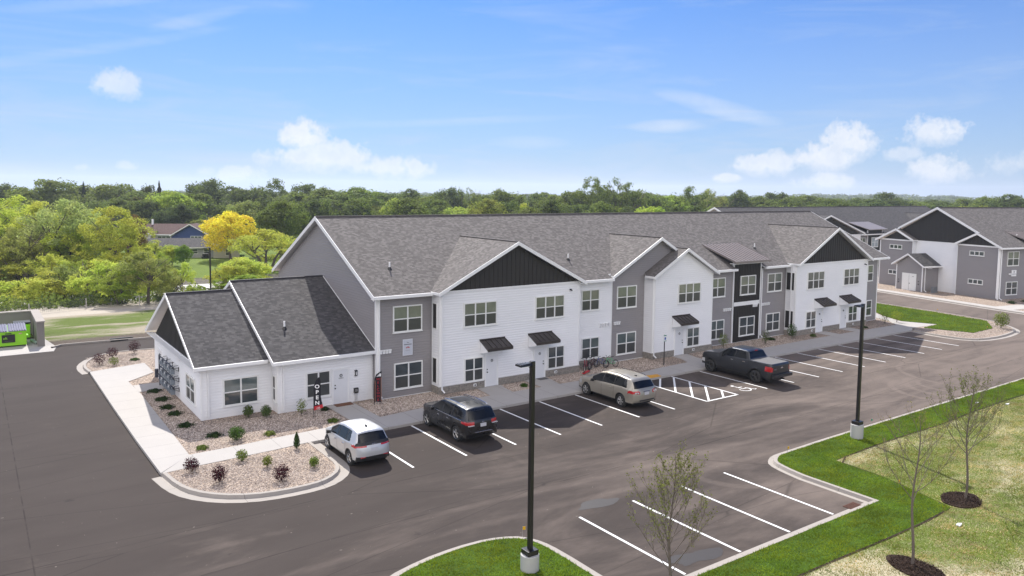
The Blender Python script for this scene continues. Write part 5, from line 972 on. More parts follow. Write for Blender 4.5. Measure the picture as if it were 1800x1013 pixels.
# ---------------------------------------------------------------- bicycles
def bicycle(name, label, loc, rz, col, s=1.0, lean=8):
    t = thing(name, label, 'bicycle', loc, rz, 'bicycles by the wall'); t.scale = (s, s, s); t.rotation_euler = (R(lean), 0, rz)
    r = .26; A_, B_, C_, D_, E_ = (-.42, 0, r), (.42, 0, r), (0, 0, .27), (-.13, 0, .62), (.28, 0, .66)
    mb = MB(); mb.path([A_, C_, E_], .018, 6); mb.path([A_, D_, C_], .018, 6); mb.path([D_, E_], .02, 6); mb.path([E_, B_], .018, 6); mb.path([E_, (.25, 0, .74)], .016, 6); mb.build('frame', simple('bike_paint', col, .35, .2, var=0) , t)
    mb = MB(); mb.path([(.25, 0, .74), (.22, -.22, .86), (.14, -.26, .86)], .013, 6); mb.path([(.25, 0, .74), (.22, .22, .86), (.14, .26, .86)], .013, 6); mb.build('handlebar', M_black, t)
    mb = MB(); mb.path([D_, (-.16, 0, .74)], .014, 6); mb.hexa([(-.28, -.06, .74), (-.04, -.025, .74), (-.04, .025, .74), (-.28, .06, .74)], [(-.28, -.06, .79), (-.04, -.02, .77), (-.04, .02, .77), (-.28, .06, .79)]); mb.build('saddle', M_black, t)
    for c in (A_, B_):
        mb = MB(); mb.torus(c, (0, 1, 0), r - .025, .026, 28, 6); w = mb.build('wheel', M_tyre, t, smooth=True, fix=False); mb = MB()
        for k in range(10): a = k * math.pi / 5; mb.tube(c, (c[0] + (r - .04) * math.cos(a), 0, c[2] + (r - .04) * math.sin(a)), .004, n=3, cap=False)
        mb.tube((c[0], -.04, c[2]), (c[0], .04, c[2]), .025, n=8); mb.build('spokes', M_metal, w, fix=False)
    MB().path([(0, -.11, .2), (0, -.03, .27), (0, .03, .27), (0, .11, .34)], .012, 5).build('pedals', M_black, t); return t
bicycle('bicycle', 'red child bicycle leaning at the stone base below the window', (15.0, -1.0, .11), R(-150), (.25, .01, .03), 1.05, 10)
bicycle('bicycle', 'dark maroon bicycle tangled behind the red one', (15.75, -.75, .11), R(20), (.08, .01, .02), 1.0, -9)
bicycle('bicycle', 'green child bicycle standing right of the red bicycles', (17.0, -1.15, .11), R(172), (.12, .45, .22), .95, 9)
bicycle('bicycle', 'blue child bicycle half behind the green one', (16.55, -.7, .11), R(160), (.03, .06, .25), .85, 9)
wg = thing('toy_scooter', 'red toy scooter lying on the path in front of the bicycles', 'scooter', (14.4, -1.6, .13), R(25)); MB().box(-.5, -.1, .04, .4, .1, .12).build('deck', M_red, wg, bevel=.02); mb = MB(); mb.path([(.4, 0, .08), (.55, .1, .1), (.9, .3, .1)], .02); mb.tube((.85, .12, .1), (.95, .48, .1), .018); mb.build('handle_bar', M_black, wg); mb = MB(); mb.tube((-.42, -.05, .09), (-.42, .05, .09), .08, n=14); mb.tube((.42, -.05, .09), (.42, .05, .09), .08, n=14); mb.build('small_wheels', M_tyre, wg)

# ---------------------------------------------------------------- houses beyond the river
m_hb = shingles('brown_shingles', (.14, .085, .075), (.09, .06, .055), (.18, .12, .11)); m_blue = siding_mat('blue_siding', (.018, .045, .16)); m_cream = siding_mat('cream_siding', (.55, .53, .48)); m_hg = siding_mat('pale_grey_siding', (.38, .39, .40))
h1 = thing('house', 'brown-roofed ranch house with a blue gable beyond the river', 'house', (16.9, 126, 0), R(-30))
siding('siding', (0, 0), (1, 0), (0, -1), [(-14, 0), (5.5, 0), (5.5, 2.8), (-14, 2.8)], m_cream, h1, .3, .03); siding('blue_siding', (0, -1.2), (1, 0), (0, -1), [(-2.4, 0), (5.2, 0), (5.2, 2.9), (2.2, 4.9), (-2.4, 2.3)], m_blue, h1, .3, .03); siding('siding', (5.5, 0), (0, 1), (1, 0), [(-1.2, 0), (8, 0), (8, 2.8), (-1.2, 2.8)], m_cream, h1, .3, .03)
mb = MB(); mb.slab([(-14.5, -.8, 2.8), (6, -.8, 2.8), (6, 4, 5.0), (-14.5, 4, 5.0)], .2); mb.slab([(-14.5, 4, 5.0), (6, 4, 5.0), (6, 9, 2.8), (-14.5, 9, 2.8)], .2); mb.slab([(-2.6, -2, 2.6), (2.0, -2, 5.2), (2.0, 4.2, 5.2), (-2.6, 0, 2.9)], .2); mb.slab([(2.0, -2, 5.2), (6.6, -2, 2.7), (6.6, 0, 2.7), (2.0, 4.2, 5.2)], .2); mb.slab([(-13.5, -2, 2.7), (-10, -2, 4.4), (-10, 3, 4.5), (-13.5, 0, 2.8)], .2); mb.slab([(-10, -2, 4.4), (-6.5, -2, 2.7), (-6.5, 0, 2.8), (-10, 3, 4.5)], .2); mb.build('roof', [m_hb, M_trim], h1, uv=True)
siding('siding', (0, -1.4), (1, 0), (0, -1), [(-13, 0), (-7, 0), (-7, 2.7), (-10, 4.1), (-13, 2.7)], m_cream, h1, .3, .03); mb = MB(); mb.box(-8.5, 3.5, 4.6, -8.1, 3.9, 6.0); mb.build('chimney', M_white_pvc, h1)
window((0, -1.25), (1, 0), (0, -1), 2.0, 4.6, .7, 2.5, h1, 3, M_glass_dk, M_glass_dk); window((0, 0), (1, 0), (0, -1), -6, -3, 1.2, 2.4, h1, 3, M_glass_dk, M_glass_dk)
h2 = thing('house', 'low grey-roofed bungalow on the lawn across the river', 'house', (14.0, 99.5, -.3), R(-20)); h2.scale = (.85, .85, .85); h1.scale = (.85, .85, .9)
siding('siding', (0, 0), (1, 0), (0, -1), [(-10, 0), (2.5, 0), (2.5, 2.5), (-10, 2.5)], m_hg, h2, .25, .03); siding('siding', (0, -1.6), (1, 0), (0, -1), [(2.5, 0), (7.5, 0), (7.5, 2.5), (5, 3.6), (2.5, 2.5)], m_cream, h2, .25, .03); siding('siding', (2.5, 0), (0, 1), (-1, 0), [(-1.6, 0), (0, 0), (0, 2.5), (-1.6, 2.5)], m_hg, h2, .25, .03)
mb = MB(); mb.slab([(-10.5, -.9, 2.45), (8, -.9, 2.45), (8, 3.6, 4.1), (-10.5, 3.6, 4.1)], .18); mb.slab([(-10.5, 3.6, 4.1), (8, 3.6, 4.1), (8, 8, 2.45), (-10.5, 8, 2.45)], .18); mb.slab([(2.1, -2.1, 2.4), (5, -2.1, 3.85), (5, 3, 4.0), (2.1, -.7, 2.5)], .18); mb.slab([(5, -2.1, 3.85), (7.9, -2.1, 2.4), (7.9, -.7, 2.5), (5, 3, 4.0)], .18); mb.build('roof', [M_roof_dk, M_trim], h2, uv=True)
window((0, 0), (1, 0), (0, -1), -2.2, -.6, 1.1, 2.1, h2, 1, M_glass_dk, M_glass_dk); window((0, 0), (1, 0), (0, -1), .5, 1.6, .9, 2.1, h2, 1, M_glass_dk, M_glass_dk); window((0, -1.6), (1, 0), (0, -1), 4.8, 5.6, .8, 2.2, h2, 1, M_screen, M_screen)
o = MB().box(-1.3, -.5, 0, 1.3, .5, .35).box(-1.0, -.45, .35, 1.0, .45, .9).build('grill', M_black, None, bevel=.08); o.location = (14.2, 97.3, 0); o.scale = (.5, .5, .9); tag(o, 'dark covered grill beside the bungalow wall', 'grill')
for i, (x, y, sc_, rz, l) in enumerate(((363.8, 204.3, 1, .2, 'distant pale roofed shed right of centre on the plain'), (430, 194, 1.1, .6, 'distant white building left of the far gable peak'), (444, 185, .8, .1, 'distant small white building above the far gable peak'), (392, 128, 1.5, .5, 'distant dark roofed house with white walls at the right edge'), (79, 124, .45, .3, 'small white house front in the trees above the roof ridge'), (36, 206, .8, .1, 'pale house roof between trees far behind the brown-roofed house'))):
    t = thing('distant_house', l, 'house', (x, y, 0 if i != 4 else 1.5), rz); MB().box(-9, -5, 0, 9, 5, 4).build('walls', M_trim if i != 0 else m_cream, t); mb = MB(); mb.slab([(-9.6, -5.6, 3.9), (9.6, -5.6, 3.9), (9.6, 0, 6.6), (-9.6, 0, 6.6)], .3); mb.slab([(-9.6, 0, 6.6), (9.6, 0, 6.6), (9.6, 5.6, 3.9), (-9.6, 5.6, 3.9)], .3); mb.build('roof', [M_conc_base if i in (1, 2) else M_roof_dk, M_trim], t, uv=True); t.scale = (sc_,) * 3

# ---------------------------------------------------------------- vehicles
def paint(name, c, metal=.5, rough=.28):
    m, nt, b = newmat(name); setc(b.inputs['Base Color'], c); b.inputs['Metallic'].default_value = metal; b.inputs['Roughness'].default_value = rough; b.inputs['Coat Weight'].default_value = .6; b.inputs['Coat Roughness'].default_value = .04
    p = geopos(nt); f = nnoise(nt, 3, 5, .6, p); nt.links.new(nramp(nt, f, .3, .8, rough, rough + .12), b.inputs['Roughness']); return m
m_clad = simple('black_plastic', (.016, .016, .017), .5, var=.1); m_cglass = simple('tinted_glass', (.004, .005, .007), .05, var=0, spec=.45); m_tail = simple('red_lamp', (.42, .012, .015), .15, var=0, coat=1); m_lampc = simple('clear_lamp', (.5, .5, .5), .1, var=0, coat=1)
m_chrome = simple('chrome', (.75, .75, .77), .12, 1, var=0); m_rim = simple('alloy_rim', (.50, .49, .48), .3, .8, var=0); m_rimd = simple('dark_rim', (.07, .07, .07), .4, .5, var=0); m_seam = simple('panel_gap', (.01, .01, .01), .8, var=0); m_plate = simple('licence_plate', (.55, .55, .58), .5, var=.1)
def wheel(parent, x, y, r, w, side, rim, n_sp=5):
    mb = MB(); n = 36; prof = [(0, r * .62), (0, r * .86), (w * .12, r * .97), (w * .25, r), (w * .75, r), (w * .88, r * .97), (w, r * .86), (w, r * .55)]
    for (a, ra) in prof:
        for i in range(n): t = 2 * math.pi * i / n; mb.v.append((x - side * a, y + ra * math.cos(t), r + ra * math.sin(t)))
    for k in range(len(prof) - 1):
        for i in range(n): j = (i + 1) % n; mb.f.append((k * n + i, k * n + j, (k + 1) * n + j, (k + 1) * n + i)); mb.m.append(0)
    t_ = mb.build('wheel', M_tyre, parent, smooth=True)
    mb = MB(); xo = x - side * .015; c = (xo, y, r); mb.torus(c, (1, 0, 0), r * .63, r * .035, 32, 6); mb.tube((x - side * .10, y, r), (x - side * .09, y, r), r * .64, n=24, m=1); mb.tube((x - side * .07, y, r), (xo + side * .012, y, r), r * .13, n=14)
    for i in range(n_sp):
        for da in ((-.16, .16) if n_sp < 7 else (0,)):
            a = 2 * math.pi * i / n_sp + .3; p0 = Vector((xo - side * .01, y + r * .1 * math.cos(a), r + r * .1 * math.sin(a))); p1 = Vector((xo - side * .012, y + r * .62 * math.cos(a + da), r + r * .62 * math.sin(a + da))); mb.tube(p0, p1, r * .055, r * .045, 5)
    mb.build('rim', [rim, M_black], t_, fix=False); return t_
def vehicle(name, label, cat, cx, axle_y, sp):
    ra = sp['wheels'][0]; t = thing(name, label, cat, (cx, axle_y - ra, .005)); L = sp['L']; top = sp['top']; pts = [Vector(p) for p in top]; Y = []; Z = []
    for a, b in zip(pts[:-1], pts[1:]):
        n = max(1, int((b - a).length / .035))
        for i in range(n): q = a.lerp(b, i / n); Y.append(q.x); Z.append(q.y)
    Y.append(pts[-1].x); Z.append(pts[-1].y)
    k = 5; Zs = [sum(Z[max(0, i - 2):i + 3]) / len(Z[max(0, i - 2):i + 3]) for i in range(len(Z))]; Ys = [sum(Y[max(0, i - 2):i + 3]) / len(Y[max(0, i - 2):i + 3]) for i in range(len(Y))]; Y, Z = Ys, Zs
    r = sp['r']; Ra = r + sp.get('gap', .055); sill = sp['sill']; NB, NG, NR = 14, 10, 16; rows = []; info = []
    bt = lambda y: float(np.interp(y, *zip(*sp['belt']))); wf = lambda y: float(np.interp(y, *zip(*sp['width'])))
    Wm = max(w for _, w in sp['width'])
    def sx(W, z): return W * (1 - .16 * ((z - .68)) ** 2 - (.10 * max(0, .45 - z)))
    for y, zt in zip(Y, Z):
        W = wf(y); zb = min(bt(y), zt - .05); zl = sill
        for yw in sp['wheels']:
            if abs(y - yw) < Ra: zl = max(zl, r + math.sqrt(Ra * Ra - (y - yw) ** 2))
        zl = min(zl, zb - .01); row = []; inf = []
        for k in range(NB + 1): z = zl + (zb - zl) * k / NB; row.append((sx(W, z), z)); inf.append(('side', k / NB))
        ze = zb + (zt - zb) * .9; xb = sx(W, zb) - (.015 if zt - zb > .2 else .0)
        for k in range(1, NG + 1): f = k / NG; row.append((xb - (ze - zb) * f * sp['tumble'] - .02 * f * f, zb + (ze - zb) * f)); inf.append(('gh', f))
        xr, zr0 = row[-1]
        for k in range(1, NR + 1): q = k / NR; row.append((xr * (1 - q), zr0 + (zt - zr0) * (1 - (1 - q) ** 3))); inf.append(('roof', q))
        rows.append([(x, y + sp['rr'] * (x / Wm) ** 4 * math.exp(-y / .4) - sp['rf'] * (x / Wm) ** 4 * math.exp(-(L - y) / .55), z) for x, z in row]); info.append(inf)
    parts = {}
    nst = len(Y); nrw = len(rows[0])
    for i in range(nst - 1):
        ym = (Y[i] + Y[i + 1]) / 2; zt = (Z[i] + Z[i + 1]) / 2; zb = min(bt(ym), zt - .05)
        for j in range(nrw - 1):
            kind, f = info[i][j + 1] if info[i][j][0] == info[i][j + 1][0] else info[i][j + 1]
            f0 = info[i][j][1] if info[i][j][0] == kind else 0; fm = (f + f0) / 2
            xm = (rows[i][j][0] + rows[i + 1][j + 1][0]) / 2; zm = (rows[i][j][2] + rows[i + 1][j + 1][2]) / 2; p = sp['cls'](kind, fm, xm, ym, zm, zt, zb)
            if p == 'body' and kind == 'side' and min(math.hypot(ym - yw, zm - r) for yw in sp['wheels']) < Ra + sp.get('lip', 0): p = 'cladding'
            for s in (-1, 1):
                key = p + ('|' + str(s) if p in ('side_window', 'tail_light', 'headlight') else ''); mb = parts.setdefault(key, MB())
                q = [rows[i][j], rows[i + 1][j], rows[i + 1][j + 1], rows[i][j + 1]]; q = [(s * v[0], v[1], v[2]) for v in q]
                if s < 0: q.reverse()
                mb.poly(q)
    mats = dict(body=sp['paint'], cladding=m_clad, side_window=m_cglass, rear_window=m_cglass, windshield=m_cglass, tail_light=m_tail, headlight=m_lampc, bed_cover=sp.get('bed'), sunroof=m_cglass, lower_bumper=m_clad, spoiler=sp['paint'])
    for key, mb in parts.items():
        nm = key.split('|')[0]; mb.build(nm, mats[nm], t, smooth=True, fix=True)
    mb = MB(); mb.box(-Wm * .62, .35, .22, Wm * .62, L - .35, .75); mb.box(-Wm * .8, sp['wheels'][0] + Ra, .22, Wm * .8, sp['wheels'][1] - Ra, .6); mb.build('underbody', M_black, t)
    tw = sp.get('tw', .23)
    for yw in sp['wheels']:
        for s in (-1, 1): wheel(t, s * (sx(wf(yw), .5) - .005 + sp.get('poke', 0)), yw, r, tw, s, sp['rim'], sp.get('spokes', 5))
    def side_pt(y, z, off=.004): return sx(wf(y), z) + off
    mb = MB()
    for yy in sp['seams']:
        for s in (-1, 1):
            for a, b in zip(np.linspace(sill + .05, bt(yy), 8)[:-1], np.linspace(sill + .05, bt(yy), 8)[1:]): mb.poly([(s * side_pt(yy, a), yy - .006, a), (s * side_pt(yy, b), yy - .006, b), (s * side_pt(yy, b), yy + .006, b), (s * side_pt(yy, a), yy + .006, a)])
    mb.build('door_gap', m_seam, t, fix=False)
    for yy in sp['handles']:
        for s in (-1, 1): z = bt(yy) - .12; x = side_pt(yy, z, 0); mb = MB(); mb.box(min(s * x, s * (x + .035)), yy - .1, z - .015, max(s * x, s * (x + .035)), yy + .1, z + .02); mb.build('door_handle', sp['hmat'], t)
    ym = sp['mirror']
    for s in (-1, 1):
        x = side_pt(ym, bt(ym)); z = bt(ym) + .06; mb = MB(); mb.hexa([(s * x, ym - .06, z - .07), (s * (x + .2), ym - .05, z - .07), (s * (x + .2), ym + .09, z - .07), (s * x, ym + .06, z - .07)], [(s * x, ym - .06, z + .06), (s * (x + .19), ym - .05, z + .1), (s * (x + .19), ym + .06, z + .09), (s * x, ym + .04, z + .06)]); mb.build('side_mirror', sp.get('mmat', sp['paint']), t, bevel=.02)
    yp, zp = sp['plate']; MB().box(-.16, yp - .02, zp - .08, .16, yp + .03, zp + .08).build('licence_plate', m_plate, t)
    for a in sp.get('extra', []): a(t)
    return t
GREY_DUST = simple('dusty_bed_cover', (.115, .110, .105), .6, var=.15, sc=2)
def std(sg, rg_z, rg_y, ws, tl, clad, pillars, wy, hl_y, extra=None):
    def cls(kind, f, x, y, z, zt, zb):
        if extra:
            e = extra(kind, f, x, y, z, zt, zb)
            if e: return e
        if kind in ('roof', 'gh') and y < rg_y and rg_z[0] < zt < rg_z[1] and z > rg_z[0] - .02 and (kind == 'roof' and f > .06): return 'rear_window'
        if kind == 'roof' and ws[0] < y < ws[1] and f > .05: return 'windshield'
        if kind == 'gh' and wy[0] < y < wy[1] and .05 < f < .93 and zt - zb > .26:
            lo = wy[0] + (f * .22)
            if y < lo: return 'body'
            return 'cladding' if any(abs(y - p + .05 * f) < .035 for p in pillars) else 'side_window'
        if y < .5 and tl[0] < z < tl[1] and x > tl[2]: return 'tail_light'
        if y > hl_y and .66 < z < .86 and x > .38: return 'headlight'
        if z < clad: return 'cladding'
        return 'body'
    return cls
m_silver = paint('silver_paint', (.52, .53, .54), .45, .3); m_blackp = paint('black_paint', (.004, .004, .005), 0, .25); m_gold = paint('champagne_paint', (.36, .33, .275), .55, .3); m_grayp = paint('graphite_paint', (.035, .037, .042), .5, .28)
def hatch_x(kind, f, x, y, z, zt, zb):
    if y < .5 and z < .52 and x < .80 and zt < 1.2: return 'lower_bumper'
    if y < .5 and .98 < z < 1.10 and zt < 1.12: return 'cladding'
def roofbits(ys, z, xo, mat, rise=.04):
    def f(t):
        for s in (-1, 1):
            mb = MB(); mb.path([(s * xo, ys[0], z[0] - .02), (s * xo, ys[0] + .12, z[0] + rise), (s * xo, (ys[0] + ys[1]) / 2, z[1] + rise), (s * xo, ys[1] - .12, z[2] + rise), (s * xo, ys[1], z[2] - .02)], .017, 6); mb.build('roof_rail', mat, t)
    return f
def boxpart(name, mat, *b):
    def f(t):
        for q in b: MB().box(*q).build(name, mat, t, bevel=.005)
    return f
vehicle('parked_car', 'small silver electric hatchback parked nearest the office at the gravel island', 'car', -4.52, -8.62, dict(L=4.16, r=.335, sill=.30, tumble=.42, rr=.30, rf=.5, paint=m_silver, rim=m_rim, wheels=(.80, 3.40), lip=.035,
    top=[(.08, .28), (.0, .45), (.01, .70), (.06, .92), (.15, 1.05), (.40, 1.48), (.52, 1.555), (1.2, 1.60), (1.9, 1.585), (2.45, 1.50), (3.30, 1.04), (3.85, .93), (4.06, .80), (4.14, .62), (4.16, .45), (4.12, .28)],
    belt=[(0, .98), (.7, 1.03), (1.2, .97), (3.0, .93), (3.4, .90), (4.16, .8)], width=[(0, .80), (.4, .865), (.9, .885), (3.2, .88), (3.8, .82), (4.16, .68)],
    cls=std(0, (1.10, 1.46), .46, (2.5, 3.28), (.90, 1.02, .34), .36, [1.28, 2.1], (.72, 3.0), 3.75, hatch_x), seams=(1.2, 2.12, 3.05), handles=(1.45, 2.3), hmat=m_chrome, mirror=2.85, mmat=m_clad, plate=(.03, .80), extra=[boxpart('rear_emblem', m_chrome, (-.09, .085, 1.0, .09, .11, 1.04)), boxpart('roof_antenna', M_black, (-.03, .85, 1.58, .03, .98, 1.66)), boxpart('rear_reflector', m_tail, (.42, -.0, .49, .66, .04, .52), (-.66, -.0, .49, -.42, .04, .52))]))
vehicle('parked_car', 'black sport utility vehicle with silver roof rails parked beside the white bay', 'car', 1.16, -8.42, dict(L=4.82, r=.385, sill=.33, tumble=.36, rr=.26, rf=.4, paint=m_blackp, rim=m_rimd if 0 else m_rim, wheels=(1.0, 3.915), lip=.05,
    top=[(.1, .32), (.0, .50), (.02, .85), (.05, 1.12), (.33, 1.60), (.42, 1.69), (1.4, 1.745), (2.4, 1.735), (2.8, 1.66), (3.5, 1.20), (4.35, 1.09), (4.66, 1.0), (4.78, .75), (4.80, .5), (4.76, .32)],
    belt=[(0, 1.10), (1.2, 1.12), (3.4, 1.06), (3.8, 1.0), (4.82, .9)], width=[(0, .90), (.4, .95), (1, .97), (3.9, .965), (4.4, .92), (4.82, .76)],
    cls=std(0, (1.20, 1.57), .36, (2.84, 3.48), (.97, 1.12, .46), .42, [1.55, 2.42], (.52, 3.3), 4.4, lambda k, f, x, y, z, zt, zb: 'sunroof' if k == 'roof' and 1.5 < y < 2.55 and x < .48 else None), seams=(1.5, 2.42, 3.4), handles=(1.75, 2.65), hmat=m_chrome, mirror=3.15, mmat=m_blackp, plate=(.02, .93),
    extra=[roofbits((.6, 2.75), (1.70, 1.745, 1.68), .60, m_chrome), boxpart('window_chrome', m_chrome, (-.955, .55, 1.115, -.93, 3.25, 1.135), (.93, .55, 1.115, .955, 3.25, 1.135)), boxpart('bumper_chrome', m_chrome, (-.5, -.03, .60, .5, .02, .63)), boxpart('rear_emblem', m_chrome, (-.07, .03, 1.06, .07, .06, 1.09)), boxpart('tail_light_clear', m_lampc, (.5, .005, .93, .82, .09, .965), (-.82, .005, .93, -.5, .09, .965))]))
vehicle('parked_car', 'champagne coloured sport utility vehicle parked in front of the bicycles', 'car', 12.02, -8.42, dict(L=5.17, r=.375, sill=.33, tumble=.40, rr=.34, rf=.5, paint=m_gold, rim=m_rim, wheels=(1.1, 4.12), lip=.02, spokes=6,
    top=[(.12, .32), (.0, .50), (.02, .85), (.08, 1.10), (.42, 1.58), (.56, 1.67), (1.5, 1.765), (2.5, 1.755), (3.0, 1.67), (3.85, 1.18), (4.65, 1.04), (5.0, .90), (5.13, .66), (5.15, .48), (5.1, .32)],
    belt=[(0, 1.06), (1.0, 1.13), (3.6, 1.03), (4.0, .98), (5.17, .85)], width=[(0, .88), (.4, .96), (1, .995), (4.1, .985), (4.7, .92), (5.17, .74)],
    cls=std(0, (1.18, 1.56), .45, (3.05, 3.83), (.90, 1.06, .50), .40, [1.75, 2.7], (.62, 3.6), 4.7), seams=(1.7, 2.72, 3.7), handles=(1.95, 2.95), hmat=m_gold, mirror=3.4, mmat=m_clad, plate=(.02, .90),
    extra=[roofbits((.75, 2.9), (1.70, 1.765, 1.69), .62, m_clad, .03), boxpart('rear_bar', m_chrome, (-.26, .0, 1.0, .26, .05, 1.04)), boxpart('tail_light_clear', m_lampc, (.58, .02, .93, .66, .10, 1.0), (.72, .05, .93, .80, .13, 1.0), (-.66, .02, .93, -.58, .10, 1.0), (-.80, .05, .93, -.72, .13, 1.0)), boxpart('bumper_insert', m_clad, (-.55, -.015, .50, .55, .02, .56)), boxpart('roof_antenna', M_black, (-.04, .85, 1.69, .04, 1.0, 1.75))]))
def truck_x(kind, f, x, y, z, zt, zb):
    if kind == 'roof' and .10 < y < 1.72 and f > .06: return 'bed_cover'
    if kind == 'roof' and 1.74 < y < 2.1 and 1.50 < zt < 1.86 and f > .08: return 'rear_window'
    if y < 2.1 and kind == 'roof' and zt > 1.2: return 'body'
    if y < .25 and z < .78: return 'cladding'
vehicle('pickup_truck', 'dark graphite crew-cab pickup truck with grey bed cover parked beside the striped aisle', 'pickup truck', 23.08, -9.12, dict(L=5.89, r=.43, sill=.50, tumble=.30, rr=.10, rf=.3, paint=m_grayp, rim=m_rimd, wheels=(1.24, 4.93), lip=.06, gap=.08, tw=.29, poke=.03, bed=GREY_DUST,
    top=[(.06, .55), (.0, .72), (.0, 1.0), (.01, 1.34), (.08, 1.41), (1.70, 1.425), (1.76, 1.46), (1.94, 1.88), (2.05, 1.945), (2.6, 1.975), (3.3, 1.965), (3.6, 1.90), (4.25, 1.44), (5.3, 1.36), (5.68, 1.27), (5.82, 1.05), (5.86, .75), (5.80, .48)],
    belt=[(0, 1.34), (1.7, 1.36), (3.9, 1.30), (4.3, 1.24), (5.89, 1.15)], width=[(0, .97), (.3, 1.0), (5.2, 1.0), (5.89, .90)],
    cls=std(0, (1.5, 1.86), .0, (3.66, 4.22), (.92, 1.24, .80), .58, [2.95], (1.98, 3.95), 5.5, truck_x), seams=(1.80, 2.92, 4.0), handles=(2.15, 3.1), hmat=m_chrome, mirror=3.85, mmat=m_clad, plate=(-.10, .66),
    extra=[boxpart('rear_bumper', m_grayp, (-.95, -.16, .55, .95, .02, .74)), boxpart('hitch', M_black, (-.05, -.22, .42, .05, .1, .52)), boxpart('brake_light', m_tail, (-.12, 1.93, 1.88, .12, 1.98, 1.92)), boxpart('running_board', m_clad, (-1.03, 1.9, .42, -.93, 4.35, .48), (.93, 1.9, .42, 1.03, 4.35, .48)), boxpart('tailgate_emblem', m_chrome, (-.12, -.03, 1.1, .12, .0, 1.18), (-.78, -.025, 1.05, -.55, .0, 1.08))]))

# ---------------------------------------------------------------- vegetation
LC = dict(yg=(.50, .54, .080), ol=(.26, .28, .075), lg=(.33, .42, .06), sy=(.50, .54, .20), gold=(.80, .66, .05), mg=(.130, .165, .042), bg=(.16, .26, .03), rb=(.15, .06, .035), dg=(.075, .100, .036), dc=(.014, .028, .013), pk=(.028, .024, .026), pu=(.05, .02, .02))
def leaf_cards(name, P, Nn, size, aspect=1.0, seed=1, mat=None):
    rg = np.random.default_rng(seed); n = len(P); Nn = Nn / (np.linalg.norm(Nn, axis=1, keepdims=True) + 1e-9); r = rg.normal(size=(n, 3)); T = np.cross(Nn, r); T /= np.linalg.norm(T, axis=1, keepdims=True) + 1e-9; Bt = np.cross(Nn, T)
    s = (size * rg.uniform(.55, 1.35, n))[:, None]; bend = Nn * s * rg.uniform(-.3, .3, n)[:, None]
    v = np.stack([P - T * s * .5, P - Bt * s * .5 * aspect + bend, P + T * s * .5, P + Bt * s * .5 * aspect + bend], 1).reshape(-1, 3)
    me = bpy.data.meshes.new(name); me.vertices.add(4 * n); me.vertices.foreach_set('co', v.astype(np.float32).ravel()); me.loops.add(4 * n); me.loops.foreach_set('vertex_index', np.arange(4 * n, dtype=np.int32)); me.polygons.add(n); me.polygons.foreach_set('loop_start', np.arange(0, 4 * n, 4, dtype=np.int32)); me.update(); me.validate(); me.materials.append(mat or M_leaf); return me
def crown_pts(kind, seed, n):
    rg = np.random.default_rng(seed); lobes = []
    if kind == 'C':
        z = rg.uniform(0, 1, n) ** 1.2; a = rg.uniform(0, 6.28, n); tier = .75 + .25 * np.cos(z * 60); rr = (1 - z) * .5 * tier * rg.uniform(.55, 1.05, n); P = np.stack([rr * np.cos(a), rr * np.sin(a), .06 + z * .94 - rr * .15], 1); return P, np.stack([np.cos(a), np.sin(a), .3 + 0 * a], 1) + rg.normal(size=(n, 3)) * .4
    nl = dict(R=30, A=46, S=34)[kind]; r0 = dict(R=(.11, .20), A=(.07, .14), S=(.09, .17))[kind]; zc, rz = dict(R=(.54, .42), A=(.52, .46), S=(.46, .48))[kind]
    for i in range(nl):
        d = rg.normal(size=3); d /= np.linalg.norm(d); d[2] = abs(d[2]) if rg.random() < .4 else d[2]; k = rg.uniform(.35, 1.05) ** .7; q = r0[0] + (r0[1] - r0[0]) * rg.random() ** 1.6
        lobes.append((np.array([d[0] * (.5 - q) * k * 1.1, d[1] * (.5 - q) * k * 1.1, zc + d[2] * (rz - q * .5) * k * 1.08]), q))
    lobes.append((np.array([rg.uniform(-.1, .1), rg.uniform(-.1, .1), zc + rz * .85]), .09)); nl += 1
    w = np.array([l[1] ** 2 for l in lobes]); w /= w.sum(); n2 = int(n * 1.5); idx = rg.choice(nl, n2, p=w); C = np.array([l[0] for l in lobes])[idx]; Q = np.array([l[1] for l in lobes])[idx]
    d = rg.normal(size=(n2, 3)); d /= np.linalg.norm(d, axis=1, keepdims=True); rad = rg.uniform(.5 if kind != 'R' else .62, 1.0, n2) * (1 + .10 * np.abs(rg.normal(size=n2))); P = C + d * (Q * rad)[:, None] * np.array([1, 1, .85]); P[:, 2] = np.clip(P[:, 2], .05, 1.05)
    ph = rg.uniform(0, 6.28, 6); f = np.sin(P[:, 0] * 23 + ph[0] + 2 * np.sin(P[:, 2] * 11 + ph[1])) + np.sin(P[:, 1] * 27 + ph[2] + 2 * np.sin(P[:, 0] * 13 + ph[3])) + np.sin(P[:, 2] * 31 + ph[4] + P[:, 1] * 9); keep = f > (-.75 if kind == 'R' else -.35)
    P = P[keep][:n]; d = d[keep][:n]; return P, d + rg.normal(size=(len(P), 3)) * .6 + np.array([0, 0, .25])
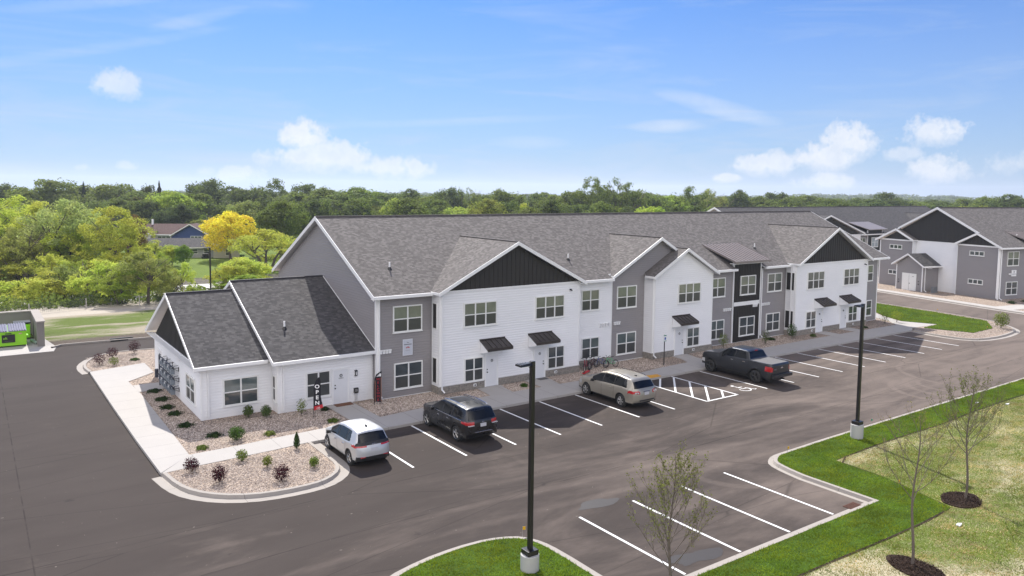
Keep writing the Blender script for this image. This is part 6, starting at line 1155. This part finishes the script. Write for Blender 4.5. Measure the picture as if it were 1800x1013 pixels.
def trunk_mesh(kind, seed):
    rr = random.Random(seed); mb = MB(); top = .62 if kind != 'C' else .95; r = .022 if kind != 'S' else .014; stems = 1 if kind in 'RC' else 3
    for s in range(stems):
        bx, by = (0, 0) if stems == 1 else (rr.uniform(-.08, .08), rr.uniform(-.08, .08)); p = Vector((bx, by, -.02)); q = Vector((bx * 2 + rr.uniform(-.03, .03), by * 2 + rr.uniform(-.03, .03), top * .5)); e = Vector((q.x * 2.2, q.y * 2.2, top)); mb.tube(p, q, r, r * .75, 7, cap=False); mb.tube(q, e, r * .75, r * .3, 6, cap=False)
        if kind != 'C':
            for i in range(7):
                a = rr.uniform(0, 6.28); z = rr.uniform(.25, .6) * (top / .62); s0 = p.lerp(e, z / top); s1 = s0 + Vector((math.cos(a) * rr.uniform(.1, .2), math.sin(a) * rr.uniform(.1, .2), rr.uniform(.12, .25))); mb.tube(s0, s1, r * .4, r * .22, 5, cap=False)
                for _ in range(2): s2 = s1 + Vector((math.cos(a + rr.uniform(-.8, .8)) * .13, math.sin(a + rr.uniform(-.8, .8)) * .13, rr.uniform(.05, .18))); mb.tube(s1, s2, r * .22, r * .08, 4, cap=False)
    me_o = mb.build('trunk', M_bark, None, smooth=True, fix=False); me = me_o.data; bpy.data.objects.remove(me_o); return me
PROTO = {}
def proto(kind, far, var):
    key = (kind, far, var)
    if key not in PROTO:
        n = {('R', 0): 15000, ('R', 1): 9000, ('A', 0): 14000, ('A', 1): 6500, ('S', 0): 12000, ('S', 1): 6000, ('C', 0): 6000, ('C', 1): 5000}[(kind, far)]; sd = 100 * var + ord(kind); P, Nn = crown_pts(kind, sd, n); PROTO[key] = (leaf_cards('crown', P, Nn, (.027 if not far else .034) * (.8 if kind == 'A' else 1), .7, sd), trunk_mesh(kind, sd))
    return PROTO[key]
def plant_tree(kind, col, x, y, h, w, label, group, far, var, z=0, name='tree', cat='tree'):
    crown, trunk = proto(kind, far, var); t = thing(name, label, cat, (x, y, z), random.uniform(0, 6.28), group); t.scale = (w * 1.1, w * 1.1, h); c = LC[col]; j = random.uniform(.85, 1.18)
    for nm, me in (('trunk', trunk), ('crown', crown)): o = bpy.data.objects.new(nm, me); COL.objects.link(o); o.parent = t; o.color = (c[0] * j * random.uniform(.93, 1.07), c[1] * j, c[2] * j * random.uniform(.9, 1.1), 1)
    return t
TAB = '''S,yg,-15.5,56.1,3.9,7.1;S,yg,-12.8,55.4,4.7,6.6;S,ol,-10.1,56,5.3,5.8;S,yg,-8,52,5.3,6.3;S,lg,-6,48.1,4.2,5;A,ol,-3.7,47.8,5.4,6.2;S,lg,1.3,46.7,1.7,2.7;S,yg,5.6,50.9,4.1,5.2;S,lg,9.2,53.3,2.5,6.5;S,yg,12.5,57.1,2.4,5.7;A,yg,-12.7,93.3,10.9,12.4;A,sy,-8,75.3,10.4,11.1;A,yg,-3.7,68.6,9.4,9;A,ol,-14.6,70.2,7.3,7.5;R,yg,-4.2,80,8,7.1;A,lg,-10.3,86.7,8.3,9.6;R,gold,16.9,92,8.1,9.8;S,lg,2.3,72.9,3.4,3.4;R,yg,6.8,86.9,3.3,4;S,yg,4.9,93.1,3.9,4.5;S,yg,1.8,65.9,3.1,4.3;A,yg,2.2,58.3,4.5,3.1;R,mg,27.3,96.8,9.8,10.2;A,yg,16.1,70.5,6.3,10.2;R,bg,7.8,83.7,3.5,2.9;R,rb,2.6,92.3,7.7,3.9;A,ol,23.4,138.9,5.1,7.5;S,yg,-15.9,68.6,4.6,8;S,ol,-13.2,69.2,5.3,6.8;S,yg,-10.7,65,5.9,7;S,lg,-8.3,62,5.4,6.2;S,yg,-5.5,61.2,5.5,6.7;S,ol,-2.8,61.8,4.9,5.8;S,yg,-1.8,53.7,4.2,3.8;S,ol,-0.8,50.6,3.4,3.1;A,yg,-10.3,81.8,10,9.2;A,yg,-2.5,66.5,7,6.4;R,yg,10.4,62.2,4.5,7.4;S,lg,6.1,48.2,2.5,5.7;S,yg,9.2,50.9,1.5,5.3;R,ol,-11.5,77.8,6.9,8.9;R,yg,-7.7,73.9,7.4,8;R,dg,-10.9,224.3,13.4,15.4;R,dg,-5,232.4,12.1,11.9;R,mg,0.3,210.3,14.3,20.7;R,mg,9.4,228.3,13.3,19.1;C,dc,9.8,221.9,13.9,5.8;R,mg,17,210.7,13.3,18.3;R,mg,19.7,190.4,11.6,14;R,pu,18.3,185.3,9.7,7.6;R,pk,24.8,205.2,13,7.3;C,pk,26.2,198.1,14.2,6.5;R,lg,22.3,164.1,11.4,14.7;R,mg,29.9,171,10.9,14;R,dg,41.3,205.8,15.5,14.8;R,dg,21.7,149.8,8.5,7.9;R,dg,16.5,158.4,8.9,9.4;R,dg,18.3,149.8,7.2,7.8;R,dg,48.7,206.6,13,12.4;R,dg,45.9,178.1,12.3,17.5;A,dg,57,194.7,15.2,13.2;R,mg,54.5,165.8,11.4,17.1;R,dg,75,212.6,14.2,15.4;R,mg,63.3,165.7,13,19.1;R,mg,66,151.5,12.8,19.7;R,dg,86.6,179.9,12.1,14.2;R,lg,68.1,131.7,10.3,10.5;R,dg,98.8,183.5,13.3,10.2;R,mg,88.4,154.1,10.9,12.2;R,dg,103.6,167.8,14.1,14.2;A,mg,106.4,159.7,14.1,8;R,dg,112,161.9,11.4,10.6;R,mg,109,145.7,13.6,14.1;A,yg,78.9,105.7,9.8,8;A,yg,84.9,101.4,9.7,8.5;R,dg,132.3,159.8,12.7,11.1;R,mg,130.6,148.7,11.6,14.2;R,mg,129.2,137.4,13.1,13.6;A,mg,133.7,134.3,17,11.2;A,mg,142,134.5,17.7,12.2;A,mg,142.8,127.9,15.6,11.9;R,mg,154.4,131.9,13.1,16;R,lg,167.6,134.8,12.1,16.6;A,mg,172.9,131,15,14.8;A,ol,186.3,133.8,14.2,11.5;R,dg,210.2,141.4,14.4,9.5;R,dg,236.5,147.3,13.7,12.4;R,dg,240.2,144.6,14.2,7.5;R,mg,216.1,137.2,12.2,12.4;R,mg,253.3,147.6,12.5,13.7;R,dg,277.8,154.8,12.2,14.6;R,mg,275.6,144.1,11.6,14.2;R,dg,311.8,143.1,14.7,14.6;R,mg,308.6,133.1,11.3,14.6;R,dg,318.5,126,11.7,17.1;R,mg,330.4,117.6,11.4,17.1;R,lg,339.3,111.3,11.3,14.6;R,mg,348.2,105,12,12.2;R,mg,-14.6,169.7,8.2,10.8;R,ol,-11.3,158.1,8,11.5;R,ol,-6.2,163.1,9,11.9;R,mg,-1.1,161.3,8.1,12.1;R,mg,3.5,155.1,9.2,12.2;R,mg,12.2,177,9.4,12.7;R,dg,15.3,160.1,9.3,10.6;R,ol,32.8,139.4,9.6,10.8;R,dg,38.4,141.4,9.4,12.6;R,mg,37.4,124.8,9.3,11;R,dg,39.3,114.6,10.2,11.5;R,dg,51.1,129.9,9.5,12.2;R,mg,58.5,134,10,9.9;R,ol,68.5,143.3,8.4,10.9;R,mg,60.1,111.5,10.4,11.4;R,mg,86.3,145.8,10.2,12.3;R,lg,86.5,131.4,8.6,14.2;R,ol,66.9,89.7,10.4,9.5;R,dg,81.6,103.5,10.1,9.1;R,mg,77.1,89.9,9.1,10.4;R,dg,82.6,89,10.6,8.7;R,dg,103.4,105.2,9.6,12;R,mg,96.3,88.3,10.7,10.8;R,dg,105.1,89.1,9.3,10.1;R,lg,91.8,68.8,9.7,10.1;R,dg,104.3,74.3,10.3,9.4;R,dg,107.6,71.3,9.8,9.4;R,mg,146.8,97.9,9.1,15.3;R,mg,152.4,94.8,9.3,11.2;R,dg,155.6,90.4,9.7,13.7;R,lg,148.3,77.1,9.6,12.7;R,lg,131.7,59.1,9.1,8.9;R,dg,178.5,81.2,10.6,15.2;R,mg,183.5,78.2,8.9,14.3;R,lg,157.4,57.1,9.2,10.2;R,mg,190.2,69.8,9.7,12.1;R,lg,185.2,61.2,9.3,12.8;R,ol,152.2,39.2,10.7,11.7;R,ol,175.7,44.1,10.5,9.7;R,ol,154.8,30.3,10,10.3;R,mg,-9.2,349.2,10.8,21.7;R,mg,-3.6,311.9,8.6,13.8;R,mg,4.8,334.7,9.9,20.4;R,mg,12.2,332.2,10.9,19.4;R,dg,15.9,289.1,10.1,18.1;R,dg,23.3,287,9.5,19.9;R,dg,32,301.8,10.3,15;R,mg,29,239.4,10.9,17.8;R,mg,46.4,298.9,11.3,14.8;R,mg,45.5,254.3,10.2,15.2;R,dg,58.6,280.2,8.7,18.5;R,mg,68.3,283.1,10.2,21.3;R,dg,61.3,229,10.2,14.8;R,mg,75.3,246,9.1,15.3;R,dg,76.1,223.8,11.3,18.5;R,mg,103.1,269.6,12.1,19.7;R,mg,83.8,202.3,11.3,13.4;R,mg,118,263.6,9.8,21.3;R,dg,95.9,198.7,10.6,18.3;R,mg,131.2,248.1,12.1,18.2;R,mg,137.8,242.9,10,20;R,dg,119.8,195.9,10.7,14.3;R,dg,132.6,202.5,10.1,15.6;R,mg,133.8,187.9,11.6,16.3;R,dg,146.1,189.6,11,17;R,mg,181.7,220.4,12.9,15.1;R,mg,148.5,162.8,11.4,13.7;R,dg,179.5,188,11.4,17;R,dg,157,152.7,13,12.4;R,mg,200,187,13.6,15.8;R,mg,213.4,189.2,13.6,16.5;R,dg,225.5,187.5,11.6,20;R,mg,220.9,169.7,10.9,19.3;R,dg,213.9,152.6,12.2,19.3;R,dg,221.6,150,12.3,19.8;R,mg,220.5,139.1,10.3,15;R,mg,221.6,130.7,12.1,17.2;R,mg,263.4,148.8,12.8,21;R,mg,226.5,116.3,11.8,16.9;R,dg,257.8,125.8,12.4,14.4;R,dg,247.8,112.2,11.6,18.9;R,dg,278.7,120.4,11.8,13.7;R,mg,300.4,123.6,11.4,18;R,mg,312.5,119.6,11.1,21.7;R,mg,328.7,117.7,12.3,19.1;R,mg,298.1,96.3,13.6,13.4;R,dg,290.7,84.7,14,17.3'''
ORD = ['first', 'second', 'third', 'fourth', 'fifth', 'sixth', 'seventh', 'eighth', 'ninth', 'tenth', 'eleventh', 'twelfth', 'thirteenth', 'fourteenth', 'fifteenth', 'sixteenth', 'seventeenth', 'eighteenth', 'nineteenth']
def ordn(i):
    i += 1
    if i < 20: return ORD[i - 1]
    t = ['twent', 'thirt', 'fort', 'fift', 'sixt', 'sevent', 'eight', 'ninet'][i // 10 - 2]
    return t + 'ieth' if i % 10 == 0 else t + 'y-' + ORD[i % 10 - 1]
CW = dict(yg='yellow-green', ol='olive', lg='light green', sy='silvery yellow', gold='golden', mg='mid green', bg='bright green', rb='reddish', dg='dark green', dc='dark', pk='blackish', pu='purple')
KW = dict(R='rounded tree', A='open-crowned tree', S='bushy tree', C='conifer'); KN = dict(R='broadleaf_tree', A='broadleaf_tree', S='bushy_tree', C='conifer')
ents = [e.split(',') for e in TAB.split(';')]; ents = [(e[0], e[1], *map(float, e[2:])) for e in ents]; rowsT = dict(near=[], wood=[], back=[])
special = {(16.9, 92.0): 'golden yellow leafed tree beside the bungalow across the river', (7.8, 83.7): 'small bright green tree standing alone on the lawn across the river', (2.6, 92.3): 'reddish leafed tree half hidden behind the yellow-green trees'}
for k, e in enumerate(ents):
    d = math.hypot(e[2] - CAMP.x, e[3] - CAMP.y); rowsT['near' if k < 42 else ('wood' if k < 102 else 'back')].append((math.atan2(e[2] - CAMP.x, e[3] - CAMP.y), e, d, k))
PH = dict(near='from the left among the trees along the river', wood='from the left in the tall skyline row', back='from the left in the leafy belt behind the roofs'); GR = dict(near='trees along the river', wood='skyline trees of the wood', back='belt of trees behind the roofs')
for rk, L_ in rowsT.items():
    L_.sort(key=lambda q: q[0])
    for i, (_, e, d, k) in enumerate(L_):
        kind, col, x, y, h, w = e; lab = special.get((x, y)) or f'{CW[col]} {KW[kind]}, {ordn(i)} {PH[rk]}'
        plant_tree(kind, col, x, y, h, w, lab, GR[rk], 0 if rk == 'near' else 1, (k * 7) % 3, ground_z(x, y), KN[kind])
def distant_woods():
    rg = np.random.default_rng(11); Ps = []; Ns = []; n = 0
    for i in range(1700):
        a = R(rg.uniform(5, 84)); d = 330 + 1900 * rg.random() ** 1.35; x = CAMP.x + d * math.sin(a); y = CAMP.y + d * math.cos(a)
        if d < 420 and 45 < math.degrees(a): d += 120; x = CAMP.x + d * math.sin(a); y = CAMP.y + d * math.cos(a)
        if 60 < math.degrees(a) and d < 480 and rg.random() < .6: continue
        z = ground_z(x, y); w = rg.uniform(9, 20) * (1 + d / 1500); h = rg.uniform(6, 9.5) * (1 + d / 3500); m = 80
        q = rg.normal(size=(m, 3)); q /= np.linalg.norm(q, axis=1, keepdims=True); q[:, 2] = np.abs(q[:, 2]); P = q * np.array([w * .5, w * .5, h * .62]) * rg.uniform(.75, 1.1, (m, 1)) + np.array([x, y, z + h * .36]); Ps.append(P); Ns.append(q + rg.normal(size=(m, 3)) * .5)
    me = leaf_cards('distant_woods', np.concatenate(Ps), np.concatenate(Ns), 3.6, .8, 12); o = bpy.data.objects.new('distant_woods', me); COL.objects.link(o); o.color = (.085, .105, .050, 1); tag(o, 'far-off green woods reaching to the horizon', 'woods', kind='stuff')
distant_woods()
# undergrowth along the river bank
def undergrowth():
    rg = np.random.default_rng(5); n = 9000; x = rg.uniform(-32, 34, n); y = rg.uniform(48.0, 51.5, n); z = -.1 + rg.random(n) ** 1.6 * 1.5 * (.5 + .5 * np.sin(x * .9) ** 2); m2 = 9000; x2 = rg.uniform(-60, 160, m2); y2 = rg.uniform(128, 150, m2); z2 = rg.random(m2) ** 1.3 * 3.2
    P = np.stack([np.r_[x], np.r_[y], z], 1); me = leaf_cards('bank_undergrowth', P, rg.normal(size=(n, 3)) + np.array([0, -.5, .6]), .30, .7, 6); o = bpy.data.objects.new('bank_undergrowth', me); COL.objects.link(o); o.color = (.10, .135, .035, 1); tag(o, 'low leafy undergrowth along the river bank behind the fence', 'undergrowth', kind='stuff')
    P = np.stack([x2, y2, z2], 1); me = leaf_cards('wood_edge_brush', P, rg.normal(size=(m2, 3)) + np.array([0, -.4, .6]), 1.0, .7, 8); o = bpy.data.objects.new('wood_edge_brush', me); COL.objects.link(o); o.color = (.035, .06, .018, 1); tag(o, 'dark brush along the edge of the wood behind the houses', 'brush', kind='stuff')
undergrowth()

# shrubs in the gravel beds
def shrub(x, y, z, w, h, col, label, kind='B', group='shrubs in the gravel beds', n=420, leaf=.06):
    n = int(n * 2.2); leaf *= 1.15; w *= .80; h *= .80
    rg = np.random.default_rng(int(abs(x * 97 + y * 31)) + 5); d = rg.normal(size=(n, 3)); d /= np.linalg.norm(d, axis=1, keepdims=True); r = rg.random((n, 1)) ** .45
    if kind == 'F': P = d * r * np.array([w * .5, w * .5, h * .5]); P[:, 2] = np.abs(P[:, 2]) + .03; P[:, :2] *= (1 + .35 * np.sin(np.arctan2(d[:, 1], d[:, 0]) * 5 + x))[:, None]
    elif kind == 'P': P = d * r * np.array([w * .5, w * .5, h * .5]); P[:, 2] += h * .52; P[:, :2] *= np.clip(1.15 - P[:, 2:3] / h * .9, .1, 1)
    else: P = d * r * np.array([w * .5, w * .5, h * .42]); P[:, 2] += h * .58; P += rg.normal(size=(n, 3)) * .02; cl = np.round(d * 1.6) * .05 * w; P += cl
    t = thing('shrub', label, 'shrub', (x, y, z), 0, group); o = bpy.data.objects.new('leaves', leaf_cards('leaves', P, d + rg.normal(size=(n, 3)) * .6 + np.array([0, 0, .4]), leaf, .6, 3, M_leaf_shrub)); COL.objects.link(o); o.parent = t; o.color = (*col, 1)
    if kind != 'F':
        mb = MB(); rr = random.Random(int(x * 10)); 
        for i in range(7): a = rr.uniform(0, 6.28); e = rr.uniform(.3, .8); mb.tube((0, 0, -.01), (math.cos(a) * w * .35 * e, math.sin(a) * w * .35 * e, h * .7), .008, .003, 4, cap=False)
        mb.build('stems', M_bark, t, fix=False)
    return t
DJ = (.035, .060, .018); BU = (.055, .013, .020); YG = (.17, .21, .045); MG = (.09, .13, .035)
for i, (x, y, w) in enumerate(((-10.13, 8.7, .95), (-10.09, 6.56, 1.0), (-10.2, 4.74, .95), (-10.11, 3.23, .95), (-10.11, .81, .95), (-9.33, -1.6, .85))): shrub(x, y, .1, w, .42, DJ, f'low dark juniper, {ordn(i)} from the back of the row along the side walk', 'F')
shrub(-8.58, -2.73, .1, .85, .75, (.07, .12, .02), 'round green shrub at the front edge of the office gravel bed', leaf=.07); shrub(-10.26, -3.18, .1, .6, .4, YG, 'light green shrub near the corner of both sidewalks', 'F'); shrub(-7.03, -2.82, .1, .65, .4, YG, 'yellow-green low shrub behind the front sidewalk', 'F')
shrub(-7.05, .58, .1, .6, .8, MG, 'grey-green shrub below the left office window'); shrub(-6.3, .0, .1, .6, .85, MG, 'leafy upright shrub at the step in the office wall'); shrub(-4.6, -.55, .1, .65, 1.15, YG, 'thin upright shrub left of the OPEN flag', n=160); shrub(-3.2, -.3, .1, .5, .42, DJ, 'small dark shrub right of the OPEN flag', 'F'); shrub(-3.62, -2.5, .1, .7, .35, (.09, .14, .02), 'low green shrub behind the white-roofed hatchback', 'F')
shrub(-9.21, -5.82, .12, .55, .62, YG, 'light green shrub near the sidewalk on the front island', n=260); shrub(-8.52, -7.16, .12, .45, .6, YG, 'light green shrub in the middle of the front island', n=220); shrub(-6.87, -8.34, .12, .48, .58, (.13, .19, .03), 'green shrub near the rounded end of the front island', n=260)
shrub(-11.36, -5.96, .12, .72, .72, BU, 'burgundy shrub at the left corner of the front island', n=300); shrub(-10.7, -7.85, .12, .72, .85, BU, 'burgundy shrub at the left front of the island', n=320); shrub(-8.54, -9.05, .12, .78, .8, BU, 'burgundy shrub at the front kerb of the island', n=320); shrub(-6.64, -5.55, .12, .48, 1.0, (.05, .085, .022), 'small conical evergreen at the top of the front island', 'P', n=700, leaf=.05)
shrub(-11.8, 18.24, .1, .95, .95, BU, 'burgundy shrub at the tip of the rear gravel bed', n=300); shrub(-10.78, 19.91, .1, .95, .95, BU, 'burgundy shrub second along the rear gravel bed', n=300); shrub(-9.2, 21.0, .1, .95, 1.1, BU, 'burgundy shrub nearest the white wall on the rear bed', n=300); shrub(-11.0, 17.5, .1, .8, .7, YG, 'yellow-green shrub beside the burgundy ones on the rear bed', n=180); shrub(-9.59, 18.46, .1, .7, .3, MG, 'flat green shrub in the rear gravel bed', 'F')
shrub(8.92, -2.1, .1, .55, .45, (.06, .12, .02), 'small green shrub between the two left doors', 'F'); shrub(32.86, -1.9, .1, .8, 1.5, MG, 'thin tall shrub in front of the dark panel', n=260); shrub(34.85, -1.0, .1, .8, .5, DJ, 'low dark shrub right of the dark panel', 'F'); shrub(28.9, -1.0, .1, .9, 1.5, YG, 'yellow-green shrub behind the pickup truck', n=300); shrub(36.65, -1.7, .1, .9, 1.6, (.06, .11, .02), 'dense green shrub at the corner of the right bay', n=500); shrub(39.2, -2.0, .1, .6, .6, MG, 'small green shrub left of the fourth door', 'F'); shrub(47.0, -2.0, .1, .7, .4, DJ, 'low dark shrub at the right end of the front wall', 'F')
shrub(50.67, -1.87, .1, 1.2, 1.6, YG, 'open shrub in gravel at the right end of the building', n=200); shrub(52.5, -2.0, .1, 1.2, 1.4, (.28, .33, .03), 'bright yellow-green shrub beside the end walk', n=200); shrub(57.6, -8.9, .12, 1.5, 1.8, YG, 'leafy shrub at the tip of the far island', n=420, leaf=.1); shrub(76.2, -2.3, .1, 1.1, .8, DJ, 'dark round shrub at the corner of the far building', 'F'); shrub(79.0, -2.6, .1, 1.1, .6, DJ, 'second dark round shrub by the far building wall', 'F')

# saplings
def sapling(name, label, loc, h, spread, leafn, leafc, first, seed, nb=22, up=.75, leafs=.07, lean=(0, 0)):
    rr = random.Random(seed); t = thing(name, label, 'young tree', loc, 0, 'young trees on the lawn'); mb = MB(); P = []
    pts = [Vector((lean[0] * z + .05 * math.sin(z * 1.3 + seed), lean[1] * z + .05 * math.cos(z * 1.7 + seed), z)) for z in np.linspace(0, h, 12)]; rad = lambda z: .045 * max(0.0, 1 - z / h) ** .8 + .006
    for a, b in zip(pts[:-1], pts[1:]): mb.tube(a, b, rad(a.z), rad(b.z), 8, cap=False)
    def branch(p, d, L, r, lvl):
        n = 5; q = p
        for i in range(n):
            d = (d + Vector((rr.uniform(-.12, .12), rr.uniform(-.12, .12), .10))).normalized(); e = q + d * (L / n); mb.tube(q, e, r * (1 - i / n * .7), r * (1 - (i + 1) / n * .7), 5, cap=False)
            if lvl < 2 and i > 0:
                for _ in range(2 if lvl == 0 else 1): a = rr.uniform(0, 6.28); branch(e, (d + Vector((math.cos(a), math.sin(a), .35)) * .55).normalized(), L * rr.uniform(.25, .45), r * .45, lvl + 1)
            if lvl > 0 or i > 1: P.append(e.copy()); P.append(q.lerp(e, .5))
            q = e
    for i in range(nb):
        f = (i + .5) / nb; z = h * (first + (1 - first) * .86 * f); a = i * 2.4 + rr.uniform(-.4, .4); k = min(int(z / h * 11), 10); p = pts[k].lerp(pts[k + 1], z / h * 11 - k); L = spread * (1 - f * .62) * rr.uniform(.75, 1.1) / max(.4, math.cos(math.atan(up)))
        branch(p, Vector((math.cos(a), math.sin(a), up)).normalized(), L, .016 * (1 - f * .5), 0)
    mb.build('trunk', M_barkl, t, smooth=True, fix=False)
    if leafn: pp = np.array([tuple(p) for p in P]); rg = np.random.default_rng(seed); idx = rg.choice(len(pp), leafn); Q = pp[idx] + rg.normal(size=(leafn, 3)) * .035; o = bpy.data.objects.new('leaves', leaf_cards('leaves', Q, rg.normal(size=(leafn, 3)) + np.array([0, 0, .6]), leafs, .6, seed)); COL.objects.link(o); o.parent = t; o.color = (*leafc, 1)
    return t
sapling('young_tree', 'young upright tree with many budding branches in front of the small parking bay', (-1.85, -24.3, .1), 4.3, 1.4, 2700, (.15, .15, .05), .13, 3, 30, 1.1, .062)
sapling('young_tree', 'young tree in the farther mulch ring with small olive leaves', (13.2, -25.9, .1), 4.75, 1.6, 1700, (.12, .115, .05), .36, 8, 24, .95, .06)
sapling('young_tree', 'almost bare young tree in the nearer mulch ring', (6.0, -27.5, .1), 5.0, 1.65, 700, (.20, .15, .07), .38, 15, 13, .8, .05)
def mulch(cx, cy, rx, ry, seed, lab):
    o = MB().flat(blob(cx, cy, rx, ry, 0, 30, seed, .10), .08, .16).build('mulch_ring', M_mulch, None, fix=False); tag(o, lab, 'mulch'); rg = np.random.default_rng(seed); n = 1500; a = rg.uniform(0, 6.28, n); r = np.sqrt(rg.random(n)) * .97; P = np.stack([cx + rx * r * np.cos(a), cy + ry * r * np.sin(a), .165 + rg.random(n) * .03], 1); m2 = bpy.data.objects.new('mulch_chips', leaf_cards('mulch_chips', P, rg.normal(size=(n, 3)) * .5 + np.array([0, 0, 1]), .07, .4, seed, M_mulch)); COL.objects.link(m2); m2.parent = o
mulch(13.0, -25.85, .85, .72, 4, 'dark mulch ring round the farther young tree'); mulch(5.9, -27.7, .66, .85, 6, 'dark mulch ring round the nearer young tree')

# grass blades
def in_poly_np(x, y, P):
    c = np.zeros(len(x), bool); n = len(P)
    for i in range(n):
        x1, y1 = P[i]; x2, y2 = P[i - 1]; m = ((y1 > y) != (y2 > y)) & (x < (x2 - x1) * (y - y1) / (y2 - y1 + 1e-12) + x1); c ^= m
    return c
def blades(name, label, polys, box, n, h, w, col, z, seed, keep=None):
    rg = np.random.default_rng(seed); x = rg.uniform(box[0], box[1], n); y = rg.uniform(box[2], box[3], n); m = np.zeros(n, bool)
    for P in polys: m |= in_poly_np(x, y, P)
    if keep is not None: m &= keep(x, y)
    x, y = x[m], y[m]; n = len(x); a = rg.uniform(0, 6.28, n); hh = h * rg.uniform(.5, 1.3, n) * (.8 + .35 * np.sin(x * 3.1 + np.sin(y * 2.3) * 2) * np.sin(y * 4.1 + x)); lx = rg.normal(size=n) * h * .5; ly = rg.normal(size=n) * h * .5
    b = np.stack([x, y, np.full(n, z)], 1); u = np.stack([np.cos(a), np.sin(a), 0 * a], 1) * w / 2; v = np.stack([b - u, b + u, b + np.stack([lx, ly, hh], 1)], 1).reshape(-1, 3)
    me = bpy.data.meshes.new(name); me.vertices.add(3 * n); me.vertices.foreach_set('co', v.astype(np.float32).ravel()); me.loops.add(3 * n); me.loops.foreach_set('vertex_index', np.arange(3 * n, dtype=np.int32)); me.polygons.add(n); me.polygons.foreach_set('loop_start', np.arange(0, 3 * n, 3, dtype=np.int32)); me.update(); me.validate(); me.materials.append(M_grass)
    o = bpy.data.objects.new(name, me); COL.objects.link(o); o.color = (*col, 1); tag(o, label, 'grass', kind='stuff')
blades('sod_grass', 'dense bright green sod along the kerbs', [sodpoly], (-11, 60, -26, -18.2), 460000, .075, .028, (.155, .245, .018), .13, 1, lambda x, y: ~((np.mod(y + .03 * np.sin(x * 3), .61) < .045) | (np.mod(x + 1.37 * np.floor(y / .61) + .03 * np.sin(y * 7), 1.5) < .05)))
blades('island_grass', 'bright green grass on the far traffic island', [grass_is], (51, 66, -9, 20), 60000, .09, .05, (.15, .24, .018), .15, 2)
def kp(x, y): return (np.sin(x * .9 + np.sin(y * .7) * 1.5) + np.sin(y * 1.3 - x * .4) + .6 * np.sin(x * 3.1 + y * 2.2)) > .0
blades('thin_grass', 'thin green tufts on the patchy straw lawn', [[(p[0], p[1]) for p in sod[:15]] + [(-3, -40), (40, -40), (50, -20.2)]], (0, 45, -36, -20.3), 300000, .06, .026, (.17, .215, .04), .11, 3, lambda x, y: np.random.default_rng(1).random(len(x)) < np.where(kp(x, y), 1.0, .45))
blades('straw_grass', 'dry straw-coloured grass on the thin lawn', [[(p[0], p[1]) for p in sod[:15]] + [(-3, -40), (40, -40), (50, -20.2)]], (0, 45, -36, -20.3), 330000, .05, .03, (.50, .45, .30), .11, 4, lambda x, y: np.random.default_rng(2).random(len(x)) < np.where(kp(x, y), .35, 1.0))

# ---------------------------------------------------------------- haze
m = bpy.data.materials.new('haze_air'); m.use_nodes = True; nt = m.node_tree; nt.nodes.remove(nt.nodes['Principled BSDF']); pv = nt.nodes.new('ShaderNodeVolumePrincipled'); pv.inputs['Color'].default_value = (.80, .88, 1, 1); pv.inputs['Density'].default_value = .0002; pv.inputs['Anisotropy'].default_value = .3
nt.links.new(pv.outputs[0], nt.nodes['Material Output'].inputs['Volume'])
hz = MB().box(-2600, -2600, -40, 4700, 4700, 60).build('haze', m); tag(hz, 'thin pale air between the camera and the far woods', 'haze', kind='stuff')
